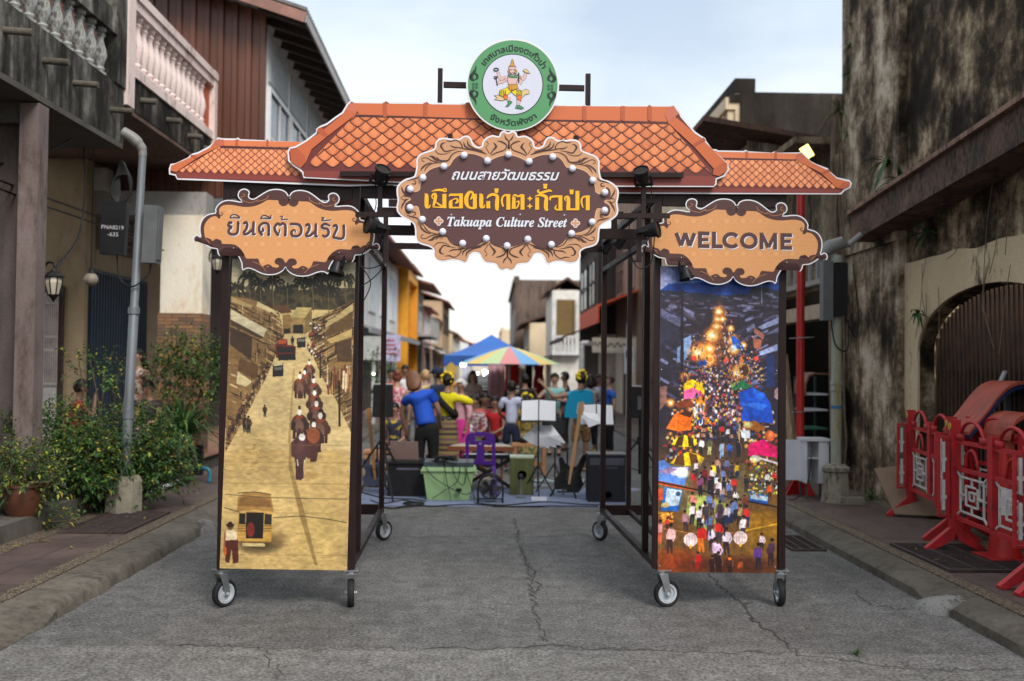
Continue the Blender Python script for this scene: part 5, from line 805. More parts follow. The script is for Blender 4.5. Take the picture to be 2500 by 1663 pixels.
def ornate(dx, dy, letters, yl):
    conv = lambda x, y: (460+x/4.91+dx, 440+y/4.91+dy); cx, cy, an = 1182, 630, R_(2.6); ca, sa = math.cos(an), math.sin(an); F = lambda k: (lambda u, v: GL(u, v, yl-k*.0013))
    mir = lambda p: (lambda X, Yy: (cx+(-X)*ca-Yy*sa, cy+(-X)*sa+Yy*ca))((p[0]-cx)*ca+(p[1]-cy)*sa, -(p[0]-cx)*sa+(p[1]-cy)*ca)
    full = lambda h: dedupe(h+[mir(p) for p in h[::-1]], 12)
    H_ = [(1205, 192), (1180, 150), (1130, 115), (1050, 103), (970, 115), (900, 150), (830, 195), (780, 222), (745, 215), (724, 192), (735, 150), (715, 115), (665, 100), (615, 120), (590, 165), (600, 215), (640, 258), (560, 245), (470, 235), (400, 255), (345, 300), (320, 350), (322, 388), (255, 400), (195, 430), (150, 490), (132, 560), (135, 640), (145, 678), (110, 655), (75, 665), (55, 700), (66, 738), (85, 735), (100, 715), (140, 722), (170, 745), (220, 788), (280, 818), (342, 828), (345, 865), (375, 914), (390, 862), (420, 832), (465, 824), (530, 842), (580, 890), (615, 950), (635, 1000), (638, 1050), (655, 1082), (690, 1062), (740, 1062), (800, 1085), (870, 1120), (950, 1138), (1030, 1135), (1100, 1110), (1140, 1080), (1156, 1052)]
    I_ = [(1203, 262), (1150, 300), (1085, 270), (1075, 243), (1020, 240), (950, 238), (900, 265), (830, 300), (740, 320), (640, 318), (540, 300), (460, 295), (400, 310), (368, 350), (372, 410), (385, 440), (365, 462), (330, 432), (270, 445), (220, 490), (190, 550), (188, 620), (206, 700), (270, 742), (330, 700), (392, 735), (400, 762), (470, 765), (560, 775), (630, 830), (670, 890), (696, 940), (832, 940), (850, 990), (905, 1045), (980, 1036), (1060, 1050), (1085, 1022), (1032, 985), (1070, 935), (1130, 940), (1158, 985)]
    mb = MB(); OUT = [conv(*p) for p in cr(full(H_), 2)]; dk = inset(OUT, 2.7); mb.slab(OUT, F(0), (0, .012, 0), c=WHT, cb=col(140, 140, 150)); mb.flat(dk, F(1), c=col(80, 46, 44))
    INN = [conv(*p) for p in cr(full(I_), 2)]; mb.flat(INN, F(2), c=col(222, 156, 98))
    cvs = Canvas.mask
    def inside(x, y):
        r_ = False; n = len(INN)
        for i in range(n):
            (x0, y0), (x1, y1) = INN[i][:2], INN[(i+1) % n][:2]
            if (y0 > y) != (y1 > y) and x < (x1-x0)*(y-y0)/(y1-y0)+x0: r_ = not r_
        return r_
    for i in range(-7, 8):
        for j in range(-5, 6):
            x0, y0 = cx+i*198+(j % 2)*99, cy+40+j*98; L_ = []
            for k in range(33): a = 2*math.pi*k/32; rr = 62+26*abs(math.sin(2*a))*0+22*math.cos(4*a); L_.append((x0+rr*1.12*math.cos(a), y0+rr*math.sin(a)))
            for q in ribbon([(p[0], p[1], 5) for p in L_], 5):
                z = [conv(*w_) for w_ in q]
                if all(inside(*w_) for w_ in z): mb.flat(z, F(2.5), c=col(230, 170, 116))
            if inside(*conv(x0+99, y0)) and j % 2:
                z = [conv(*w_) for w_ in disc(x0, y0, 30, 12)]
                if all(inside(*w_) for w_ in z): mb.flat(z, F(2.6), c=col(230, 168, 110))
    sc_l = [[(1195, 190, 10), (1200, 240, 14), (1180, 285, 18), (1130, 300, 22), (1092, 270, 20), (1098, 235, 14), (1135, 228, 10), (1150, 250, 8), (1135, 265, 6)], [(360, 380, 12), (365, 412, 12), (395, 420, 12), (414, 400, 9), (398, 382, 7), (385, 395, 5)], [(345, 415, 16), (365, 465, 4)], [(300, 790, 20), (345, 795, 26), (385, 765, 20), (385, 730, 14), (350, 715, 12), (325, 740, 9), (350, 755, 6)], [(1040, 1085, 30), (1120, 1060, 32), (1145, 1000, 28), (1120, 955, 22), (1070, 940, 18), (1040, 975, 16), (1060, 1005, 12), (1090, 990, 8), (1078, 975, 5)], [(205, 700, 26), (260, 720, 30), (275, 760, 34)], [(900, 1040, 26), (960, 1020, 24), (1000, 1050, 24)]]
    hl_l = [[(960, 180, 4), (930, 225, 5), (830, 255, 4), (830, 235, 4), (760, 270, 4), (680, 255, 4), (640, 230, 4), (630, 195, 4)], [(650, 165, 4), (672, 170, 4), (665, 195, 4), (640, 195, 3)], [(770, 975, 4), (830, 1000, 4), (880, 1030, 4), (910, 1065, 4), (930, 1095, 3)], [(205, 705, 4), (240, 740, 4), (260, 770, 3)]]
    for half in (lambda p: p, mir):
        for S_, w, c_, k in ((sc_l, 12, col(80, 46, 44), 3), (hl_l, 4, col(222, 150, 92), 3.6)):
            for s_ in S_:
                P = cr([(*half(p[:2]), p[2]) for p in s_], 4, False)
                for q in ribbon(P, w): mb.flat([conv(*z) for z in q], F(k), c=c_)
    o = mb.build('welcome_sign', VIN, gate, fixn=False); mb = MB()
    if letters == 'thai':
        strokes(mb, THW, conv, F(3.2), 36, WHT, 9, 8); strokes(mb, THW, conv, F(3.9), 33, col(84, 52, 54)); lab = 'Thai greeting in dark brown with white shadow'
    else:
        cw = lambda x, y: (1250+x/2.773, 220+(y+.021*(x-1100))/2.773); y0, y1 = 966, 1052
        def W(pts, t=26): return [(p[0], p[1], t) for p in pts]
        LT = [W([(1112, y0), (1145, y1)]), W([(1145, y1), (1174, y0)]), W([(1174, y0), (1203, y1)]), W([(1203, y1), (1236, y0)]), W([(1274, y0-13), (1274, y1+13)], 27), W([(1274, y0), (1338, y0)]), W([(1274, 1008), (1330, 1008)], 22), W([(1274, y1), (1338, y1)]), W([(1368, y0-13), (1368, y1+13)], 27), W([(1368, y1), (1428, y1)]), W([(1487+49*math.cos(a), 1009+43*math.sin(a)) for a in [math.pi*(-.22-1.56*i/10) for i in range(11)]]), W([(1605+47*math.cos(2*math.pi*i/16), 1009+43*math.sin(2*math.pi*i/16)) for i in range(17)]), W([(1690, y1+13), (1690, y0-13)], 25), W([(1694, y0), (1736, y1)], 24), W([(1736, y1), (1778, y0)], 24), W([(1782, y0-13), (1782, y1+13)], 25), W([(1832, y0-13), (1832, y1+13)], 27), W([(1832, y0), (1896, y0)]), W([(1832, 1008), (1888, 1008)], 22), W([(1832, y1), (1896, y1)])]
        strokes(mb, LT, cw, F(3.2), 26, WHT, 6, 6, False); strokes(mb, LT, cw, F(3.9), 26, col(84, 52, 54), cap=False)
    mb.build('lettering', VIN, o, fixn=False); mb = MB()
    for p in ((540, 815), mir((540, 815)), (1218, 218)): q = F(4)(*conv(*p)); mb.sph(q, .006, 8, 5)
    mb.build('screw', ZN, o, smooth=True); return o
tag(ornate(0, 0, 'thai', -.12), 'ornate orange sign with Thai greeting'); tag(ornate(1093.5, 23.5, 'eng', -.12), 'ornate orange sign reading WELCOME')
# ---- name sign
def font(body, size, fill='FRONT', bev=0, shear=0.):
    cu = bpy.data.curves.new('lettering', 'FONT'); cu.body = body; cu.size = size; cu.shear = shear; cu.fill_mode = fill if fill else 'NONE' if False else 'FRONT'; cu.resolution_u = 3
    if bev: cu.bevel_depth = bev; cu.bevel_resolution = 0
    t = bpy.data.objects.new('lettering', cu); COL.objects.link(t); dg = bpy.context.evaluated_depsgraph_get(); me = bpy.data.meshes.new_from_object(t.evaluated_get(dg)); V = [v.co.copy() for v in me.vertices]; Fc = [list(p.vertices) for p in me.polygons]
    bpy.data.objects.remove(t); bpy.data.curves.remove(cu); bpy.data.meshes.remove(me); return V, Fc
def place(mb, VF, p0, p1, hgt, fn, c, dx=0, dy=0, bend=None):
    V, Fc = VF; xs = [v.x for v in V]; xa, xb = min(xs), max(xs); ys = [v.y for v in V]; vs = []
    for v in V:
        t = (v.x-xa)/(xb-xa)
        if bend: vs.append(fn(*bend(t, v.y)))
        else: vs.append(fn(p0[0]+(p1[0]-p0[0])*t+dx, p0[1]+(p1[1]-p0[1])*t-v.y*hgt+dy))
    mb.add(vs, Fc, c=c)
def namesign(yl=-.3):
    c3 = lambda x, y: (950+x/2.57, 70+y/2.57); cA = lambda x, y: (950+x/4.356, 310+y/4.356); cB = lambda x, y: (1250+x/4.356, 310+y/4.356); F = lambda k: (lambda u, v: GL(u, v, yl-k*.0013))
    an = R_(.7); ca, sa = math.cos(an), math.sin(an); cx, cy = 743, 1081
    mir = lambda p: (lambda X, Yy: (cx-X*ca-Yy*sa, cy-X*sa+Yy*ca))((p[0]-cx)*ca+(p[1]-cy)*sa, -(p[0]-cx)*sa+(p[1]-cy)*ca)
    H_ = [(746, 652), (722, 640), (697, 652), (688, 674), (650, 668), (615, 680), (588, 705), (580, 735), (556, 740), (530, 725), (516, 690), (490, 671), (460, 676), (440, 690), (390, 690), (350, 684), (312, 690), (290, 715), (284, 750), (240, 768), (196, 785), (172, 815), (172, 855), (165, 900), (152, 928), (110, 940), (75, 960), (50, 990), (46, 1030), (53, 1075), (46, 1118), (52, 1152), (82, 1182), (120, 1203), (152, 1226), (162, 1262), (164, 1310), (180, 1342), (212, 1357), (250, 1368), (276, 1388), (276, 1422), (298, 1455), (342, 1466), (390, 1456), (440, 1460), (474, 1474), (496, 1460), (508, 1430), (530, 1410), (562, 1414), (576, 1440), (602, 1470), (640, 1476), (668, 1482), (682, 1506), (712, 1522), (739, 1512)]
    I_ = [(746, 797), (700, 800), (650, 820), (619, 838), (590, 810), (540, 790), (490, 785), (440, 795), (405, 822), (378, 862), (345, 862), (290, 872), (245, 895), (212, 940), (196, 985), (192, 1012), (160, 1025), (128, 1000), (128, 980), (108, 985), (96, 1012), (102, 1045), (138, 1070), (104, 1095), (96, 1130), (112, 1160), (135, 1158), (150, 1118), (180, 1115), (192, 1150), (200, 1195), (235, 1240), (280, 1265), (335, 1278), (365, 1305), (400, 1345), (450, 1368), (520, 1370), (575, 1348), (609, 1318), (645, 1348), (700, 1366), (740, 1368)]
    full = lambda h: dedupe(h+[mir(p) for p in h[::-1]], 7); mb = MB(); OUT = [c3(*p) for p in cr(full(H_), 3)]; sg = 1
    mb.slab(OUT, F(0), (0, .012, 0), c=WHT, cb=col(140, 140, 150)); mb.flat(inset(OUT, sg*4.), F(1), c=col(196, 142, 102)); mb.flat(inset(OUT, sg*6.5), F(1.4), c=col(204, 152, 112))
    INN = [c3(*p) for p in cr(full(I_), 3)]; mb.flat(inset(INN, -2.2), F(1.8), c=col(222, 176, 136)); mb.flat(INN, F(2.2), c=col(88, 54, 54)); o = mb.build('name_sign', VIN, gate, fixn=False); tag(o, 'brown cartouche sign with yellow Thai lettering and a ring of round bulbs')
    S_ = [[(720, 250, 2), (650, 262, 10), (590, 275, 14), (560, 245, 16), (545, 215, 22), (560, 190, 14), (595, 180, 3)], [(600, 160, 3), (650, 165, 12), (700, 150, 9), (750, 180, 10), (772, 225, 12), (740, 237, 5)], [(640, 205, 3), (680, 228, 14), (740, 232, 10), (800, 245, 12), (900, 262, 9), (1012, 292, 8)], [(785, 170, 4), (800, 215, 18), (860, 245, 12), (960, 265, 14), (1030, 300, 8)], [(825, 150, 3), (835, 200, 18), (900, 240, 12), (990, 262, 6)], [(1030, 165, 10), (1050, 190, 5), (1022, 225, 7), (1040, 255, 6), (1060, 290, 8)], [(1100, 170, 3), (1132, 215, 24), (1100, 255, 14), (1070, 300, 10)], [(1140, 155, 3), (1190, 165, 16), (1242, 200, 14), (1222, 250, 12), (1140, 280, 12), (1080, 310, 8)], [(1220, 90, 4), (1235, 130, 16), (1262, 160, 10), (1263, 240, 22)], [(500, 335, 6), (540, 375, 22), (620, 370, 16), (660, 310, 12), (720, 275, 9), (790, 270, 3)], [(420, 325, 4), (460, 335, 24), (490, 360, 24), (525, 380, 6)], [(372, 386, 7), (345, 375, 7), (350, 350, 7), (392, 345, 8), (440, 370, 10), (500, 390, 12), (570, 400, 3)], [(330, 490, 3), (350, 450, 18), (400, 410, 14), (450, 395, 4)], [(370, 490, 4), (395, 445, 12), (440, 410, 10), (520, 395, 4)], [(190, 590, 4), (240, 575, 14), (300, 560, 14), (322, 530, 4)], [(240, 620, 8), (272, 625, 12), (282, 600, 10), (255, 588, 5)], [(130, 655, 4), (145, 700, 18), (180, 750, 14), (212, 766, 3)], [(125, 772, 3), (160, 750, 9), (182, 766, 5)], [(480, 260, 4), (520, 300, 9), (600, 300, 6), (650, 275, 3)]]
    mb = MB(); x0, y0 = 1266, 768
    for sx in (1, -1):
        for sy in (1, -1):
            for s_ in S_:
                P = []
                for p in s_: X, Yy = (p[0]-x0)*sx, (p[1]-y0-6)*sy; P.append((x0+X*ca-Yy*sa, y0+X*sa+Yy*ca, p[2]*1.05))
                for q in ribbon(cr(P, 3, False), 6): mb.flat([cA(*z) for z in q], F(2.8), c=col(74, 42, 38))
    mb.build('scrollwork', VIN, o, fixn=False)
    YL = [([(378, 710, 6), (388, 718, 22), (398, 735, 42), (398, 835, 42), (408, 855, 26), (430, 850, 16), (436, 825, 9)], 0), ([(478, 770, 8), (455, 745, 14), (468, 715, 20), (492, 722, 34), (488, 780, 34), (470, 840, 20)], 0), ([(462, 850, 12), (610, 858, 14)], 0), ([(588, 712, 42), (588, 862, 42)], 0), ([(500, 800, 12), (540, 830, 18), (575, 850, 18)], 0), ([(452, 686, 6), (500, 672, 20), (560, 672, 26), (600, 690, 14)], 0), ([(560, 668, 6), (600, 655, 14), (610, 690, 10)], 0),
          ([(638, 740, 8), (652, 722, 24), (700, 722, 26), (784, 718, 24)], 0), ([(765, 716, 40), (765, 862, 40)], 0), ([(672, 778, 12), (655, 800, 38), (655, 860, 38)], 0), ([(640, 858, 16), (785, 858, 16)], 0), ([(672, 776, 12), (715, 762, 16), (730, 790, 24), (705, 815, 14)], 0), ([(888, 690, 16), (850, 698, 32), (822, 750, 44), (824, 815, 42), (852, 856, 24), (915, 866, 18)], 0), ([(912, 712, 42), (912, 868, 42)], 0), ([(885, 690, 18), (892, 730, 28), (864, 772, 12)], 0),
          ([(958, 712, 6), (968, 720, 22), (980, 735, 42), (980, 835, 42), (990, 855, 26), (1012, 850, 16), (1018, 825, 9)], 0), ([(1055, 790, 40), (1055, 866, 42)], 0), ([(1040, 760, 10), (1060, 735, 26), (1100, 718, 28), (1148, 735, 34), (1148, 800, 42), (1148, 868, 40), (1165, 880, 16)], 0), ([(1142, 655, 46), (1142, 702, 34)], 0), ([(1215, 850, 16), (1200, 800, 22), (1205, 750, 20), (1235, 726, 20), (1290, 722, 14)], 0), ([(1268, 722, 42), (1268, 880, 42)], 0)]
    YR = [([(20, 745, 34), (18, 870, 42)], 0), ([(5, 742, 8), (30, 724, 20), (66, 738, 18), (100, 724, 20), (130, 724, 10)], 0), ([(112, 724, 42), (112, 880, 42)], 0), ([(45, 800, 12), (72, 790, 16), (68, 830, 16), (45, 868, 14)], 0), ([(268, 750, 40), (268, 880, 44)], 0), ([(245, 738, 8), (300, 724, 24), (362, 745, 36), (362, 800, 42), (362, 866, 40), (382, 888, 18)], 0), ([(292, 668, 8), (272, 680, 18), (300, 702, 24), (350, 688, 26), (400, 676, 24), (425, 690, 8)], 0), ([(354, 605, 46), (354, 656, 34)], 0), ([(412, 782, 10), (405, 755, 22), (440, 740, 24), (535, 738, 22)], 0), ([(515, 738, 42), (515, 885, 42)], 0), ([(475, 830, 8), (460, 862, 20), (480, 880, 16), (538, 882, 14)], 0), ([(570, 790, 10), (562, 755, 18), (585, 742, 22), (600, 765, 38), (598, 870, 42)], 0), ([(578, 876, 20), (712, 876, 22)], 0), ([(696, 680, 42), (696, 880, 42)], 0), ([(634, 667, 46), (634, 716, 34)], 0), ([(758, 860, 10), (740, 810, 20), (745, 760, 18), (775, 740, 20), (828, 736, 14)], 0), ([(806, 736, 42), (806, 886, 42)], 0)]
    mb = MB()
    for dx, dy, c_, k in ((7, 9, col(52, 32, 34), 2.9), (0, 0, col(250, 184, 22), 3.6)):
        strokes(mb, [s_ for s_, _ in YL], cA, F(k), 20, c_, dx, dy, False); strokes(mb, [s_ for s_, _ in YR], cB, F(k), 20, c_, dx, dy, False)
        for yy in (762, 843): mb.flat([cB(190+dx+33*a, yy+dy+33*b2) for a, b2 in ((0, -1), (.3, -.3), (1, 0), (.3, .3), (0, 1), (-.3, .3), (-1, 0), (-.3, -.3))], F(k), c=c_)
    mb.build('lettering', VIN, o, fixn=False)
    mb = MB(); th = font('ถนนสายวัฒนธรรม', 1, 'FRONT', .016, .35); en = font('𝑻𝒂𝒌𝒖𝒂𝒑𝒂 𝑪𝒖𝒍𝒕𝒖𝒓𝒆 𝑺𝒕𝒓𝒆𝒆𝒕', 1, 'FRONT', .012)
    for dx, dy, k, c_ in ((1.5, 1.8, 2.9, col(44, 28, 30)), (0, 0, 3.6, col(228, 230, 242))):
        place(mb, th, (1103, 438), (1366, 440), 34, F(k), c_, dx, dy); place(mb, en, (1092, 552), (1385, 554.5), 33, F(k), c_, dx, dy)
    for px, py in ((1071, 540), (1405, 545)):
        for rr, c_, k in ((1, col(232, 224, 230), 3.6), (.68, col(206, 150, 110), 4.)):
            for a in range(4): mb.flat(disc(px+6*math.cos(a*math.pi/2), py+6*math.sin(a*math.pi/2), 5.6*rr, 10), F(k+a*.05), c=c_)
            mb.flat(disc(px, py, 5*rr, 8), F(k+.3), c=c_)
    for px, py in ((1102, 524), (1270, 523.5), (1378, 525)): mb.flat(disc(px, py, 2, 8), F(4), c=col(200, 196, 210))
    mb.build('subtitle_lettering', VIN, o, fixn=False)
    BUL = M('opal bulb', (.74, .76, .93), .25, var=0, spec=.6); mb = MB(); mb.sph((0, 0, 0), .0256, 14, 9); first = None
    for x, y in ((748, 790), (617, 830), (470, 795), (343, 865), (212, 937), (133, 1008), (131, 1124), (208, 1198), (336, 1275), (461, 1348), (609, 1318), (740, 1363), (878, 834), (1027, 806), (1150, 879), (1278, 952), (1353, 1028), (1352, 1141), (1274, 1214), (1145, 1286), (1018, 1355), (870, 1322)):
        q = GL(*c3(x, y), yl-.015)
        if first is None: first = mb.build('bulb', BUL, o, smooth=2); first.location = q
        else: c_ = first.copy(); COL.objects.link(c_); c_.location = q
    # ---- round municipal seal above
    yl2 = -.2; F2 = lambda k: (lambda u, v: GL(u, v, yl2-k*.0013)); cs = lambda x, y: (1130+x/6.272, 80+y/6.272); SX, SY = 1251.6, 207; mb = MB()
    mb.slab(disc(SX, SY, 113.6, 64), F2(0), (0, .012, 0), c=WHT, cb=col(150, 150, 155)); mb.flat(disc(SX+.2, SY+.8, 109.5, 64), F2(1), c=col(84, 152, 100)); mb.flat(disc(SX, SY-.8, 74.8, 56), F2(2), c=col(22, 48, 48)); mb.flat(disc(SX, SY-.8, 72.6, 56), F2(2.6), c=col(214, 216, 234)); s = mb.build('seal_board', VIN, gate, fixn=False); tag(s, 'round green and white municipal seal on top of the gate'); mb = MB(); K = col(18, 42, 36)
    t1 = font('เทศบาลเมืองตะกั่วป่า', 1, 'FRONT', .022); t2 = font('จังหวัดพังงา', 1, 'FRONT', .022)
    def arc(a0, a1, r0, s_): return lambda t, y: (SX+(r0+y*s_)*math.cos(R_(a0+(a1-a0)*t)), SY-.5+(r0+y*s_)*math.sin(R_(a0+(a1-a0)*t)))
    place(mb, t1, 0, 0, 0, F2(3), K, bend=arc(-146, -28, 81.5, 20)); place(mb, t2, 0, 0, 0, F2(3), K, bend=arc(125, 53, 100, -20))
    mb.build('seal_lettering', VIN, s, fixn=False); mb = MB()
    for sx in (-1, 1):                                      # flame ornaments on both sides
        for sy in (-1, 1):
            for L_ in ([(0, 12, 2), (6, 14, 7), (9, 22, 8), (4, 30, 7), (-1, 38, 5), (-3, 48, 1)], [(0, 14, 2), (-6, 18, 5), (-4, 26, 6), (2, 30, 3)], [(8, 12, 1), (12, 18, 4), (8, 26, 3)]):
                for q in ribbon(cr([(SX+sx*(92+p[0]*1.0)+(0 if sx < 0 else 1), SY+3+sx*2+sy*p[1], p[2]) for p in L_], 3, False), 2): mb.flat(q, F2(3), c=K)
            for k in range(2): mb.flat(disc(SX+sx*(92+sy*4), SY+4+sx*2+(k*8-4), 3.6, 8), F2(3.2+k*.1), c=col(48, 100, 66))
    SK, GO, YE, OR, GR, CR_, KK = col(222, 184, 180), col(206, 150, 50), col(240, 214, 30), col(232, 116, 40), col(58, 140, 90), col(222, 196, 140), col(38, 34, 38)
    def fg(poly, c_, k=4, o_=1):
        P = [cs(*p) for p in poly]
        if o_:
            for q in ribbon([(a, b2, .9) for a, b2 in P+[P[0]]], .9): mb.flat(q, F2(k+.45), c=KK)
        mb.flat(P, F2(k), c=c_)
    def limb(pts, c_, k=4): L_ = ribbon(cr([(*cs(p[0], p[1]), p[2]/6.272+1.3) for p in pts], 3, False), 4); [mb.flat(q, F2(k), c=KK) for q in L_]; L_ = ribbon(cr([(*cs(p[0], p[1]), p[2]/6.272) for p in pts], 3, False), 4); [mb.flat(q, F2(k+.25), c=c_) for q in L_]
    limb([(670, 680, 56), (600, 710, 50), (555, 660, 42), (540, 600, 34)], SK); limb([(670, 700, 50), (610, 745, 42), (540, 765, 38), (510, 765, 44)], SK); limb([(850, 670, 50), (930, 705, 46), (955, 640, 36), (960, 610, 32)], SK); limb([(850, 680, 60), (890, 730, 46), (870, 785, 40)], SK)
    limb([(700, 985, 50), (700, 1050, 44)], SK); limb([(855, 1000, 56), (848, 1110, 44)], SK)
    fg([(480, 960), (540, 955), (620, 990), (640, 1030), (590, 1040), (480, 1020), (530, 1000)], CR_, 4.6); fg([(900, 900), (960, 860), (1010, 880), (1020, 930), (950, 950), (900, 1000), (890, 950)], CR_, 4.6)
    fg([(690, 830), (650, 850), (570, 880), (550, 930), (590, 980), (660, 970), (740, 900)], YE, 5); fg([(740, 900), (830, 860), (890, 880), (910, 950), (860, 980), (800, 960)], YE, 5.1); fg([(640, 930), (690, 960), (680, 1020), (640, 1020), (620, 990)], OR, 5.6); fg([(825, 950), (900, 960), (895, 1040), (830, 1020)], OR, 5.7)
    for i in range(5):
        for j in range(4): mb.flat([cs(570+i*28+8*a, 890+j*24+8*b2) for a, b2 in ((-1, -1), (1, -1), (1, 1), (-1, 1))], F2(5.9), c=KK) if 570+i*28 < 680 else None; mb.flat([cs(820+i*18+6*a, 880+j*22+6*b2) for a, b2 in ((-1, -1), (1, -1), (1, 1), (-1, 1))], F2(5.9), c=KK)
    fg([(690, 640), (850, 640), (840, 720), (810, 800), (700, 790), (680, 720)], SK, 6); fg([(690, 640), (760, 660), (850, 640), (830, 690), (760, 690), (700, 680)], GR, 6.5); fg([(700, 790), (835, 785), (850, 850), (760, 880), (690, 850)], GO, 6.8); fg([(720, 790), (750, 790), (745, 890), (718, 880)], col(226, 160, 40), 7.3)
    fg([(704, 515), (812, 515), (805, 590), (760, 640), (715, 600)], SK, 7); fg([(700, 518), (725, 500), (752, 405), (765, 405), (790, 500), (815, 518)], GO, 7.5); fg([(690, 570), (715, 570), (720, 620), (695, 610)], GO, 7.1); fg([(800, 570), (830, 570), (822, 615), (795, 620)], GO, 7.2)
    for x in (738, 782): mb.flat([cs(x-12, 560), cs(x+12, 560), cs(x+10, 570), cs(x-10, 570)], F2(7.9), c=KK)
    mb.flat([cs(745, 605), cs(775, 605), cs(770, 613), cs(750, 613)], F2(7.9), c=col(150, 90, 90)); fg([(690, 1040), (725, 1040), (760, 1060), (730, 1090), (690, 1130), (650, 1132), (690, 1090)], GR, 5.5); fg([(820, 1110), (870, 1110), (940, 1155), (900, 1170), (800, 1150)], GR, 5.6)
    fg([(920, 575), (960, 553), (1000, 580), (1035, 618), (960, 610)], CR_, 6.4); limb([(503, 660, 8), (515, 740, 8), (530, 810, 8)], KK, 5); limb([(855, 610, 10), (855, 760, 8)], KK, 6.2); limb([(480, 665, 6), (485, 700, 8), (520, 700, 8), (522, 665, 6)], KK, 5)
    for q in ribbon([(*cs(510+36*math.cos(a*.6), 563+22*math.sin(a*.6)), 2.6) for a in range(12)], 2): mb.flat(q, F2(6), c=KK)
    mb.build('seal_emblem', VIN, s, fixn=False)
namesign()
# ---- spotlights on the gate
BLK = M('black lamp housing', (.014, .014, .016), .45, var=.2, scale=10); LENS = M('lamp glass', (.25, .27, .3), .1, var=0, spec=.8)
def spot(px, py, yl, aim, s=.05, parent=None):
    q = GL(px, py, yl); o = bpy.data.objects.new('spotlight', None); COL.objects.link(o); o.parent = gate; o.location = q; o.rotation_euler = Vector(aim).to_track_quat('Z', 'Y').to_euler()
    mb = MB(); mb.lathe([(0, -1.1*s), (.6*s, -1.1*s), (.75*s, -.6*s), (.9*s, .5*s), (1.05*s, .55*s), (1.05*s, .8*s), (.92*s, .8*s), (.9*s, .66*s)], (0, 0, 0), 16); mb.bar((-1.1*s, 0, -.1*s), (-1.1*s, 0, -1.5*s), .2*s, .4*s); mb.bar((1.1*s, 0, -.1*s), (1.1*s, 0, -1.5*s), .2*s, .4*s); mb.bar((-1.2*s, 0, -1.5*s), (1.2*s, 0, -1.5*s), .2*s, .4*s); mb.build('housing', BLK, o, smooth=True)
    mb = MB(); mb.lathe([(0, .64*s), (.9*s, .64*s)], (0, 0, 0), 16); mb.build('lens', LENS, o)
for a in ((931, 424, -.3, (.35, -.6, .7), .055), (1567, 427, -.3, (-.3, -.6, .7), .055), (910, 552, -.32, (-.85, -.45, .15), .06), (1592, 562, -.32, (.85, -.45, .15), .06), (1480, 605, DEP, (-.5, .2, -.6), .055), (1512, 592, 1.9, (-.5, .3, -.6), .055), (822, 655, -.09, (-.2, -.2, -1), .055), (1674, 668, -.09, (.2, -.2, -1), .055)): spot(*a)
mb = MB()
def wire(mb, pts, r=.004, n=6): mb.tube(cr(pts, 6, False), r, n)
for pts in ([(915, 560), (930, 600), (935, 640), (905, 655), (875, 650)], [(928, 430), (915, 460), (918, 500), (905, 540)], [(880, 700), (910, 680), (935, 650), (945, 600), (930, 560)], [(1598, 575), (1590, 640), (1560, 655), (1540, 620), (1535, 560), (1545, 530)], [(1585, 570), (1570, 620), (1548, 640)], [(1572, 430), (1590, 455), (1588, 490), (1578, 520)], [(900, 590), (880, 640), (905, 690), (885, 740)]): wire(mb, [GL(x, y, -.2) for x, y in pts])
mb.build('wiring', M('black cable', (.012, .012, .013), .5, var=0), gate, smooth=2)
# ================================================================ STREET FURNITURE AND PLANTS
GALV = M('galvanised steel', (.17, .19, .21), .5, metal=.25, var=.25, scale=3, sc=(1, 1, .4)); CONC = WALL('lamp base concrete', (.34, .31, .25), (.10, .09, .06), .4, 2.5, .5); BOXG = M('grey meter box', (.10, .105, .11), .5); BOXK = M('black meter box', (.012, .012, .014), .45)
q = onZ(300, 1250, PV); o = empty('street_lamp', (q.x, q.y, PV), 'galvanised street lamp with black meter box rising from the leafy bushes', 'street lamp', 'street lamps'); o.rotation_euler = (0, R_(2.0), 0)
mb = MB(); mb.lathe([(.2, 0), (.19, .34), (.15, .4)], n=8); mb.build('base', CONC, o); mb = MB(); mb.lathe([(.052, .38), (.05, 2.2), (.042, 2.22), (.04, 3.86)], n=16); mb.lathe([(.062, 2.13), (.062, 2.2)], n=16); mb.lathe([(.06, 1.0), (.06, 1.1)], n=16); mb.build('pole', GALV, o, smooth=True)
mb = MB(); mb.tube(cr([(.0, 0, 3.84), (-.01, 0, 3.92), (-.05, -.02, 3.98), (-.12, -.04, 4.04), (-.22, -.06, 4.09)], 5, False), [.044]*5+[.05]*5+[.06]*5+[.058]*5+[.02], 12); mb.build('lamp_head', M('dull lamp casing', (.2, .195, .185), .5), o, smooth=True)
bt = MB(); bt.bx(-.36, -.1, -.12, -.02, 2.75, 3.32); bx_ = bt.build('meter_box', BOXK, o); VF = font('PNA8219', 1); V2 = font('-635', 1); mb = MB(); place(mb, VF, (-.35, 0), (-.115, 0), .06, lambda u, v: (u, -.122, 3.02-v), (.5, .5, .52, 1)); place(mb, V2, (-.28, .075), (-.17, .075), .06, lambda u, v: (u, -.122, 3.02-v), (.5, .5, .52, 1)); mb.build('lettering', VIN, bx_, fixn=False)
mb = MB(); mb.bx(.09, .24, -.12, .06, 2.68, 3.3); mb.bx(.07, .089, -.06, .02, 2.8, 3.2); mb.bx(.241, .25, -.1, .04, 2.72, 3.26); mb.build('meter_box', BOXG, o)
mb = MB()
for k in range(7): mb.tube(cr([(-.22, -.05, 3.3), (-.29+.012*k, -.07+.01*k, 3.42), (-.25, -.05+.01*k, 3.6+.02*k), (-.12-.01*k, -.02, 3.62+.02*k), (-.1, -.02, 3.45), (-.17, -.04, 3.32)], 6, False), .012, 6)
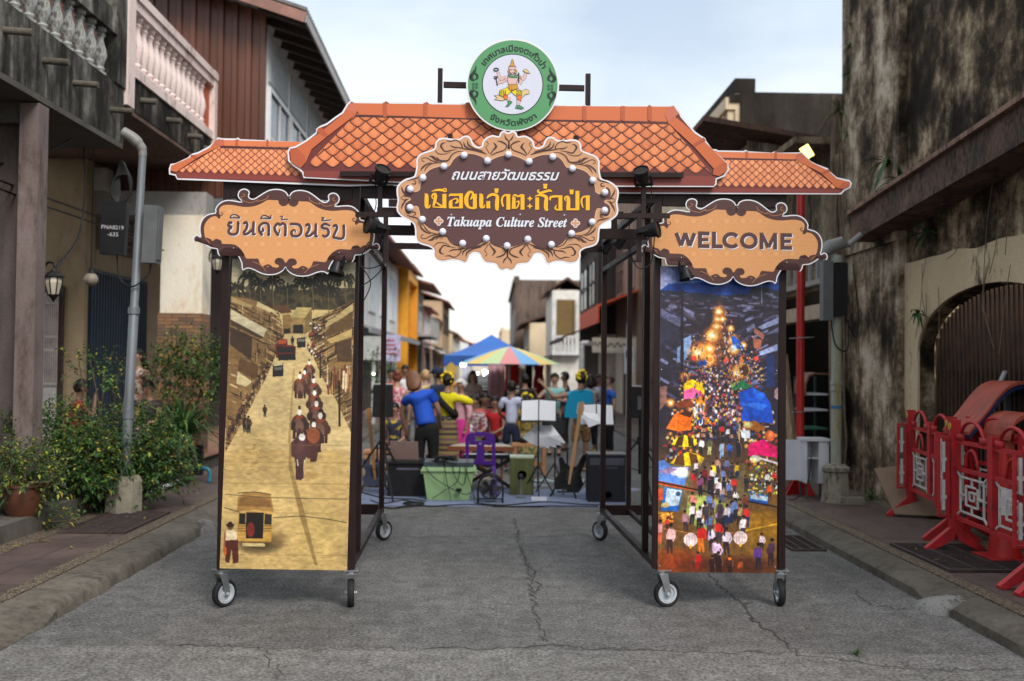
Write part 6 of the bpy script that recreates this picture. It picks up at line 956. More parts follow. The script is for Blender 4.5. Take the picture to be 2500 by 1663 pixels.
mb.tube(cr([(-.2, -.04, 2.75), (-.15, -.05, 2.5), (0, -.08, 2.42), (.14, -.05, 2.55), (.15, 0, 2.68)], 6, False), .009, 6); mb.build('cabling', M('black cable', (.012, .012, .013), .5, var=0), o, smooth=2)
q = onZ(2041, 1226, PV); o = empty('street_lamp', (q.x, q.y, PV), 'pale street lamp with a mossy pole on an octagonal concrete foot by the ruin', 'street lamp', 'street lamps')
mb = MB(); mb.lathe([(.19, 0), (.17, .1), (.15, .36), (.17, .38), (.17, .42), (.1, .46)], n=8); mb.build('base', CONC, o); mb = MB(); mb.lathe([(.062, .42), (.06, 3.0)], n=16)
for z in (1.35, 1.42, 2.9): mb.lathe([(.07, z), (.07, z+.05)], n=16)
pl = mb.build('pole', WALL('mossy pole paint', (.36, .41, .40), (.24, .20, .08), .34, 1.2, .15), o, smooth=True); mb = MB(); mb.lathe([(.065, 1.13), (.065, 1.17)], n=16); mb.build('blue_band', M('blue tape', (.03, .15, .3), .5), pl)
mb = MB(); mb.tube([(.14, 0, 3.12), (.06, 0, 3.15), (-.08, 0, 3.1), (-.22, 0, 2.98)], [.03, .08, .09, .05], 12); mb.tube([(.14, 0, 3.12), (.3, 0, 3.26)], .035, 8); mb.build('lamp_head', M('dull lamp casing', (.3, .29, .27), .45), o, smooth=True)
mb = MB(); mb.bx(-.2, -.08, -.12, .02, 2.2, 2.92); mb.build('meter_box', BOXG, o); mb = MB(); mb.bx(-.06, .09, -.14, -.07, 2.25, 2.9); mb.build('meter_box', BOXK, o)
mb = MB(); mb.tube(cr([(.05, -.1, 2.3), (.2, -.1, 2.0), (.25, -.05, 2.3), (.2, 0, 2.9)], 6, False), .009, 6); mb.tube(cr([(-.1, -.1, 2.2), (-.05, -.12, 1.9), (.1, -.1, 1.85), (.12, -.08, 2.2)], 6, False), .009, 6); mb.build('cabling', M('black cable', (.012, .012, .013), .5, var=0), o, smooth=2)
# red floodlight pole
REDP = M('glossy red paint', (.42, .012, .012), .35, var=.2, scale=4); q = onZ(1953, 1212, 0.1); o = empty('floodlight_pole', (q.x, q.y, PV), 'tall red pole carrying a lit floodlight behind the right poster', 'floodlight')
mb = MB(); mb.tube([(0, 0, .05), (0, 0, 4.25)], .052, 14); mb.build('pole', REDP, o, smooth=True); mb = MB()
for a in range(4): c, s = math.cos(a*math.pi/2+.5), math.sin(a*math.pi/2+.5); mb.slab([(.02, .32), (.26, 0), (.02, 0)], lambda u, v: (u*c, u*s, v), (-s*.012, c*.012, 0))
mb.build('foot', REDP, o); e_ = onY(1970, 371, q.y) - Vector((q.x, q.y, PV)); mb = MB(); mb.bx(-.075, .075, .0, .06, -.1, .1); hd = mb.build('lamp_head', BLK, o); hd.location = e_; hd.rotation_euler = (R_(10), R_(-28), R_(-25)); mb = MB(); mb.bx(-.062, .062, -.012, -.001, -.085, .085); mb.build('lamp_glass', M('lit floodlight glass', (1, .70, .22), .3, var=0, emit=1.6), hd)
mb = MB(); mb.tube([(0, 0, 4.2), tuple(e_+Vector((0, .03, -.1)))], .015, 6); mb.tube(cr([(0.05, 0, 4.1), (.12, -.03, 3.6), (.06, 0, 3.2), (.055, 0, 2.6)], 6, False), .008, 6); mb.build('cabling', M('black cable', (.012, .012, .013), .5, var=0), o, smooth=2)
for z in (1.05, 2.0): mb = MB(); mb.bar((-.16, -.06, z), (.16, -.06, z+.02), .012); mb.build('clip', ZN, o)
# white stand with shelves
WL = M('white laminate', (.66, .67, .72), .35, var=.06); q = onZ(1958, 1216, PV); o = empty('white_cabinet', (q.x, q.y+.05, PV), 'white laminate box cabinet on thin legs beside the red pole', 'cabinet'); mb = MB()
mb.bx(-.2, .0, -.02, 0, .22, .72); mb.build('back_panel', WL, o); mb = MB(); mb.bx(-.02, .3, -.22, .12, .72, .75); mb.build('top', WL, o); mb = MB(); mb.bx(.0, .018, -.2, .1, .2, .719); mb.bx(.16, .178, -.2, .1, .2, .719); mb.bx(.27, .288, -.2, .1, .2, .719); mb.bx(.179, .269, -.2, -.19, .2, .719); mb.bx(.019, .159, -.19, .1, .5, .515); mb.bx(.019, .27, -.19, .1, .2, .215) if False else None; mb.build('side_panel', WL, o); mb = MB()
mb.bx(.02, .158, .085, .1, .2, .718); mb.build('back', M('shaded laminate', (.55, .55, .6), .4), o)
for x in (.02, .27):
    for y in (-.18, .08): mb = MB(); mb.bar((x, y, 0), (x, y, .2), .02); mb.build('leg', M('dark steel leg', (.06, .06, .065), .5), o)
mb = MB(); mb.tube(cr([(.1, -.1, .52), (.05, -.23, .48), (.0, -.26, .2), (-.15, -.28, .02), (-.3, -.2, .0)], 6, False), .007, 6); tag(mb.build('power_cable', M('black cable', (.012, .012, .013), .5, var=0), smooth=2, loc=o.location), 'thin dark cable trailing out of the white cabinet', 'cable')
# timber and shelf rack
WDL = M('pale timber plank', (.36, .27, .17), .75, var=.35, scale=5, sc=(4, 4, .5)); WDD = M('brown timber plank', (.17, .10, .06), .75, var=.35, scale=5, sc=(4, 4, .5))
for i, (xa, lab, mt, w_) in enumerate(((1915, 'leftmost dark plank leaning in the open ground floor', WDD, .07), (1926, 'wide pale plank leaning between the dark ones', WDL, .1), (1936, 'narrow brown plank leaning by the red pole', WDD, .05))):
    a, b_ = onY(xa-8, 885, 14.6), onY(xa+16, 1093, 14.0); mb = MB(); mb.bar((b_.x, b_.y, PV), (a.x, a.y+.2, 1.75+.1*i), w_, .03, up=(0, 1, 0)); tag(mb.build('timber_plank', mt), lab, 'plank', 'planks leaning in the open ground floor')
o = empty('shelf_rack', (onY(1982, 1060, 14.3).x, 14.3, PV), 'old rack with white and green shelves under a bent laminated board', 'shelf'); mb = MB(); k_ = 14.3/FPX
for z, nm, mt in ((1.75-(963-898)*k_-PV, 'shelf', WL), (1.75-(1001-898)*k_-PV, 'shelf', WL), (1.75-(1046-898)*k_-PV, 'shelf', M('green shelf paint', (.03, .14, .09), .5))): mb = MB(); mb.bx(-.17, .15, -.25, .3, z, z+.025); mb.build(nm, mt, o)
for x in (-.16, .14): mb = MB(); mb.bar((x, .28, 0), (x, .28, 1.5), .03); mb.build('post', M('dark green post', (.02, .06, .05), .6), o)
zz_ = 1.75-(930-898)*k_-PV; mb = MB(); P = [(-.2, zz_-.18), (-.19, zz_-.02), (-.15, zz_+.09), (-.05, zz_+.13), (.17, zz_+.12)]; P2 = [(x+.02, z-.025) for x, z in P[:-1]]+[(.17, zz_+.095)]
mb.slab(P+P2[::-1], lambda u, v: (u, -.3, v), (0, .5, 0)); mb.build('bent_board', M('brown laminate', (.19, .085, .06), .5, var=.3, scale=6), o)
a = onZ(2085, 1234, PV); mb = MB(); mb.bx(-.14, .14, -.08, .08, 0, .055); mb.bx(-.13, .13, -.075, .075, .0551, .085); tag(mb.build('paving_block', CONC, loc=(a.x, a.y+.1, PV)), 'loose concrete slab lying by the foot of the right street lamp', 'block')
mb = MB(); PLY = M('dusty brown plywood', (.20, .13, .085), .8, var=.25, scale=2.5)
A_, B_, C_, D_ = [onY(*p, 11.2+dy) for p, dy in (((2135, 1145), .15), ((2185, 1255), -.3), ((2330, 1262), -.55), ((2330, 1120), -.1))]; mb.slab([(0, 0), (1, 0), (2, 0), (3, 0)], lambda u, v: (A_, B_, C_, D_)[int(u)], (.0, .02, .0)); tag(mb.build('plywood_sheet', PLY), 'dusty brown plywood sheet leaning behind the red barriers', 'board')
# barriers
BR = M('chipped red barrier paint', (.43, .012, .017), .6, var=.3, scale=9, bump=.05); BW = M('white barrier paint', (.58, .56, .55), .5, var=.15, scale=9); YL_ = M('yellow roundel', (.6, .38, .04), .5)
def barrier(x, y, rz, label, first=None, L=1.55):
    if first is not None:
        o = copy_tree(first); o.location = (x, y, PV); o.rotation_euler = (0, 0, rz); o['label'] = label; return o
    o = empty('crowd_barrier', (x, y, PV), label, 'barrier', 'red ornamental barriers', rz)
    for px in (0, L/2+.04, L):
        if px in (0, L):
            mb = MB(); mb.bx(px-.036, px+.036, -.042, .042, .16, 1.17); p_ = mb.build('post', BR, o)
            for s in (-1, 1): mb = MB(); mb.slab([(0, .16), (s*.05, .2), (s*.26, .02), (s*.26, 0), (s*.2, 0), (s*.02, .1)], lambda u, v: (px-.033, u, v), (.066, 0, 0)); mb.build('foot', BR, p_)
            for s in (-1, 1): mb = MB(); mb.lathe([(0, -.004), (.032, -.004), (.032, .004), (0, .004)], (px, s*.045, 1.11), 14, Mx=Matrix.Rotation(R_(90), 3, 'X')); mb.build('roundel', YL_, p_)
        else: mb = MB(); mb.bx(px-.05, px+.05, -.025, .025, .34, 1.08); mb.build('post', BR, o)
    for z in (.30, .74, .98): mb = MB(); mb.bar((.046, 0, z), (L-.046, 0, z), .026, .034); mb.build('rail', BR, o)
    for x0 in (.07, L/2+.11):
        w, h, z0 = L/2-.14, .38, .335; mb = MB(); b = lambda p, q, t=.016: mb.bar((x0+p[0]*w, 0, z0+p[1]*h), (x0+q[0]*w, 0, z0+q[1]*h), .014, t)
        for p, q in (((.12, .1), (.88, .1)), ((.12, .9), (.88, .9)), ((.1, .12), (.1, .88)), ((.9, .12), (.9, .88)), ((0, 0), (.1, .1)), ((1, 0), (.9, .1)), ((0, 1), (.1, .9)), ((1, 1), (.9, .9)), ((.3, .28), (.7, .28)), ((.3, .72), (.62, .72)), ((.3, .28), (.3, .72)), ((.7, .28), (.7, .72)), ((.5, .1), (.5, .28)), ((.5, .72), (.5, .9)), ((.1, .5), (.3, .5)), ((.7, .5), (.9, .5)), ((.42, .42), (.58, .42)), ((.42, .42), (.42, .6)), ((.58, .42), (.58, .6)), ((.42, .6), (.7, .6))): b(p, q)
        mb.build('lattice', BW, o)
        mb = MB(); cx = x0+w/2; mb.tube([(cx+w*.42*math.cos(a), 0, .98+.19*math.sin(a)) for a in [math.pi*i/14 for i in range(15)]], .017, 6); mb.bar((x0-.02, 0, 1.02), (x0+w*.2, 0, 1.02), .03, .06); mb.bar((x0+w*.8, 0, 1.02), (x0+w+.02, 0, 1.02), .03, .06); mb.tube([(cx+w*.2*math.cos(a), 0, .765+.16*math.sin(a)) for a in [math.pi*i/10 for i in range(11)]], .014, 6); mb.build('arch', BR, o, smooth=2)
    for s, px in ((-1, -.15), (1, -.15)):
        xo = 0 if s < 0 else L; q = lambda a, b2, c2, d2, e2, f2: mb.bx(xo+c2, xo+d2, a, b2, e2, f2)
        mb = MB(); q(px, px+.018, -.02, .02, .3, 1.02); q(px+.08, px+.098, -.02, .02, .3, 1.02); q(px+.019, px+.079, -.02, .02, .3, .32); q(px+.019, px+.079, -.02, .02, 1.0, 1.02); mb.build('side_frame', BR, o); mb = MB()
        for z in (.36, .7): q(px+.036, px+.062, -.012, .012, z, z+.27); q(px+.02, px+.078, -.008, .008, z+.1, z+.13)
        mb.build('side_inset', BW, o)
    return o
def ang(a, b): return math.atan2(b[1]-a[1], b[0]-a[0])
f1 = (4.15, 8.9); b1 = barrier(*f1, ang(f1, (4.02, 7.3)), 'red ornamental barrier with white lattice nearest the kerb')
barrier(4.62, 10.95, ang((4.62, 10.95), (4.34, 9.3)), 'red ornamental barrier farthest back, standing before the plywood sheet', b1); barrier(4.62, 9.55, ang((4.62, 9.55), (4.75, 8.)), 'red ornamental barrier standing behind the front one near the rusty gate', b1); barrier(4.03, 7.18, ang((4.03, 7.18), (4.3, 5.7)), 'red ornamental barrier cut by the picture edge, its foot on the tiles', b1)
mb = MB(); mb.lathe([(.02, .95), (.028, .95), (.14, .02), (.13, .02)], n=20); o = empty('traffic_cone', (4.42, 8.55, PV), 'red and white traffic cone among the red barriers', 'cone'); mb.build('cone', M('cone red', (.5, .02, .015), .5), o, smooth=True); mb = MB(); mb.lathe([(.1, .38), (.072, .6)], n=20, cap=False); mb.build('white_band', M('cone white', (.7, .7, .7), .5), o, smooth=True); mb = MB(); mb.bx(-.2, .2, -.2, .2, 0, .019); mb.build('base', BR, o)
RS = M('faded red sheet', (.34, .06, .035), .6, var=.35, scale=6, sc=(.4, 3, 1)); k_ = 9.6/FPX
prof = [(onY(px, py, 9.6).x, onY(px, py, 9.6).z) for px, py in ((2330, 1050), (2365, 1010), (2400, 965), (2430, 938), (2465, 930), (2500, 945), (2530, 990))]; pr = [p[:2] for p in cr(prof, 4, False)]
o = empty('curved_slide', (0, 0, 0), 'curved faded red sheet with dark blue underside leaning against the rusty gate', 'sheet'); mb = MB(); mb.slab(pr+[(x, z-.03) for x, z in pr[::-1]], lambda u, v: (u, 9.3, v), (0, .55, 0)); mb.build('top_sheet', RS, o); mb = MB(); mb.slab([(x+.02, z-.032) for x, z in pr]+[(x+.03, z-.07) for x, z in pr[::-1]], lambda u, v: (u, 9.34, v), (0, .45, 0)); mb.build('underside', M('dark blue underside', (.012, .03, .12), .5), o)
mb = MB()
for i, p_ in enumerate((pr[2], pr[14])): mb.bar((p_[0]+.05, 9.6, PV), (p_[0]+.05, 9.6, p_[1]-.05), .05)
mb.build('support', M('dark steel leg', (.06, .06, .065), .5), o); mb = MB(); prof = [(onY(px, py, 9.1).x, onY(px, py, 9.1).z) for px, py in ((2425, 1060), (2440, 1020), (2480, 1005), (2530, 1020))]; pr2 = [p[:2] for p in cr(prof, 4, False)]
mb.slab(pr2+[(x, z-.04) for x, z in pr2[::-1]], lambda u, v: (u, 8.8, v), (0, .5, 0)); mb.bx(pr2[3][0], pr2[3][0]+.06, 8.9, 9.2, PV, pr2[3][1]-.04); tag(mb.build('rolled_sheet', RS), 'lower rolled red sheet in front of the curved one', 'sheet')
a = onY(2440, 910, 9.9); mb = MB(); mb.bar((a.x-.1, 9.9, a.z-.35), (a.x+.06, 9.9, a.z+.02), .06, .02); mb.bar((a.x+.22, 9.9, a.z-.5), (a.x+.36, 9.9, a.z-.12), .09, .02); tag(mb.build('grey_brace', M('grey strut', (.3, .31, .33), .5)), 'pair of grey metal struts sticking out behind the curved red sheet', 'strut')
# ---------------------------------------------------------------- plants
LEAFM = None
def leafmat():
    m, nodes, links, b = _nt('plant leaves'); a = nodes.new('ShaderNodeVertexColor'); a.layer_name = 'Col'; links.new(a.outputs[0], b.inputs['Base Color']); b.inputs['Roughness'].default_value = .5; b.inputs['Specular IOR Level'].default_value = .35
    tr = nodes.new('ShaderNodeBsdfTranslucent'); links.new(a.outputs[0], tr.inputs[0]); mxs = nodes.new('ShaderNodeMixShader'); mxs.inputs[0].default_value = .25; out = [n for n in nodes if n.type == 'OUTPUT_MATERIAL'][0]; links.new(b.outputs[0], mxs.inputs[1]); links.new(tr.outputs[0], mxs.inputs[2]); links.new(mxs.outputs[0], out.inputs[0]); return m
LEAFM = leafmat(); STEM = M('woody stem', (.10, .075, .045), .8, var=.3, scale=8)
GREENS = [(.036, .085, .02), (.055, .12, .024), (.026, .065, .02), (.085, .155, .03), (.045, .10, .034)]; YELS = [(.42, .40, .04), (.30, .34, .04), (.5, .38, .04)]
def leaf(mb, p, d, L_, w, c, droop=.35):
    d = d.normalized(); s = d.cross(Vector((0, 0, 1))); s = s.normalized() if s.length > .05 else Vector((1, 0, 0)); n = s.cross(d)
    a = p; m1 = p+d*L_*.45+n*L_*.08; t = p+d*L_-Vector((0, 0, 1))*L_*droop
    mb.add([a, m1+s*w/2-n*w*.15, t, m1-s*w/2-n*w*.15, m1], [(0, 4, 1), (1, 4, 2), (0, 3, 4), (4, 3, 2)], c=(*c, 1))
def rv(r=random): return Vector((r.gauss(0, 1), r.gauss(0, 1), r.gauss(0, 1))).normalized()
def shrub(name, label, base, blobs, nl, ls, yel=.08, stems=6, seed=1, greens=GREENS, group='plants by the left terrace'):
    """blobs: (x,y,z,rx,ry,rz) relative to base; leaves sit in small twig clusters inside the blobs"""
    r = random.Random(seed); o = empty(name, base, label, 'plant', group); mb = MB(); sb = MB(); tot = sum(b[3]*b[4]*b[5] for b in blobs)
    for b in blobs:
        c = Vector(b[:3]); n = int(nl*b[3]*b[4]*b[5]/tot/7)
        for i in range(n):
            u = rv(r)*r.random()**.4; q = c+Vector((u.x*b[3], u.y*b[4], u.z*b[5])); g = r.choice(greens); out = (Vector((u.x, u.y, u.z+.3))+rv(r)*.6).normalized(); k = r.uniform(.75, 1.3)
            for j in range(7):
                cc = r.choice(YELS) if r.random() < yel else tuple(x*k*r.uniform(.8, 1.25) for x in g)
                leaf(mb, q+out*ls*.5*j+rv(r)*ls*.3, (out+rv(r)*.9), ls*r.uniform(.7, 1.35), ls*r.uniform(.45, .7), cc)
            if i % 6 == 0: sb.tube([q-out*ls, q+out*ls*3.2], .003, 4)
        for i in range(max(1, stems//len(blobs))): e = c+Vector((r.uniform(-.5, .5)*b[3], r.uniform(-.5, .5)*b[4], r.uniform(-.2, .6)*b[5])); mid = e*.5+Vector((r.uniform(-.08, .08), r.uniform(-.08, .08), .0)); sb.tube(cr([(r.uniform(-.06, .06), r.uniform(-.06, .06), 0), tuple(mid), tuple(e)], 4, False), [.012]*5+[.008]*3+[.005], 5)
    for i in range(int(nl/260)):                      # leggy sprigs that stick out of the crown
        b = r.choice(blobs); u = rv(r); u.z = abs(u.z)*.8; q = Vector(b[:3])+Vector((u.x*b[3], u.y*b[4], u.z*b[5]))*.8; d = (u+Vector((0, 0, .5))).normalized(); l = r.uniform(.18, .42); pts = [q+d*l*t-Vector((0, 0, .35*l*t*t)) for t in (0, .35, .7, 1)]; sb.tube(pts, [.004, .0035, .003, .002], 4); g = r.choice(greens)
        for j in range(9):
            t = .15+.1*j; p = q+d*l*t-Vector((0, 0, .35*l*t*t)); leaf(mb, p, d*.5+rv(r), ls*r.uniform(.8, 1.5), ls*r.uniform(.5, .75), r.choice(YELS) if r.random() < yel*1.5 else tuple(x*r.uniform(1., 1.7) for x in g))
    mb.build('foliage', LEAFM, o, fixn=False); sb.build('stems', STEM, o, fixn=False); return o
def spiky(name, label, base, n, L_, w, lift, seed, trunk=0., cols=GREENS, group='plants by the left terrace'):
    r = random.Random(seed); o = empty(name, base, label, 'plant', group); mb = MB()
    for i in range(n):
        a = r.uniform(0, 2*math.pi); el = r.uniform(*lift); d = Vector((math.cos(a)*math.cos(el), math.sin(a)*math.cos(el), math.sin(el))); l = L_*r.uniform(.6, 1.15); s = d.cross(Vector((0, 0, 1))).normalized(); vs = []; c = r.choice(cols); k = r.uniform(.7, 1.4); N = 6
        for j in range(N+1): t = j/N; p = Vector((0, 0, trunk))+d*l*t-Vector((0, 0, 1))*l*.55*t*t*t; ww = w*(1-t)**.6*(.6+.8*t if t < .3 else 1); vs += [p+s*ww/2+Vector((0, 0, ww*.2)), p, p-s*ww/2+Vector((0, 0, ww*.2))]
        mb.add(vs, [(3*j+q, 3*j+q+1, 3*j+q+4, 3*j+q+3) for j in range(N) for q in (0, 1)], c=(c[0]*k, c[1]*k, c[2]*k, 1))
    mb.build('foliage', LEAFM, o, fixn=False)
    if trunk: mb = MB(); mb.lathe([(.05, 0), (.04, trunk)], n=8); mb.build('stem', STEM, o)
    return o
TER = M('glazed brown pot', (.085, .032, .018), .35, var=.3, scale=5)
def pot(x, y, z, r, h, label, mat=TER):
    o = empty('plant_pot', (x, y, z), label, 'pot', 'plant pots'); mb = MB(); mb.lathe([(r*.62, 0), (r*.8, h*.25), (r*.98, h*.7), (r*.95, h*.9), (r*1.08, h*.92), (r*1.08, h), (r*.92, h), (r*.88, h*.88)], n=24); mb.build('body', mat, o, smooth=True); mb = MB(); mb.lathe([(0, h*.9), (r*.87, h*.9)], n=24); mb.build('soil', M('potting soil', (.03, .022, .016), .95), o); return o
pot(-4.42, 9.5, .29, .22, .3, 'big glazed brown pot on the terrace edge under yellow green shoots'); pot(-4.2, 13.4, PV, .24, .32, 'dark pot holding the spiky plant by the cream pillar', M('dark pot', (.05, .04, .035), .5)); pot(-4.75, 10.6, .31, .2, .3, 'small clay pot hidden among the bushes', M('clay pot', (.2, .09, .05), .7))
shrub('leafy_shrub', 'dense leafy shrub with yellowing leaves in front of the red shirted sitter', (-4.45, 10.75, .31), [(-.15, 0, .62, .42, .35, .36), (.2, -.15, .42, .38, .3, .32), (.0, -.2, .2, .45, .3, .2)], 6500, .05, .06, 9, 1)
shrub('leafy_shrub', 'bright leafy shrub spilling round the base of the left street lamp', (-3.98, 11.1, .13), [(.05, .1, .68, .36, .36, .34), (.28, .1, .45, .36, .3, .28), (-.2, -.1, .4, .35, .3, .3), (.0, -.25, .16, .28, .2, .16)], 6500, .056, .07, 9, 2)
shrub('leafy_shrub', 'fine leaved dark shrub at the left picture edge behind the big pot', (-4.85, 10.0, .29), [(0, 0, .55, .38, .3, .38), (-.45, 0, .5, .35, .3, .35), (.25, -.1, .35, .25, .2, .25)], 6500, .034, .04, 8, 3)
shrub('leafy_shrub', 'pale green weedy shoots growing out of the big brown pot', (-4.42, 9.45, .6), [(.0, 0, .14, .34, .26, .22), (.28, -.05, -.02, .2, .15, .14), (-.3, 0, .16, .25, .2, .2)], 1800, .042, .14, 6, 4, [(.06, .10, .03), (.08, .12, .03), (.04, .08, .03)])
shrub('climbing_shrub', 'thin climbing shrub with few leaves beside the lamp pole', (-4.3, 11.3, .31), [(-.1, 0, 1.25, .32, .2, .22), (.15, 0, .95, .22, .2, .2), (-.35, 0, 1.45, .2, .1, .1)], 600, .055, .1, 8, 5)
shrub('leafy_tree', 'light green bushy small tree growing against the stone based pillar', (-4.3, 14.2, .31), [(0, 0, 1.55, .5, .35, .28), (.5, 0, 1.35, .4, .3, .3), (-.35, 0, 1.25, .3, .25, .25), (.55, .1, 1.75, .2, .15, .14), (.1, -.1, 1.1, .4, .3, .25)], 4200, .055, .08, 8, 6, [(.04, .09, .02), (.06, .125, .03), (.03, .07, .02)])
spiky('spiky_plant', 'spiky green plant with long arching leaves in the dark pot', (-4.12, 13.2, .62), 110, 1.05, .06, (.15, 1.5), 7, .12); spiky('spiky_plant', 'broad strap leaved plant at the far left edge of the terrace', (-4.5, 9.62, .31), 46, .75, .05, (.5, 1.5), 8, cols=[(.05, .11, .03), (.07, .14, .04), (.035, .085, .03)])
shrub('trailing_weed', 'trailing weed hanging over the terrace step by the grate', (-4.22, 9.6, .2), [(0, 0, .0, .1, .12, .1), (.12, .3, -.02, .08, .1, .07)], 130, .05, .2, 2, 9)
for i, (x, y, s, lab) in enumerate(((3.3, 9.95, .05, 'small weeds growing in the road drain beside the kerb'), (2.23, 6.08, .03, 'tiny grass tuft in the road crack ahead of the gate'), (4.7, 12.3, .09, 'dark weeds at the foot of the ruined wall'))): spiky('weed_tuft', lab, (x, y, .0 if x < 3.4 else PV), 26, s*3, s*.25, (.3, 1.4), 20+i, group='weeds')
# roots and ferns on the ruin
ROOT = M('pale hanging roots', (.15, .105, .07), .85, var=.4, scale=6); o = empty('creeping_roots', (4.9, 13.85, 0), 'tangled pale roots running down the corner of the ruined building', 'roots'); mb = MB(); r = random.Random(4)
for i in range(26):
    y = r.uniform(-.3, .12); zt_ = r.choice([4.6, 4.0, 3.4, 3.0, 2.6]); x = r.uniform(-.2, -.13) if y < .0 else r.uniform(-.12, .1); pts = []; yy = y
    for k in range(9): t = k/8; yy += r.uniform(-.07, .05); pts.append((x+r.uniform(-.02, .02)-.12*max(0, t-.75), yy-(.5*max(0, t-.7)*r.random()), zt_*(1-t)+.12))
    mb.tube(cr(pts, 4, False), r.uniform(.006, .022), 5)
mb.tube(cr([(-.13, .0, 5.6), (-.15, .03, 4.6), (-.15, .0, 3.4), (-.16, .04, 2.4), (-.2, -.1, 1.4), (-.25, -.35, .2)], 6, False), .045, 7); mb.build('main_roots', ROOT, o, smooth=2); mb = MB()
for i in range(13): y = -r.uniform(2.1, 5.2); z0 = r.uniform(2.6, 3.6); mb.tube(cr([(.0, y, z0), (-.03, y+r.uniform(-.1, .1), z0-.4), (-.04, y+r.uniform(-.2, .2), z0-r.uniform(.5, 1.1))], 5, False), .004, 4)
mb.build('hanging_roots', ROOT, o)
for i, (px, py, n, s, lab) in enumerate(((2165, 395, 24, .36, 'upper fern clump rooted on the ruined pilaster'), (2195, 440, 30, .4, 'large drooping fern clump above the canopy beam'), (2260, 412, 16, .26, 'bright small fern at the top of the canopy beam'), (2150, 490, 16, .25, 'fern at the lower end of the canopy beam'), (2258, 570, 18, .28, 'dark fern hanging under the canopy beam'), (2240, 765, 12, .2, 'little fern beside the arched gateway'))):
    b_ = onX(px, py, 4.82 if i not in (2, 3) else 4.72); spiky('wall_fern', lab, b_, n, s, .05, (-.9, 1.0), 40+i, cols=[(.03, .07, .02), (.045, .1, .03), (.025, .055, .02)], group='ferns on the ruin')
b_ = onX(2048, 268, 4.8); spiky('wall_fern', 'pale spiky epiphyte on the edge of the ruin against the dark block', b_, 34, .42, .03, (-1.2, 1.3), 50, cols=[(.12, .17, .06), (.16, .2, .08), (.08, .05, .03)], group='ferns on the ruin')
for i, (px, py) in enumerate(((2078, 60), (2076, 110), (2072, 180), (2070, 330))): b_ = onX(px, py, 4.85); spiky('wall_fern', 'small weed sprouting from the sky side edge of the ruin', b_, 12, .16, .03, (-1., 1.2), 60+i, group='weeds on the ruin edge')
# ---------------------------------------------------------------- small things on the left
def lantern(px, py, Y, label):
    q = onY(px, py, Y); o = empty('wall_lantern', q, label, 'lantern', 'wall lanterns'); mb = MB(); mb.lathe([(.0, .16), (.012, .15), (.03, .12), (.1, .07), (.11, .06), (.085, .055)], n=8); mb.lathe([(.05, -.14), (.06, -.12), (.02, -.17), (0, -.2)], n=8)
    for k in range(8): a = k*math.pi/4; mb.tube([(.085*math.cos(a), .085*math.sin(a), .055), (.09*math.cos(a), .09*math.sin(a), 0), (.055*math.cos(a), .055*math.sin(a), -.13)], .006, 4)
    mb.tube(cr([(0, 0, .16), (-.02, .02, .2), (-.1, .06, .2), (-.15, .1, .1), (-.15, .14, .02)], 5, False), .012, 6); mb.build('frame', BLK, o); mb = MB(); mb.lathe([(.075, .05), (.08, 0), (.05, -.12)], n=8); mb.build('glass', M('milky lantern glass', (.45, .40, .32), .3), o)
lantern(131, 690, 10.1, 'black wall lantern on the pink pillar of the grimy shophouse'); lantern(530, 640, 15.2, 'black wall lantern on the cream pillar beside the left poster')
q = onY(222, 682, 12.6); o = empty('globe_lamp', q, 'dusty globe lamp hanging from the arcade ceiling', 'lamp'); mb = MB(); mb.sph((0, 0, 0), .085, 16, 10); mb.build('globe', M('dusty globe', (.30, .25, .20), .5), o, smooth=2); mb = MB(); mb.tube([(0, 0, .08), (0, 0, 4.8-q.z)], .008, 6); mb.lathe([(.05, .07), (.03, .12), (0, .14)], n=10); mb.build('cord', BLK, o)
q = onY(205, 440, 15.25); o = empty('air_conditioner', q, 'dusty white air conditioner outdoor unit over the cross beam', 'air conditioner'); mb = MB(); mb.bx(-.5, -.02, 0, .3, -.15, .22); mb.bx(.0, .33, .02, .3, -.15, .2); mb.build('casing', M('dusty white casing', (.45, .43, .40), .5), o); mb = MB(); mb.lathe([(0, 0), (.11, 0), (.11, .01)], (-.3, -.012, .03), 16, Mx=Matrix.Rotation(R_(90), 3, 'X'))
for k in range(5): mb.bx(-.12, -.04, -.01, -.001, -.08+k*.05, -.06+k*.05)
mb.build('fan_grille', BLK, o)
CB = M('black cable', (.012, .012, .013), .5, var=0)
for pts, lab in (([(-40, 425, 9), (90, 475, 11), (215, 520, 13), (395, 590, 15.2)], 'upper sagging cable strung under the left balconies'), ([(-40, 445, 9), (100, 500, 11), (230, 545, 13), (400, 612, 15.2)], 'lower sagging cable strung under the left balconies'), ([(0, 400, 10), (90, 380, 10.5), (175, 340, 11)], 'short cable looping below the grey balcony'), ([(205, 360, 11.5), (207, 470, 11.5), (190, 580, 11.3), (130, 660, 10.2)], 'hanging cable that drops to the wall lantern')):
    mb = MB(); mb.tube(cr([tuple(onY(*p)) for p in pts], 6, False), .012, 6); tag(mb.build('cable', CB, smooth=2), lab, 'cable', 'cables under the left balconies')
a, b_ = onZ(335, 1216, PV+.05), onZ(440, 1174, PV+.05); mb = MB(); mb.tube([a, b_], .03, 12); tag(mb.build('drain_pipe', M('grey plastic pipe', (.42, .44, .46), .4)), 'grey plastic pipe lying along the foot of the terrace step', 'pipe')
q = onZ(470, 1178, PV); o = empty('water_meter', q, 'pair of black water meters with blue pipe bends by the terrace corner', 'water meter'); mb = MB(); BP = M('blue water pipe', (.03, .22, .34), .4)
for x in (-.1, .04): mb.bx(x, x+.09, -.05, .05, .1, .42); mb.lathe([(.05, .43), (.05, .5), (.0, .51)], (x+.045, 0, 0), 12)
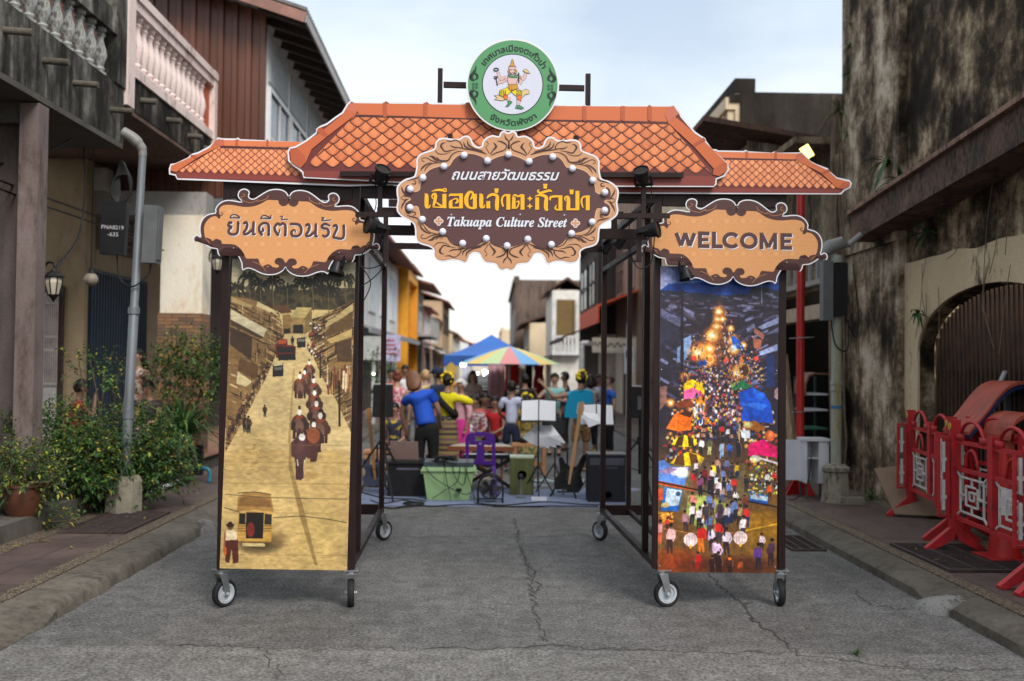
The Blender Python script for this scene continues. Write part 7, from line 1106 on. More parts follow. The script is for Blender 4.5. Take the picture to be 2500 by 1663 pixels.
mb.build('meters', BOXK, o); mb = MB(); mb.tube(cr([(-.2, 0, 0), (-.2, 0, .16), (-.12, 0, .2)], 5, False), .025, 8); mb.tube(cr([(.12, 0, .2), (.22, 0, .16), (.22, 0, 0)], 5, False), .025, 8); mb.tube([(-.02, 0, .16), (.05, 0, .16)], .025, 8); mb.build('pipework', BP, o, smooth=2)

r = random.Random(77); mb = MB()
for i in range(150):
    x, y = r.uniform(3.7, 4.9), r.uniform(6.2, 12.5)
    if r.random() < .35: x, y = r.uniform(-4.25, -3.5), r.uniform(8.6, 12.)
    if r.random() < .12: x, y = r.uniform(-2.8, 3.1), r.uniform(5.4, 11.)
    z = PV+.006 if abs(x) > 3.3 else .012; a = r.uniform(0, 6.28); c = r.choice([(.16, .09, .035), (.24, .15, .05), (.10, .06, .03), (.3, .22, .05)]); l = r.uniform(.02, .045) if abs(x) > 3.3 else r.uniform(.012, .025); u = Vector((math.cos(a), math.sin(a), r.uniform(-.05, .3))); s = Vector((-math.sin(a), math.cos(a), .1)); p = Vector((x, y, z)); mb.add([p, p+u*l+s*l*.3, p+u*l*2, p+u*l-s*l*.3], [(0, 1, 2, 3)], c=(*c, 1))
o = mb.build('fallen_leaves', LEAFM, fixn=False); o['kind'] = 'stuff'
# ================================================================ STAGE GEAR BEHIND THE GATE
def G(px, py, z=0.): q = onZ(px, py, z); return (q.x, q.y)
BKP = M('black plastic', (.012, .012, .014), .45, var=.2, scale=12); BKS = M('black steel', (.014, .014, .015), .4, var=.2, scale=12); CARP = WALL('blue grey stage mat', (.20, .24, .36), (.11, .13, .2), .4, 1.5, 1.)
mb = MB(); mb.bx(-1.75, 1.75, 12.3, 14., 0, .012); tag(mb.build('stage_mat', CARP), 'blue grey mat laid on the road under the band equipment', 'mat')
CH = [(.35, .36, .55), (.5, .42, .3), (.3, .42, .45), (.5, .33, .33)]
for i, (x, y, rx, ry) in enumerate(((.3, 14.6, .5, .25), (-.3, 15.4, .45, .25), (1.1, 15.2, .5, .3), (.9, 13.8, .35, .3), (1.7, 14.2, .4, .3))): mb = MB(); mb.flat([(x+rx*math.cos(a*.42)*(1+.15*math.sin(a*5)), y+ry*math.sin(a*.42)*(1+.12*math.cos(a*4))) for a in range(15)], lambda u, v: (u, v, .003+i*.0004)); struct(mb.build('road_markings', M('worn chalk paint %d' % i, tuple(.55*c+.06 for c in CH[i % 4]), .85, var=.35, scale=7), fixn=False))
def tripod(mb, r, h, z0, n=3, rad=.012, a0=.4):
    for k in range(n): a = a0+2*math.pi*k/n; mb.tube([(0, 0, h), (r*math.cos(a), r*math.sin(a), z0)], rad, 6); mb.tube([(0, 0, h*.45), (r*.5*math.cos(a), r*.5*math.sin(a), h*.5)], rad*.6, 5)
def pa_speaker(x, y, zc, h, w, label, rz=0., r=.5):
    o = empty('loudspeaker', (x, y, 0), label, 'loudspeaker', 'loudspeakers on tripods', rz); mb = MB(); mb.slab([(-w/2, zc-h/2), (w/2, zc-h/2), (w/2*.94, zc+h/2), (-w/2*.94, zc+h/2)], lambda u, v: (u, -.13, v), (0, .27, 0)); mb.build('cabinet', BKP, o)
    mb = MB(); mb.bx(-w*.12, w*.12, -.134, -.1305, zc-h*.22, zc+h*.2); mb.lathe([(.0, 0), (.02, 0), (.02, .006), (0, .006)], (0, -.136, zc+h*.1), 10, Mx=Matrix.Rotation(R_(90), 3, 'X')); mb.build('rear_panel', M('grey rear panel', (.10, .10, .11), .4, metal=.4, var=.4, scale=40), o); mb = MB(); mb.bx(-w*.47, w*.47, -.12, .13, zc+h/2+.001, zc+h/2+.014); mb.build('top_cap', M('pale cap', (.3, .3, .32), .5), o)
    mb = MB(); mb.tube([(0, 0, .3), (0, 0, zc-h/2)], .019, 10); mb.lathe([(.04, .7), (.04, .8)], n=10); tripod(mb, r, .78, .015, 3, .013, -1.3); mb.build('tripod', BKS, o); return o
x, y = G(932, 1215); pa_speaker(x, y, 1.75-(977-887)*y/FPX, .42, .27, 'black loudspeaker on a tripod at the left end of the band gear', .1, .55)
x, y = G(1572, 1222); pa_speaker(x, y+.4, 1.75-(988-896)*12.8/FPX, .42, .26, 'black loudspeaker on a tripod behind the right gate leg', -.15, .6)
# subwoofer table with laptop
x, y = G(990, 1214); y += .2
o = empty('subwoofer', (x, y, 0), 'black subwoofer case carrying the open laptop', 'subwoofer'); mb = MB(); mb.bx(-.24, .24, -.22, .22, .0, .44); mb.build('cabinet', BKP, o); mb = MB(); mb.bx(-.27, .62, -.25, .22, .441, .465); mb.build('top_board', BKS, o); mb = MB(); mb.bx(-.12, .17, -.224, -.221, .36, .385); mb.build('badge', M('grey violet badge', (.09, .08, .14), .5), o)
o = empty('laptop', (x-.03, y-.05, .466), 'open pinkish laptop seen from behind its lid', 'laptop'); PK = M('rose metal lid', (.30, .20, .18), .35, metal=.2, var=.05); mb = MB(); mb.bx(-.19, .19, 0, .25, 0, .014); mb.build('base', M('dark keyboard', (.04, .04, .045), .5), o); mb = MB(); t = R_(-14); mb.slab([(-.19, 0), (.19, 0), (.19, .25), (-.19, .25)], lambda u, v: (u, v*math.sin(t), .015+v*math.cos(t)), (0, .01, .002)); mb.build('lid', PK, o); o.rotation_euler = (0, 0, R_(-9))
# green storage tub with mixers
GT = M('pale green plastic', (.27, .42, .20), .45, var=.05); x, y = G(1094, 1224); o = empty('storage_tub', (x, y+.2, .012), 'pale green plastic storage tub with audio mixers on its lid', 'storage tub')
mb = MB(); W0, W1, D0, D1, Ht = .27, .325, .17, .2, .37; vs = [(sx*w, sy*d, z) for z, w, d in ((0, W0, D0), (Ht, W1, D1)) for sx, sy in ((-1, -1), (1, -1), (1, 1), (-1, 1))]; mb.add(vs, [(0, 3, 2, 1), (0, 1, 5, 4), (1, 2, 6, 5), (2, 3, 7, 6), (3, 0, 4, 7)]); mb.build('body', GT, o); mb = MB(); mb.bx(-.35, .35, -.225, .225, Ht, Ht+.02); mb.bx(-.335, .335, -.21, .21, Ht+.0201, Ht+.045); mb.bx(.33, .365, -.08, .08, Ht-.05, Ht-.001); mb.bx(-.365, -.33, -.08, .08, Ht-.05, Ht-.001); mb.build('lid', M('lighter green lid', (.32, .47, .25), .4, var=.05), o)
MX = M('mixer grey blue', (.03, .045, .06), .4, var=.3, scale=30)
for i, (dx, w, lab) in enumerate(((-.2, .25, 'smaller black audio unit on the left of the tub lid'), (.13, .38, 'wider blue black mixing desk on the right of the tub lid'))):
    q = empty('audio_mixer', (x+dx, y+.2, .012+Ht+.046), lab, 'mixer', 'mixers on the green tub'); mb = MB(); mb.slab([(-.12, 0), (.12, 0), (.12, .085), (-.12, .055)], lambda u, v: (-w/2, u, v), (w, 0, 0)); mb.build('case', MX, q); mb = MB()
    for k in range(int(w/.03)):
        for j in range(4): xx = -w/2+.025+k*.03; yy = -.08+j*.05; mb.lathe([(.007, .058+.00625*j), (.006, .071+.00625*j)], (xx, yy, 0), 6)
    kb = mb.build('control_knobs', M('pale knobs', (.35, .35, .38), .4, var=.5, scale=50), q); kb['kind'] = 'stuff'
mb = MB()
for k in range(9): a = Vector((x+.02, y+.1, .47)); pts = [a+Vector((r.uniform(-.25, .1), r.uniform(-.1, .1), r.uniform(.03, .1))) for _ in range(5)]; mb.tube(cr([tuple(p) for p in pts], 5, False), .008, 5)
tag(mb.build('cable_heap', CB, smooth=2), 'tangle of black cables heaped on the mixers', 'cable')
mb = MB()
for pts in ([(-.3, .44), (-.2, .3), (.0, .17), (.2, .08), (.3, .1)], [(-.05, .45), (-.02, .25), (.02, .1), (.03, .0)], [(.15, .45), (.12, .25), (-.05, .12), (-.2, .02)], [(.05, .43), (.1, .27), (.2, .2), (.24, .45)], [(.2, .44), (.25, .3), (.3, .15), (.34, .02)]): mb.tube(cr([(x+u, y-.035+.07*(v < .4)*(v/.4-1)*.5, v+.02) for u, v in pts], 5, False), .005, 5)
mb.bx(x+.1, x+.17, y-.06, y-.03, .13, .17); tag(mb.build('hanging_cables', CB, smooth=True), 'black cables with a small adapter hanging down the front of the tub', 'cable')
# purple plastic chair seen from behind
PU = M('purple plastic', (.085, .018, .25), .4, var=.06); x, y = G(1172, 1208); o = empty('plastic_chair', (x, y+.05, 0), 'purple plastic chair with slotted back facing the singers', 'chair')
mb = MB(); mb.bx(-.2, .2, -.15, .25, .40, .43); mb.build('seat', PU, o); fb = lambda u, v: (u, -.16-.22*(v-.42), v); mb = MB(); th = (0, -.02, 0)
for P in ([(-.2, .42), (-.155, .42), (-.15, .74), (-.2, .74)], [(.2, .42), (.155, .42), (.15, .74), (.2, .74)], [(-.055, .42), (.055, .42), (.05, .68), (-.05, .68)], [(-.154, .42), (-.0551, .42), (-.0551, .47), (-.154, .47)], [(.154, .42), (.0551, .42), (.0551, .47), (.154, .47)], [(-.2, .741), (-.07, .741), (-.07, .85), (-.15, .84), (-.19, .8)], [(.2, .741), (.07, .741), (.07, .85), (.15, .84), (.19, .8)], [(-.069, .80), (.069, .80), (.069, .86), (-.069, .86)], [(-.148, .681), (.148, .681), (.148, .739), (-.148, .739)]): mb.slab(P, fb, th)
mb.build('backrest', PU, o); mb = MB(); mb.flat(disc(0, .70, .02, 10), lambda u, v: (u, -.185-.22*(v-.42), v)); mb.build('maker_mark', M('pale violet mark', (.25, .18, .42), .5), o)
for sx in (-1, 1):
    for yy, dy in ((-.15, -.05), (.23, .04)): mb = MB(); mb.bar((sx*.18, yy, .4), (sx*.21, yy+dy, 0), .05, .04); mb.build('leg', PU, o)
# drum fan, cajon with microphone
x, y = G(1197, 1230); o = empty('floor_fan', (x, y+.1, .012), 'black floor drum fan in its tubular stand at the front of the mat', 'fan'); Rx = Matrix.Rotation(R_(90), 3, 'X')
mb = MB(); mb.lathe([(.13, -.07), (.135, .07)], (0, 0, .17), 28, Mx=Rx, cap=False); mb.build('drum', BKP, o, smooth=True); mb = MB()
for k in range(9): rr = .013+.0145*k; mb.tube([(rr*math.cos(a*math.pi/10), -.075, .17+rr*math.sin(a*math.pi/10)) for a in range(21)], .0022, 4, cap=False)
for k in range(8): a = k*math.pi/8; mb.tube([(-.13*math.cos(a), -.078, .17-.13*math.sin(a)), (.13*math.cos(a), -.078, .17+.13*math.sin(a))], .0025, 4)
mb.build('grille', BKS, o); mb = MB(); mb.lathe([(0, -.06), (.035, -.06), (.03, .05), (0, .05)], (0, 0, .17), 14, Mx=Rx); mb.build('motor', M('dark grey motor', (.06, .06, .065), .5), o); mb = MB()
for k in range(5): a = k*2*math.pi/5; mb.slab([(.02, -.02), (.11, -.045), (.12, .02), (.02, .02)], lambda u, v: (u*math.cos(a)-v*math.sin(a), .0+v*.4, .17+u*math.sin(a)+v*math.cos(a)), (0, .004, 0))
mb.build('blade', M('grey blade', (.09, .09, .1), .4), o); mb = MB()
for yy in (-.1, .1): mb.tube(cr([(-.155, yy, 0), (-.155, yy, .2), (-.11, yy, .3), (0, yy, .34), (.11, yy, .3), (.155, yy, .2), (.155, yy, 0)], 5, False), .011, 6)
for xx in (-.155, .155): mb.tube([(xx, -.1, .012), (xx, .1, .012)], .011, 6); mb.tube([(xx, -.1, .17), (xx, .1, .17)], .008, 6)
mb.tube([(-.155, -.1, .05), (.155, -.1, .05)], .008, 6); mb.build('stand', BKS, o, smooth=2)
x, y = G(1274, 1211); o = empty('box_drum', (x, y+.17, 0), 'dark olive green box drum with a round hole and pale top', 'drum'); OL = M('olive stained wood', (.075, .085, .022), .55, var=.25, scale=4, sc=(3, 3, .5)); mb = MB(); mb.bx(-.16, .16, -.16, .16, .015, .50); mb.build('body', OL, o); mb = MB(); mb.bx(-.163, .163, -.163, .163, .501, .525); mb.build('top', M('pale green top', (.38, .44, .33), .5), o); mb = MB(); mb.lathe([(0, 0), (.058, 0)], (.0, -.1615, .28), 20, Mx=Rx); mb.build('hole', INK, o); mb = MB(); mb.tube([(.058*math.cos(a*.393), -.163, .28+.058*math.sin(a*.393)) for a in range(17)], .006, 5); mb.build('hole_rim', BKP, o)
x2, y2 = G(1271, 1216); o = empty('microphone', (x2, y2-.05, .0), 'small microphone on a short chrome stand before the box drum', 'microphone'); mb = MB(); mb.tube(cr([(0, 0, .02), (0, 0, .2), (.0, .01, .25)], 4, False), .011, 8); mb.lathe([(.08, 0), (.08, .012), (.02, .02)], n=18); mb.build('stand', M('chrome', (.6, .6, .62), .2, metal=.9, var=0), o, smooth=True); mb = MB(); mb.sph((0, .04, .275), (.045, .05, .045), 12, 8); mb.build('head', BKP, o, smooth=2)
x, y = G(1316, 1224); mb = MB(); mb.bx(-.1, .1, -.03, .03, .012, .05); mb.bx(-.09, .09, -.025, .025, .051, .054); tag(mb.build('power_strip', WL, loc=(x, y, 0), rz=R_(-5)), 'white power strip lying on the mat edge near the box drum', 'power strip')
# hammered zither on its stand and keyboard
x, y = 1176, 1090; q = onY(1175, 1088, 14.5); o = empty('zither', (q.x, 14.5, 0), 'trapezoid zither with pale top on an orange brown frame behind the purple chair', 'zither'); z0 = q.z; mb = MB(); mb.slab([(-.48, -.2), (.48, -.2), (.34, .18), (-.34, .18)], lambda u, v: (u, v, z0), (0, 0, -.06)); mb.build('case', M('red brown wood', (.20, .055, .022), .4, var=.2), o); mb = MB(); mb.slab([(-.44, -.18), (.44, -.18), (.32, .16), (-.32, .16)], lambda u, v: (u, v, z0+.012), (0, 0, -.011)); mb.build('soundboard', M('pale soundboard', (.55, .47, .34), .4, var=.1), o)
mb = MB()
for k in range(14): v = -.16+.31*k/13; mb.tube([(-.42+.13*k/13, v, z0+.024), (.42-.13*k/13, v, z0+.024)], .0012, 3)
for u in (-.2, .12): mb.bx(u-.01, u+.01, -.17, .15, z0+.013, z0+.03)
mb.build('strings', ZN, o); mb = MB()
for s in (-1, 1): mb.bar((s*.3, -.1, z0-.06), (-s*.3, -.05, .05), .03); mb.bar((s*.3, .05, z0-.06), (s*.3, .05, .02), .035)
mb.build('stand', M('orange brown wood', (.32, .11, .03), .5), o)
q = onY(1188, 1112, 14.1); o = empty('keyboard', (q.x, 14.1, 0), 'black keyboard on a folding cross stand under the zither', 'keyboard'); mb = MB(); mb.bx(-.33, .33, -.13, .13, q.z-.04, q.z+.02); mb.build('body', BKP, o); mb = MB(); mb.bx(-.31, .31, -.12, -.01, q.z+.021, q.z+.026); mb.build('keys', M('ivory keys', (.5, .5, .5), .4), o); mb = MB()
for yy in (-.1, .1): mb.bar((-.36, yy, 0.02), (.36, yy, q.z-.04), .03); mb.bar((.36, yy*.8, .02), (-.36, yy*.8, q.z-.04), .03)
mb.build('stand', BKS, o)
# guitars
def guitar(x, y, lean, body_c, neck_c, label, horn=1., sc=1., zb_=.1, rz=0.):
    o = empty('electric_guitar', (x, y, 0), label, 'guitar', None, rz); ca, sa = math.cos(lean), math.sin(lean); f = lambda u, v: (u*ca+v*sa, .0+.12*v, zb_+v*ca-u*sa)
    prof = cr([(-.05, .02), (-.17, .0), (-.2, .12), (-.15, .22), (-.16, .3), (-.19, .42), (-.14, .44), (-.07, .35), (.02, .34), (.08, .38), (.13, .52*horn), (.185, .52*horn), (.17, .38), (.145, .26), (.19, .14), (.16, .02), (.05, -.01)], 3)
    mb = MB(); mb.slab([(u*sc, v*sc) for u, v in prof], f, (0, .05, 0)); mb.build('body', body_c, o); mb = MB(); mb.slab([(-.012*sc, .1*sc), (.012*sc, .1*sc), (.022, .36*sc), (.024, 1.05*sc), (-.024, 1.05*sc), (-.022, .36*sc)], lambda u, v: tuple(Vector(f(u, v))+Vector((0, -.022, 0))), (0, .02, 0)); nk = mb.build('neck', neck_c, o)
    mb = MB(); mb.slab([(-.03, 1.052*sc), (.03, 1.052*sc), (.045, 1.15*sc), (.03, 1.25*sc), (-.02, 1.25*sc), (-.04, 1.14*sc)], lambda u, v: tuple(Vector(f(u, v))+Vector((0, -.02, 0))), (0, .02, 0)); mb.build('headstock', neck_c, nk); mb = MB()
    for k in range(4):
        for s in (-1, 1): a = Vector(f(s*.03, (1.09+.04*k)*sc)); mb.sph(tuple(a+Vector((s*.012, 0, 0))), .011, 6, 4)
    mb.build('tuning_pegs', ZN, nk); mb = MB(); mb.slab([(-.06, .14), (.06, .14), (.07, .3), (-.06, .3)], lambda u, v: tuple(Vector(f(u*sc, v*sc))+Vector((0, -.004, 0))), (0, .003, 0)); mb.build('pickguard', BKP, o)
    st = empty('guitar_stand', (x, y+.12, 0), 'black folding stand holding the '+('blue' if sc < .9 else 'black')+' guitar', 'guitar stand', None, rz); mb = MB(); tripod(mb, .22, .45, .01, 3, .012, 1.0); mb.bar((-.14, -.1, .09), (.14, -.1, .09), .02); mb.bar((0, -.1, .09), (0, 0, .12), .02); mb.tube([(0, 0, .4), (0, -.02, .62)], .012, 6); mb.build('frame', BKS, st); return o
NECK = M('maple neck', (.36, .20, .09), .4, var=.2, scale=3, sc=(3, 3, .4)); x, y = G(915, 1207); guitar(x, y+.1, R_(-7), M('dark blue lacquer', (.008, .018, .06), .25), M('orange neck', (.33, .14, .03), .4), 'dark blue electric guitar standing by the left gate leg', .86, .84)
x, y = G(1388, 1222); guitar(x, y+.15, R_(9), M('black lacquer', (.006, .006, .007), .25), NECK, 'black bass guitar with a long maple neck at the right of the mat', 1., .95)
# bass amplifier
x, y = G(1482, 1229); o = empty('bass_amplifier', (x, y+.2, .012), 'tall black bass amplifier with a bass port behind the right gate leg', 'amplifier'); mb = MB(); mb.bx(-.24, .24, -.17, .17, 0, .6); mb.build('cabinet', M('black tolex', (.014, .016, .022), .6, bump=.1, scale=60), o); mb = MB(); mb.bx(-.22, .22, -.174, -.171, .47, .56); mb.build('control_panel', M('slate panel', (.05, .055, .075), .35), o); mb = MB(); mb.lathe([(0, 0), (.04, 0)], (.02, -.1715, .09), 18, Mx=Rx); mb.lathe([(.04, 0), (.055, 0), (.055, .006), (.042, .006)], (.02, -.1715, .09), 18, Mx=Rx, cap=False); mb.build('bass_port', INK, o); mb = MB(); mb.bx(-.25, .25, -.18, .18, .6001, .615); mb.build('top_trim', M('grey trim', (.12, .12, .13), .5), o)
mb = MB()
for k in range(7): mb.bx(-.1+k*.035, -.08+k*.035, -.1725, -.171, .43, .445)
mb.build('badge', M('grey violet badge', (.09, .08, .14), .5), o)
# music stands
PAP = M('white sheet paper', (.72, .74, .80), .7, var=.05)
def mstand(x, y, z, w, label, desk=True, rz=0., book=True):
    o = empty('music_stand', (x, y, 0), label, 'music stand', 'music stands', rz); mb = MB(); mb.tube([(0, 0, .1), (0, 0, z-.12)], .011, 8); tripod(mb, .26, .42, .01, 3, .009, .6); mb.build('tripod', BKS, o); t = R_(18); f = lambda u, v: (u, v*math.sin(t)+.02, z+v*math.cos(t))
    mb = MB(); mb.slab([(-w/2, -.14), (w/2, -.14), (w/2, .16), (-w/2, .16)], f, (0, .008, 0)); mb.slab([(-w/2, -.155), (w/2, -.155), (w/2, -.141), (-w/2, -.141)], f, (0, -.05, 0)); mb.build('desk', BKS, o)
    if book:
        b = empty('sheet_music', (x, y, 0), 'open book of white sheet music on '+label.split(' ', 1)[1][:0]+book, 'sheet music', 'sheet music on the stands', rz); mb = MB()
        for s in (-1, 1): mb.slab([(s*.008, -.13), (s*w*.47, -.135), (s*w*.47, .135), (s*.008, .15)], lambda u, v: tuple(Vector(f(u, v))+Vector((0, -.012-.012*math.sin(min(1, abs(u)/w*2)*3.1), 0))), (0, .006, 0))
        mb.build('pages', PAP, b)
    return o
q = onY(1315, 1003, 13.3); mstand(q.x, 13.3, q.z, .48, 'left music stand holding an open white book above the box drum', rz=R_(-4), book='the stand above the box drum')
q = onY(1352, 1055, 13.65); mstand(q.x+.02, 13.65, q.z-.0, .34, 'middle music stand with a dark desk and drooping white papers', rz=R_(20), book=None); o = empty('loose_papers', (q.x-.09, 13.47, q.z), 'fan of drooping loose white papers on the middle music stand', 'papers'); mb = MB()
for k in range(7): a = -1.25+.27*k; d = Vector((math.sin(a*.8+.35), -.1, -math.cos(a*.5)*.8)).normalized(); s = Vector((.8, .1, .25*a)).normalized()*.07; p = Vector((-.09+.012*k, -.012*k, .1)); mb.add([p-s, p+s, p+s*1.05+d*.16+Vector((0, -.04, 0)), p-s*1.05+d*.16+Vector((0, -.04, 0)), p+s*.9+d*.3+Vector((.01, -.01, 0)), p-s*1.1+d*.27], [(0, 1, 2, 3), (3, 2, 4, 5)])
mb.build('sheets', PAP, o)
q = onY(1457, 1013, 13.6); mstand(q.x, 13.6, q.z, .48, 'right music stand with white pages in front of the batik shorts', rz=R_(5), book='the stand in front of the batik shorts')
mb = MB(); q = onY(1440, 1025, 13.5); mb.add([(-.12, 0, .1), (.1, 0, .08), (.16, -.06, -.03), (-.02, -.08, -.1), (.0, -.06, .02)], [(0, 1, 4), (1, 2, 4), (2, 3, 4), (3, 0, 4)]); tag(mb.build('crumpled_sheet', PAP, loc=q), 'crumpled white sheet hanging off the right music stand', 'paper')
# cables on the ground
for i, (pts, lab) in enumerate((([(965, 1243), (1010, 1236), (1060, 1240), (1140, 1234), (1240, 1240), (1350, 1238), (1460, 1240)], 'long black cable along the front of the mat'), ([(905, 1225), (935, 1232), (985, 1226), (1020, 1234), (965, 1244), (930, 1240)], 'black cable looped at the left speaker'), ([(1160, 1232), (1230, 1236), (1330, 1230), (1420, 1234), (1530, 1238), (1600, 1234)], 'black cable running to the right loudspeaker'), ([(880, 1205), (925, 1216), (960, 1222), (1010, 1222), (1040, 1228)], 'thin black cable behind the left speaker tripod'))): mb = MB(); mb.tube(cr([(*G(px, py+jx), .016+.001*i) for (px, py), jx in zip(pts, (0, 1, -1, 1, 0, 1, 0))], 6, False), .009, 6); tag(mb.build('floor_cable', CB, smooth=2), lab, 'cable', 'cables on the road')
x, y = G(1010, 1233); mb = MB(); mb.lathe([(.14, 0), (.13, .02), (.03, .03), (.0, .03)], (0, 0, .01), 20); tag(mb.build('speaker_base', BKS, loc=(x, y, 0)), 'round black stand base lying among the cables left of the tub', 'stand base')
# wooden stools
WD = M('warm pine wood', (.42, .20, .09), .55, var=.25, scale=4, sc=(.5, 3, 3))
def stool(x, y, w, h, d, label, rz=0):
    o = empty('wooden_bench', (x, y, 0), label, 'bench', 'wooden benches', rz); mb = MB(); mb.bx(-w/2, w/2, -d/2, d/2, h-.04, h); mb.build('seat', WD, o); mb = MB(); mb.bar((-w/2+.05, 0, h*.35), (w/2-.05, 0, h*.35), .03, .06); mb.build('stretcher', WD, o)
    for sx in (-1, 1):
        for sy in (-1, 1): mb = MB(); mb.bar((sx*(w/2-.04), sy*(d/2-.04), 0), (sx*(w/2-.04), sy*(d/2-.04), h-.041), .055); mb.build('leg', WD, o)
stool(onY(950, 1090, 15.2).x, 15.2, .75, .44, .32, 'pine bench under the seated girl by the left speaker'); stool(onY(1292, 1070, 16.0).x, 16., .55, .5, .32, 'pine stool carrying a black bag behind the box drum')
q = onY(1278, 1058, 16.0); mb = MB(); mb.sph((0, 0, .05), (.1, .06, .05), 12, 8); tag(mb.build('small_bag', BKP, loc=(q.x, 16., .5), smooth=2), 'small black bag lying on the pine stool', 'bag')
# ---------------------------------------------------------------- market stall behind
x, y = onY(1200, 850, 28).x, 28; o = empty('canopy_tent', (x, y, 0), 'blue peaked market canopy tent behind the striped parasol', 'tent'); BT = M('blue canopy cloth', (.018, .11, .42), .55, var=.15, scale=2); hw_ = 1.28; ze, zp, zv = 1.75+(889-868)*28/FPX, 1.75+(889-815)*28/FPX, 1.75-(880-889)*0-(0)
mb = MB(); N_ = 8
for s in range(4):
    R4 = Matrix.Rotation(s*math.pi/2, 3, 'Z'); vs = []
    for i in range(N_+1):
        t = i/N_; hh = ze+(zp-ze)*(t**1.35); w = hw_*(1-t)
        for j in range(5): u = -1+j/2; vs.append(tuple(R4 @ Vector((u*w, -w, hh-.05*(1-u*u)*(1-t)*0))))
    mb.add(vs, [(i*5+j, i*5+j+1, (i+1)*5+j+1, (i+1)*5+j) for i in range(N_) for j in range(4)])
mb.build('roof', BT, o, smooth=2); mb = MB()
for s in range(4): R4 = Matrix.Rotation(s*math.pi/2, 3, 'Z'); P = [R4 @ Vector(p) for p in ((-hw_, -hw_-.003, ze), (hw_, -hw_-.003, ze), (hw_, -hw_-.003, ze-.28), (-hw_, -hw_-.003, ze-.28))]; mb.add(P, [(0, 1, 2, 3)])
mb.build('valance', M('darker blue valance', (.012, .075, .30), .6), o)
for sx in (-1, 1):
    for sy in (-1, 1): mb = MB(); mb.bar((sx*hw_*.97, sy*hw_*.97, 0), (sx*hw_*.97, sy*hw_*.97, ze-.02), .04); mb.build('leg', M('pale tent pole', (.5, .5, .52), .4), o)
y = 21.; q = onY(1243, 889, y); o = empty('parasol', (q.x, y, 0), 'big pastel striped parasol in blue, yellow, pink and green', 'parasol'); za_ = onY(1243, 846, y).z; zr = q.z+.0; rr_ = 127*y/FPX; cols_ = [(.18, .40, .68), (.72, .52, .17), (.72, .52, .17), (.66, .27, .27), (.18, .40, .68), (.72, .52, .17), (.5, .6, .33), (.70, .33, .33), (.2, .42, .7), (.72, .55, .2), (.4, .55, .4), (.66, .3, .3)]
cols_ = [(.66, .27, .27), (.18, .40, .68), (.75, .55, .18), (.50, .62, .33)]*4; mb = MB(); N_ = 16
for k in range(N_):
    a0, a1 = 2*math.pi*(k-.5)/N_-1.57, 2*math.pi*(k+.5)/N_-1.57; vs = []
    for i in range(6): t = i/5; r_ = rr_*t; z = za_-(za_-zr)*(t**1.25); vs += [(r_*math.cos(a0), r_*math.sin(a0), z), (r_*math.cos(a1), r_*math.sin(a1), z)]
    mb.add(vs, [(2*i, 2*i+1, 2*i+3, 2*i+2) for i in range(5)], c=(*cols_[k], 1))
mb.build('canopy', PRINT('parasol cloth', .6, .3), o, fixn=False); mb = MB(); mb.tube([(0, 0, 0), (0, 0, za_)], .025, 8)
for k in range(N_): a0 = 2*math.pi*(k-.5)/N_-1.57; mb.tube([(0, 0, zr-.05), (rr_*.55*math.cos(a0), rr_*.55*math.sin(a0), za_-(za_-zr)*.48-.02)], .006, 4)
mb.build('pole', M('pale tent pole', (.5, .5, .52), .4), o)
# clothes rail and garments
yr = 22.5; q = onY(1212, 945, yr); o = empty('clothes_rail', (q.x, yr, 0), 'pale steel clothes rail hung with dark trousers under the parasol', 'clothes rail'); w_ = 108*yr/FPX/1.1; zr_ = q.z; mb = MB(); mb.tube([(-w_, 0, zr_), (w_, 0, zr_)], .018, 8)
for s in (-1, 1): mb.tube([(s*w_, 0, 0), (s*w_, 0, zr_)], .018, 8); mb.tube([(s*w_, -.25, .02), (s*w_, .25, .02)], .018, 8)
mb.tube([(-w_, .0, zr_-.07), (w_, 0, zr_-.07)], .012, 8); mb.build('frame', M('pale tent pole', (.5, .5, .52), .4), o)
GAR = [(1175, 953, 14, .65, (.02, .02, .025)), (1188, 953, 14, .7, (.03, .035, .05)), (1200, 953, 13, .66, (.05, .05, .055)), (1211, 953, 13, .7, (.012, .012, .016)), (1222, 953, 13, .62, (.03, .02, .03)), (1233, 953, 12, .66, (.02, .025, .04))]
def garment(px, py, wpx, ln, c, label, Y, group='clothes on the stall', dress=0.):
    q = onY(px, py, Y); w = wpx*Y/FPX; o = empty('hanging_garment', q, label, 'garment', group); mb = MB(); n = 9; vs = []
    for j in range(6):
        t = j/5; ww = w*(1+dress*t)*(.75 if (dress and j == 1) else 1)
        for i in range(n): u = -1+2*i/(n-1); vs.append((u*ww/2, .03*math.sin(i*2.2+j*.4)+.0, -ln*t))
    mb.add(vs+[(a, b+.03, c_) for a, b, c_ in vs], [(j*n+i, j*n+i+1, (j+1)*n+i+1, (j+1)*n+i) for j in range(5) for i in range(n-1)]+[(6*n+j*n+i, 6*n+(j+1)*n+i, 6*n+(j+1)*n+i+1, 6*n+j*n+i+1) for j in range(5) for i in range(n-1)]); mb.build('cloth', M('cloth %.2f %.2f %.2f' % c, c, .85, var=.22, scale=5), o, smooth=2); mb = MB(); mb.tube(cr([(-w*.4, .015, -.01), (0, .015, .05), (w*.4, .015, -.01)], 4, False), .006, 5); mb.tube([(0, .015, .05), (0, .015, .09)], .005, 5); mb.build('hanger', BKS, o)
for i, (a, b_, w, l, c) in enumerate(GAR): garment(a, b_, w, l, c, 'dark trousers hanging on the pale rail, %s along it' % ('first', 'second', 'third', 'fourth', 'fifth', 'last')[i], yr+.02)
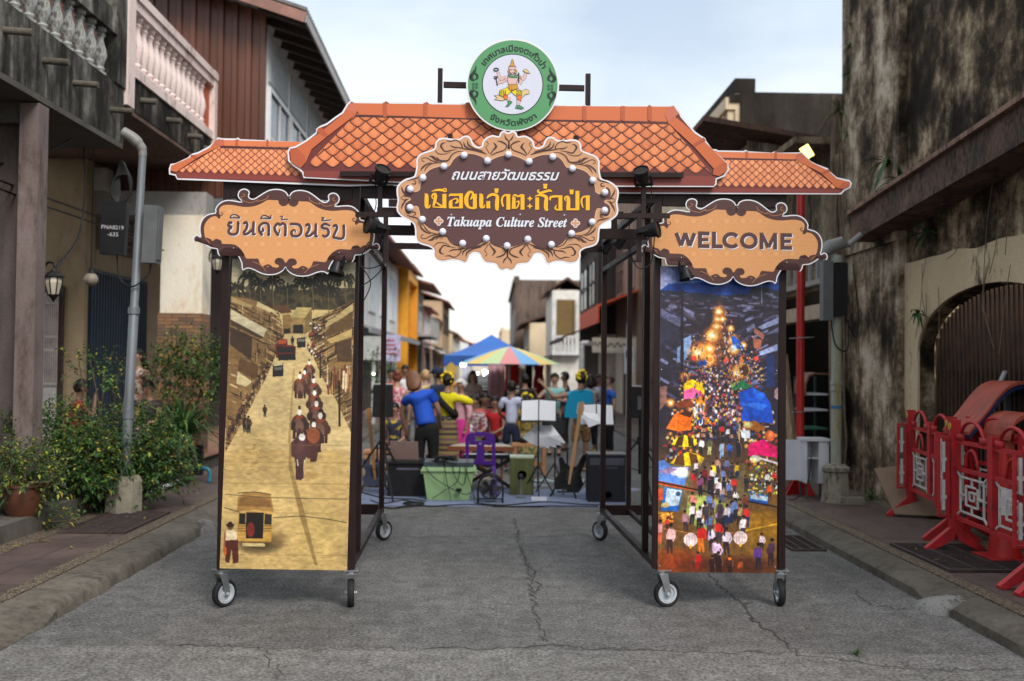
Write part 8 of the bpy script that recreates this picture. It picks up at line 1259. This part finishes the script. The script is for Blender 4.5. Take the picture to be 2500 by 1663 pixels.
garment(1140, 896, 26, .62, (.6, .62, .7), 'white sleeveless dress hanging at the left end of the stall', 22, dress=.6); garment(1212, 890, 42, .95, (.50, .28, .32), 'pink floral cloth hanging in the middle of the stall', 22.2); garment(1241, 889, 14, .6, (.62, .01, .008), 'narrow bright red cloth hanging right of the floral one', 21.8); garment(1257, 889, 17, .45, (.65, .02, .012), 'short bright red top hanging beside the narrow red cloth', 21.7); garment(1292, 892, 16, .75, (.015, .016, .025), 'black garment hanging right of the red tops', 21.9); garment(1316, 892, 24, .85, (.30, .012, .018), 'dark red dress with pale spots at the right end of the stall', 21.6, dress=.3); garment(1275, 890, 14, .6, (.5, .45, .38), 'cream garment hanging behind the parasol pole', 22.1)
q = onY(1101, 900, 24); mb = MB(); mb.slab([(-.13, -.12), (.13, -.12), (.11, .06), (0, .16), (-.11, .06)], lambda u, v: (u, 0, v), (0, .05, 0)); mb.bar((0, .025, -.12), (0, .025, -q.z), .03); tag(mb.build('straw_hat_sign', M('ochre board', (.42, .27, .04), .7), loc=q), 'ochre shield shaped board standing behind the yellow dancer', 'board')
for px, py, rr, lab in ((1131, 890, .075, 'big bright white lamp under the left edge of the parasol'), (1166, 912, .034, 'small greenish lamp, leftmost of the stall lights'), (1182, 906, .04, 'upper small lamp in the group of stall lights'), (1182, 914, .034, 'lower small lamp in the group of stall lights'), (1192, 909, .045, 'small lamp at the right of the stall lights'), (912, 913, .03, 'tiny white lamp glowing by the left shop plants')):
    q = onY(px, py, 23.5); o = empty('stall_lamp', q, lab, 'lamp', 'lit stall lamps'); mb = MB(); mb.sph((0, 0, 0), rr, 12, 8); mb.build('bulb', M('lit cool lamp', (.85, 1, .97), .3, var=0, emit=4.5), o, smooth=2); mb = MB(); mb.lathe([(rr*.5, rr*.8), (rr*.4, rr*1.6), (0, rr*1.7)], n=8); mb.build('socket', BKP, o)
# signs and poles down the street
q = onZ(1533, 1080); o = empty('road_sign', (q.x, q.y, 0), 'slim blue and white road sign on a pale pole by the right shops', 'sign'); mb = MB(); mb.tube([(0, 0, 0), (0, 0, 2.75)], .05, 10); mb.build('pole', M('pale grey pole', (.5, .5, .5), .5), o); zc = onY(1540, 878, q.y).z; mb = MB(); mb.bx(-.11, .11, -.075, -.055, zc-.33, zc+.3); mb.build('plate', WL, o); mb = MB(); mb.lathe([(0, 0), (.075, 0)], (0, -.0765, zc+.12), 16, Mx=Matrix.Rotation(R_(90), 3, 'X') @ Matrix.Scale(2., 3, (0, 1, 0))); mb.build('blue_symbol', M('sign blue', (.03, .10, .45), .4), o)
q = onY(1420, 905, 27); o = empty('street_lamp', (q.x, 27, 0), 'small pale street lamp far down the right side of the street', 'street lamp', 'street lamps'); zt2 = onY(1420, 838, 27).z; mb = MB(); mb.tube(cr([(0, 0, 0), (0, 0, zt2-.3), (0, 0, zt2-.05), (.05, 0, zt2), (.2, 0, zt2)], 4, False), .07, 8); mb.build('pole', M('pale grey pole', (.5, .5, .5), .5), o, smooth=2); mb = MB(); mb.bx(.16, .4, -.08, .08, zt2-.06, zt2+.05); mb.build('lamp_head', M('dull lamp casing', (.3, .29, .27), .45), o)
q = onY(955, 850, 30); o = empty('shop_banner', q, 'pale violet banner board on the white shophouse front', 'sign'); mb = MB(); mb.bx(-.28, .28, 0, .04, -.4, .4); mb.build('board', M('pale violet banner', (.45, .42, .62), .6, var=.3, scale=6), o); mb = MB()
for k in range(4): mb.bx(-.22, .1+.03*k, -.008, -.001, .2-.13*k, .25-.13*k)
mb.build('text_lines', M('red banner lettering', (.4, .06, .1), .6), o); mb = MB(); mb.bar((0, .02, -.4), (0, .02, -q.z), .04); mb.build('post', BKS, o)
q = onY(912, 850, 27); mb = MB(); mb.bx(-.3, .3, 0, .25, -.32, .32); mb.bx(-.05, .05, .05, .15, -q.z, -.321); tag(mb.build('meter_cabinet', M('pale grey cabinet', (.42, .43, .42), .5), loc=q), 'pale grey electric cabinet on a post before the white shophouse', 'cabinet')
q = onY(1500, 843, 29.2); o = empty('shop_sign', q, 'cream shop sign with dark cursive lettering under the orange awning', 'sign'); mb = MB(); mb.bx(-.65, .65, 0, .06, -.22, .22); mb.build('board', M('cream sign board', (.55, .48, .38), .6), o); mb = MB(); L_ = [[(-.5, -.05), (-.42, .1), (-.36, -.08), (-.28, .06), (-.2, -.05), (-.1, .05), (0, -.06), (.1, .08), (.18, -.05), (.28, .06), (.36, -.06), (.5, .05)]]
for s_ in L_:
    for qd in ribbon(cr([(*p, .035) for p in s_], 4, False), .03): mb.flat(qd, lambda u, v: (u, -.004, v))
mb.build('lettering', DKBR, o, fixn=False); shrub('potted_bush', 'green bush in front of the white shophouse', (onY(925, 900, 25).x, 25, .13), [(0, 0, 1.3, .5, .4, .7), (.3, 0, .7, .4, .4, .5)], 700, .1, .05, 4, 14, group='far plants')
# ================================================================ PEOPLE
SKIN = {n: M('skin '+n, c, .55, var=.08, scale=5) for n, c in (('a', (.40, .235, .16)), ('b', (.30, .165, .105)), ('c', (.21, .11, .07)), ('d', (.46, .29, .21)))}
def cloth(c, var=.14, scale=9): return M('cloth %.3f %.3f %.3f' % tuple(c[:3]), c, .85, var=var, scale=scale)
HAIRB = M('black hair', (.012, .010, .009), .45, var=.3, scale=20)
STAND = dict(pel=(0, 0, .93), wai=(0, .0, 1.07), che=(0, .01, 1.27), nb=(0, 0, 1.43), nk=(0, .015, 1.50), hd=(0, .03, 1.61), sL=(-.17, 0, 1.39), eL=(-.23, -.02, 1.12), wL=(-.23, .06, .88), sR=(.17, 0, 1.39), eR=(.23, -.02, 1.12), wR=(.23, .06, .88), hL=(-.09, 0, .88), kL=(-.10, .02, .48), aL=(-.10, -.02, .08), hR=(.09, 0, .88), kR=(.10, .02, .48), aR=(.10, -.02, .08))
SIT = dict(pel=(0, -.02, .52), wai=(0, -.03, .66), che=(0, .0, .86), nb=(0, .02, 1.02), nk=(0, .035, 1.08), hd=(0, .06, 1.2), sL=(-.17, .0, .98), eL=(-.23, .08, .73), wL=(-.12, .30, .62), sR=(.17, 0, .98), eR=(.23, .08, .73), wR=(.12, .30, .62), hL=(-.09, .0, .5), kL=(-.13, .42, .5), aL=(-.12, .40, .08), hR=(.09, .0, .5), kR=(.13, .42, .5), aR=(.12, .40, .08))
def skinobj(name, V, E, Rd, mat, parent, sub=1):
    me = bpy.data.meshes.new(name); me.from_pydata(V, E, []); o = bpy.data.objects.new(name, me); COL.objects.link(o); o.parent = parent; me.materials.append(mat)
    s = o.modifiers.new('Skin', 'SKIN'); s.use_smooth_shade = True; s.branch_smoothing = .3
    for i, d in enumerate(me.skin_vertices[0].data): rr = Rd[i]; d.radius = rr if isinstance(rr, tuple) else (rr, rr)
    me.skin_vertices[0].data[0].use_root = True; u = o.modifiers.new('Subdivision', 'SUBSURF'); u.levels = sub; u.render_levels = sub; return o
def person(label, x, y, face, h=1.62, pose=None, base=None, top=(.5, .5, .5), bot=(.03, .03, .035), skin='b', sleeve=.55, legs='trousers', hair='short', haircol=None, shoe=(.03, .025, .02), z=0., extra=None, bulk=1., hem=.45, flower=False):
    J = dict(base or STAND); J.update(pose or {}); k = h/1.72; J = {a: Vector(v)*k for a, v in J.items()}
    o = empty('person', (x, y, z), label, 'person', 'people in the street', R_(face)); sk = SKIN[skin]; V = []; E = []; Rd = []; I = {}
    def add(n, v, r, to=None): I[n] = len(V); V.append(tuple(v)); Rd.append(r*k); (E.append((I[to], I[n])) if to else None)
    def chain(names, rs, to):
        for n, r in zip(names, rs): add(n, J[n], r, to); to = n
    J['uc'] = J['che'].lerp(J['nb'], .55); add('pel', J['pel'], .12); chain(['wai', 'che', 'uc', 'nb', 'nk'], [.105, .115, .1, .06, .05], 'pel'); up = (J['hd']-J['nk']).normalized()
    add('h1', J['hd']-up*.045*k, .068, 'nk'); add('h2', J['hd']+up*.015*k, .087, 'h1'); add('h3', J['hd']+up*.075*k, .07, 'h2')
    for s in 'LR':
        sg = -1 if s == 'L' else 1; chain(['s'+s, 'e'+s, 'w'+s], [.06, .04, .028], 'uc'); d = (J['w'+s]-J['e'+s]).normalized(); sd_ = Vector((sg, 0, 0)) if abs(d.x) < .8 else Vector((0, 1, 0)); sd_ = (sd_-d*sd_.dot(d)).normalized(); pc = J['w'+s]+d*.055*k; add('p'+s, pc, .026, 'w'+s); nn = d.cross(sd_)
        for i, (off, ln) in enumerate(((-.027, .06), (-.009, .075), (.009, .078), (.027, .068))): m_ = pc+d*.045*k+sd_*off*k; add('f%s%d' % (s, i), m_, .0095, 'p'+s); add('g%s%d' % (s, i), m_+(d+nn*.35).normalized()*ln*.8*k, .0075, 'f%s%d' % (s, i))
        add('t'+s, pc+sd_*-.04*k+d*.005*k, .0105, 'w'+s); add('u'+s, pc+sd_*-.055*k+d*.04*k, .008, 't'+s)
        chain(['h'+s, 'k'+s, 'a'+s], [.082, .055, .036], 'pel'); ft = J['a'+s]+Vector((0, .14, -.045))*k; add('t_'+s, ft, .032, 'a'+s)
    skinobj('body', V, E, Rd, sk, o)
    # clothes
    def part(name, pts, mat):
        V = []; E = []; Rd = []; I = {}
        for n, v, r, to in pts: I[n] = len(V); V.append(tuple(v)); Rd.append(r*k); (E.append((I[to], I[n])) if to else None)
        return skinobj(name, V, E, Rd, mat, o)
    L = lambda a, b, t: J[a].lerp(J[b], t); pts = [('w', J['wai'], .127*bulk, None), ('p', L('pel', 'wai', -.1), .14*bulk, 'w'), ('c', J['che'], .138*bulk, 'w'), ('u', J['uc'], .125*bulk, 'c'), ('n', J['nb']+Vector((0, -.005, .005)), .068, 'u')]
    for s in 'LR':
        pts.append(('s'+s, J['s'+s]+Vector((0, 0, -.01)), .08*bulk, 'u'))
        if sleeve > .05: pts.append(('e'+s, L('s'+s, 'e'+s, min(1, sleeve)), .06, 's'+s))
        if sleeve > 1: pts.append(('w'+s, L('e'+s, 'w'+s, sleeve-1), .042, 'e'+s))
    sh = part('shirt', pts, cloth(top) if not hasattr(top, 'name') else top)
    bm_ = cloth(bot) if not hasattr(bot, 'name') else bot
    if legs in ('trousers', 'shorts'):
        e_ = .97 if legs == 'trousers' else .8; pts = [('t', L('pel', 'wai', .45), .128*bulk, None), ('p', L('pel', 'wai', -.02), .138*bulk, 't')]
        for s in 'LR':
            pts += [('h'+s, L('h'+s, 'k'+s, .22), .1*bulk, 'p'), ('k'+s, L('h'+s, 'k'+s, 1 if legs == 'trousers' else .95), .074 if legs == 'trousers' else .092, 'h'+s)]
            if legs == 'trousers': pts.append(('a'+s, L('k'+s, 'a'+s, .85), .055, 'k'+s))
        part('trousers', pts, bm_)
    else:                                              # a skirt: rings from the waist to the hem round both legs
        mb = MB(); vs = []; n = 20; c0 = L('pel', 'wai', .5); km = (J['kL']+J['kR'])/2; am = (J['aL']+J['aR'])/2; tail = [c0, J['pel'], km] + ([km.lerp(am, 1-hem)] if hem < 1 else [])
        rad = [.142, .165, .19, .2]
        for j, (c, rr) in enumerate(zip(tail, rad)):
            dn = (tail[min(j+1, len(tail)-1)]-tail[max(j-1, 0)]).normalized(); a_ = Vector((1, 0, 0)); b2 = dn.cross(a_).normalized()
            for i in range(n): t = 2*math.pi*i/n; vs.append(tuple(c+a_*math.cos(t)*rr*1.1*k*(1+.04*math.sin(3*t*2))+b2*math.sin(t)*rr*.92*k))
        mb.add(vs, [(j*n+i, j*n+(i+1) % n, (j+1)*n+(i+1) % n, (j+1)*n+i) for j in range(len(tail)-1) for i in range(n)]); so_ = mb.build('skirt', bm_, o, smooth=2); so_.modifiers.new('Solid', 'SOLIDIFY').thickness = .012
        su = so_.modifiers.new('Subdivision', 'SUBSURF'); su.levels = su.render_levels = 1
    mb = MB()
    for s in 'LR': mb = MB(); a = J['a'+s]; mb.sph(tuple(a+Vector((0, .065, -.045))*k), (.045*k, .125*k, .036*k), 12, 8); mb.build('shoe', cloth(shoe), o, smooth=2)
    # head: hair, face
    hc = J['hd']+up*.02*k; fwd = Vector((0, 1, 0)); fwd = (fwd-up*fwd.dot(up)).normalized(); rt = fwd.cross(up); Rm = Matrix((rt, fwd, up)).transposed(); HP = lambda a, b, c: tuple(hc+Rm @ (Vector((a, b, c))*k)); hm = HAIRB if haircol is None else M('hair %.2f %.2f' % haircol[:2], haircol, .5, var=.3, scale=14)
    mb = MB(); n, m_ = 18, 11; vs = []; rr = (.095, .105, .110)
    for j in range(m_+1):
        t = math.pi*j/m_
        for i in range(n): p = 2*math.pi*i/n; vs.append((rr[0]*math.sin(t)*math.cos(p), rr[1]*math.sin(t)*math.sin(p)-.012, rr[2]*math.cos(t)+.012))
    fs = []
    for j in range(m_):
        for i in range(n):
            f_ = (j*n+i, (j+1)*n+i, (j+1)*n+(i+1) % n, j*n+(i+1) % n); c = sum((Vector(vs[q]) for q in f_), Vector())/4
            if (c.y > .035 and c.z < .062) or c.z < -.105 or (c.y > .0 and c.z < .0) or (c.y > -.035 and c.z < -.06): continue
            fs.append(f_)
    hr_ = random.Random(int(abs(x)*977)); mb.add([HP(*(Vector(v)*(1+hr_.uniform(-.025, .04)))) for v in vs], fs)
    if hair in ('long', 'bob'):
        ln = .22 if hair == 'long' else .17; mb.lathe([(.06, .06), (.092, .02), (.105, -.05), (.115, -.12), (.105, -.18), (.06, -ln)], (0, 0, 0), 14, sx=1., sy=.55, Mx=None, cap=False); nv = 14*6; o2 = len(mb.v)-nv
        for q in range(o2, len(mb.v)): v = mb.v[q]; mb.v[q] = HP(v[0]*(1+.12*math.sin(q*2.3)), v[1]-.07-.09*max(0, -v[2]-.05), v[2])
    if hair in ('bun', 'updo'): mb.sph(HP(0, -.09, .07 if hair == 'bun' else .0), .06*k, 10, 7)
    ho = mb.build('hair', hm, o, smooth=2)
    fm_ = MB()
    for s in (-1, 1): fm_.sph(HP(s*.033, .080, -.005), .0085*k, 8, 5); fm_.bx(-.013, .013, -.002, .003, -.0012, .0012, R=Rm*k, o=Vector(HP(s*.033, .084, .018)))
    fm_.build('eyes', M('dark eye', (.015, .011, .009), .3, var=0), o); fm_ = MB(); fm_.sph(HP(0, .082, -.062), (.022*k, .009*k, .007*k), 8, 5); fm_.build('mouth', M('lip red', (.32, .085, .075), .4, var=0), o); fm_ = MB(); fm_.sph(HP(0, .088, -.028), (.012*k, .014*k, .02*k), 8, 6); fm_.build('nose', sk, o, smooth=2); fm_ = MB()
    for s in (-1, 1): fm_ = MB(); fm_.sph(HP(s*.086, .0, -.015), (.012*k, .02*k, .03*k), 8, 6); fm_.build('ear', sk, o, smooth=2)
    if flower:
        mb = MB(); r = random.Random(len(V)+int(x*100))
        for i in range(46): a = r.uniform(0, 2*math.pi); q = HP(.085*math.cos(a)+r.uniform(-.02, .02), -.055+.02*r.gauss(0, 1), .05+.085*math.sin(a)); mb.sph(q, r.uniform(.016, .028)*k, 6, 4)
        mb.build('flower_garland', M('yellow flowers', (.80, .58, .01), .6, var=.25, scale=30), o, smooth=2)
    return o, J, k, HP
def stripes(name, cols, sc, rot=(0, 0, 0)):
    m, nodes, links, b = _nt(name); t = nodes.new('ShaderNodeTexCoord'); mp_ = nodes.new('ShaderNodeMapping'); mp_.inputs['Rotation'].default_value = rot; sx = nodes.new('ShaderNodeSeparateXYZ'); links.new(t.outputs['Object'], mp_.inputs[0]); links.new(mp_.outputs[0], sx.inputs[0])
    ml = nodes.new('ShaderNodeMath'); ml.operation = 'MULTIPLY'; ml.inputs[1].default_value = sc; links.new(sx.outputs['Z'], ml.inputs[0]); fr = nodes.new('ShaderNodeMath'); fr.operation = 'FRACT'; links.new(ml.outputs[0], fr.inputs[0]); rp_ = nodes.new('ShaderNodeValToRGB'); rp_.color_ramp.interpolation = 'CONSTANT'; el = rp_.color_ramp.elements
    el[0].color = (*cols[0], 1); el[0].position = 0; el[1].color = (*cols[1], 1); el[1].position = 1/len(cols)
    for i, c in enumerate(cols[2:]): e = el.new((i+2)/len(cols)); e.color = (*c, 1)
    links.new(fr.outputs[0], rp_.inputs[0]); links.new(rp_.outputs[0], b.inputs['Base Color']); b.inputs['Roughness'].default_value = .85; MATS[name] = m; return m
def pattern(name, c0, c1, sc=25, p=.5):
    m, nodes, links, b = _nt(name); a = _noise(nodes, links, sc, 2, .5); r_ = _ramp(nodes, links, a.outputs['Fac'], p-.04, p+.04, (*c0, 1), (*c1, 1)); links.new(r_.outputs[0], b.inputs['Base Color']); b.inputs['Roughness'].default_value = .85; MATS[name] = m; return m
W_ = lambda px, Y: onY(px, 900, Y).x
BLUE = (.008, .075, .50)
# bending woman in the blue polo
o, J, k, HP = person('person in a bright blue polo with long brown hair bending over the laptop', W_(1043, 13.9), 13.9, -8, 1.68, dict(wai=(-.03, .03, 1.06), che=(-.10, .08, 1.24), nb=(-.16, .12, 1.41), nk=(-.19, .15, 1.46), hd=(-.23, .20, 1.56), sL=(-.34, .1, 1.33), eL=(-.40, .16, 1.07), wL=(-.37, .28, .82), sR=(.04, .12, 1.38), eR=(.15, .14, 1.12), wR=(.14, .3, .95)), bulk=1.18, top=BLUE, bot=(.012, .012, .013), skin='b', sleeve=.6, hair='long', haircol=(.15, .06, .025))
SARO = stripes('striped sarong', [(.20, .15, .05), (.06, .03, .05), (.22, .17, .06), (.15, .08, .07), (.24, .18, .06), (.05, .03, .03)], 4.2)
YEL_ = (.72, .62, .008)
o, J, k, HP = person('person in a yellow dance top with black sash, striped sarong and yellow hair flowers', W_(1093, 15.2), 15.2, -20, 1.58, dict(eR=(.42, .05, 1.28), wR=(.22, .28, 1.25), eL=(-.36, .1, 1.22), wL=(-.25, .3, 1.32)), top=YEL_, bot=SARO, sleeve=1.5, legs='skirt', hem=.35, hair='updo', flower=True)
mb = MB(); mb.tube(cr([tuple(Vector(p)*k) for p in ((-.16, .02, 1.42), (-.12, -.12, 1.36), (.0, -.155, 1.25), (.13, -.12, 1.12), (.15, .0, 1.06), (.06, .14, 1.12), (-.08, .15, 1.28), (-.16, .05, 1.42))], 5, False), .05, 8); mb.build('sash', cloth((.014, .012, .012)), o, smooth=2); mb = MB(); mb.lathe([(.15*k, .98*k), (.158*k, 1.06*k)], n=20, sx=1.05, sy=.92, cap=False); mb.build('belt', pattern('sequin belt', (.03, .03, .03), (.5, .45, .3), 45, .62), o, smooth=2)
person('person in a white school shirt and navy shorts standing with the back turned', W_(1250, 16.5), 16.5, -6, 1.46, dict(eL=(-.25, .03, 1.14), wL=(-.17, .2, 1.02), eR=(.25, .05, 1.14), wR=(.18, .2, 1.05)), top=(.52, .55, .74), bot=(.010, .016, .045), sleeve=.75, legs='shorts', hair='short', skin='c', shoe=(.4, .4, .4))
TQS = stripes('turquoise striped cloth', [(.0, .30, .52), (.0, .24, .45)], 42, (.35, 0, 0)); BAT = pattern('brown batik', (.15, .07, .025), (.26, .15, .06), 22)
o, J, k, HP = person('person in a turquoise striped wrap, batik shorts and yellow flower crown raising one arm', W_(1420, 16.4), 16.4, 18, 1.62, dict(wai=(-.03, .0, 1.08), che=(-.05, .0, 1.27), nb=(-.02, 0, 1.42), sL=(-.2, .02, 1.36), eL=(-.46, .12, 1.30), wL=(-.62, .22, 1.50), eR=(.25, .08, 1.15), wR=(.12, .26, 1.08), aL=(-.14, -.02, .08), aR=(.12, .12, .08)), top=TQS, bot=BAT, sleeve=.35, legs='shorts', hair='updo', skin='b', flower=True, shoe=(.35, .26, .18))
mb = MB(); P = [(-.27, 1.40), (-.05, 1.44), (.12, 1.42), (.16, 1.2), (.12, .98), (-.1, .94), (-.38, .97), (-.36, 1.15)]; mb.slab([(u*k, v*k) for u, v in P], lambda u, v: (u, -.16-.02*math.sin(u*20), v), (0, .03, 0)); mb.build('wrap', TQS, o, smooth=2)
person('person in a mint green top laughing towards the camera', W_(1355, 19.4), 19.4, 172, 1.58, dict(eR=(.36, .08, 1.2), wR=(.4, .3, 1.36), eL=(-.25, .12, 1.15), wL=(-.05, .3, 1.2)), top=(.25, .52, .50), bot=(.03, .03, .04), sleeve=.4, hair='updo', skin='d')
person('person in a dark jacket turned sideways beside the mint green top', W_(1382, 20.5), 20.5, 80, 1.6, top=(.012, .016, .035), bot=(.02, .02, .025), hair='short', skin='c', sleeve=1.6)
person('person in a grey white shirt with black trousers and yellow shoes', W_(1442, 20.2), 20.2, 25, 1.55, dict(eR=(.3, .1, 1.15), wR=(.2, .3, 1.1)), top=(.48, .47, .47), bot=(.012, .012, .014), sleeve=.9, hair='bob', skin='c', shoe=(.5, .42, .08))
person('person in a blue polo and black trousers standing at the right of the crowd', W_(1489, 19.0), 19.0, 105, 1.56, top=(.01, .08, .42), bot=(.012, .012, .014), sleeve=.6, hair='updo', haircol=(.05, .03, .02), skin='a', shoe=(.3, .2, .14))
person('person peeking between the white shirt and the blue polo on the right', W_(1465, 22), 22, 150, 1.55, top=(.35, .32, .55), hair='long', skin='c')
FLO = pattern('floral blouse', (.20, .05, .12), (.42, .38, .34), 20); FLO2 = pattern('pink print', (.6, .42, .42), (.42, .08, .12), 22)
o, J, k, HP = person('person seated in a floral blouse holding a white pompom', W_(1158, 16.9), 16.9, 170, 1.6, base=SIT, top=FLO, bot=(.07, .10, .05), sleeve=1.3, hair='updo', skin='b')
mb = MB(); rr_ = random.Random(9)
for i in range(40): q = Vector((.05, .36, .72))*k+rv(rr_)*.085*rr_.random()**.3; mb.sph(tuple(q), .035, 6, 4)
tag(mb.build('pompom', M('white tulle', (.7, .7, .68), .8), loc=o.location, rz=o.rotation_euler.z, smooth=2), 'fluffy white pompom held by the seated floral figure', 'pompom')
person('person seated in a coral red shirt behind the floral blouse', W_(1182, 17.7), 17.7, 195, 1.62, base=SIT, top=(.55, .07, .075), bot=(.02, .02, .025), sleeve=.8, hair='short', skin='c')
person('person seated in a crimson top partly hidden by the schoolboy', W_(1212, 17.5), 17.5, 150, 1.55, base=SIT, top=(.5, .015, .02), bot=(.015, .015, .018), hair='bob', skin='b')
o, J, k, HP = person('person in a pink dress and white head scarf beside the yellow dancer', W_(1128, 16.2), 16.2, 130, 1.5, dict(eR=(.2, .14, 1.12), wR=(.1, .34, 1.02)), top=(.62, .33, .38), bot=(.55, .03, .25), legs='skirt', hem=.2, sleeve=1.5, hair='updo', haircol=(.6, .58, .55), skin='b')
person('person in a beige dress with long brown hair standing behind the singers', W_(1155, 21), 21, 185, 1.6, top=(.36, .24, .21), bot=(.3, .2, .18), legs='skirt', sleeve=.5, hair='long', haircol=(.06, .03, .02), skin='a')
o, J, k, HP = person('person in a navy cap and navy shirt raising a hand', W_(1072, 17.8), 17.8, 60, 1.66, dict(eL=(-.3, .18, 1.3), wL=(-.22, .32, 1.5)), top=(.012, .018, .05), bot=(.03, .03, .035), skin='c', hair='short')
mb = MB(); mb.sph(HP(0, -.005, .05), (.108*k, .115*k, .085*k), 14, 8); mb.slab([(-.07, .06), (.07, .06), (.06, .17), (-.06, .17)], lambda u, v: HP(u, v, .045-.1*(v-.06)), (0, 0, .01)); mb.build('cap', cloth((.010, .016, .05)), o, smooth=True)
person('person with an auburn bun and pink printed top standing by the left speaker', W_(970, 17.4), 17.4, 10, 1.6, top=FLO2, bot=(.3, .12, .15), sleeve=.4, hair='bun', haircol=(.16, .045, .025), skin='a')
person('person seated in yellow and navy on the pine bench by the left speaker', W_(968, 15.4), 15.3, 165, 1.5, base=SIT, top=pattern('navy yellow top', (.02, .025, .05), (.5, .36, .03), 9, .55), bot=(.015, .02, .04), sleeve=.3, hair='updo', skin='b', legs='shorts')
person('person with short blond hair in the left of the crowd', W_(1040, 18.6), 18.6, 25, 1.62, top=(.5, .44, .2), bot=(.03, .03, .04), hair='short', haircol=(.42, .27, .13), skin='a')
person('person seated in a golden batik dress with flowers in the hair right of the schoolboy', W_(1287, 17.2), 17.2, 178, 1.6, base=SIT, top=pattern('golden batik', (.42, .30, .08), (.12, .10, .04), 18), bot=pattern('green gold batik', (.34, .25, .11), (.08, .11, .04), 16), legs='skirt', hem=.3, sleeve=1.2, hair='updo', skin='b', flower=True)
person('person in black with yellow flowers standing behind the golden batik dress', W_(1283, 19.2), 19.2, 20, 1.55, top=(.02, .02, .025), bot=(.5, .3, .02), legs='skirt', hair='updo', sleeve=1.2, skin='b')
person('person in a white shirt far back near the ochre house', W_(988, 22.5), 22.5, 200, 1.7, top=(.6, .6, .62), bot=(.05, .06, .09), hair='short', skin='c')
person('person in a grey hooded top far back behind the blond head', W_(1029, 23), 23, 170, 1.6, top=(.3, .32, .36), bot=(.05, .06, .09), hair='bob', skin='b'); person('person in a red top at the far left of the crowd', W_(957, 21.5), 21.5, 150, 1.62, top=(.5, .04, .03), bot=(.05, .05, .07), hair='short', skin='c'); person('person in an orange brown shirt at the stall counter', W_(1101, 25), 25, 160, 1.6, top=(.45, .2, .05), bot=(.05, .05, .07), hair='short', skin='b')
# people on the left terrace
q = onY(187, 940, 12.6); person('person in a red shirt sitting behind the shrubs on the left terrace', q.x, 12.6, -60, 1.5, dict(eR=(.2, .2, .8), wR=(.08, .24, 1.06)), base=SIT, top=(.28, .012, .012), bot=(.03, .03, .04), hair='short', skin='c', z=.35)
mb = MB(); st = empty('low_stool', (q.x, 12.6, .31), 'low dark stool under the red shirted sitter on the terrace', 'stool'); mb.bx(-.18, .18, -.18, .18, .36, .40); mb.build('seat', BKP, st)
for sx in (-1, 1):
    for sy in (-1, 1): mb = MB(); mb.bar((sx*.15, sy*.15, 0), (sx*.15, sy*.15, .36), .035); mb.build('leg', BKP, st)
q = onY(338, 890, 14.6); person('person in a pale floral shirt standing behind the left street lamp', q.x, 14.6, 150, 1.6, top=pattern('pale floral', (.5, .42, .4), (.3, .1, .06), 24), bot=(.05, .05, .08), hair='bob', skin='b', z=.31)
q = onY(368, 950, 14.2); person('person in dark clothes with a red sleeve sitting between lamp and pillar', q.x, 14.2, 160, 1.5, base=SIT, top=(.05, .03, .04), bot=(.08, .04, .16), hair='short', skin='b', z=.31)
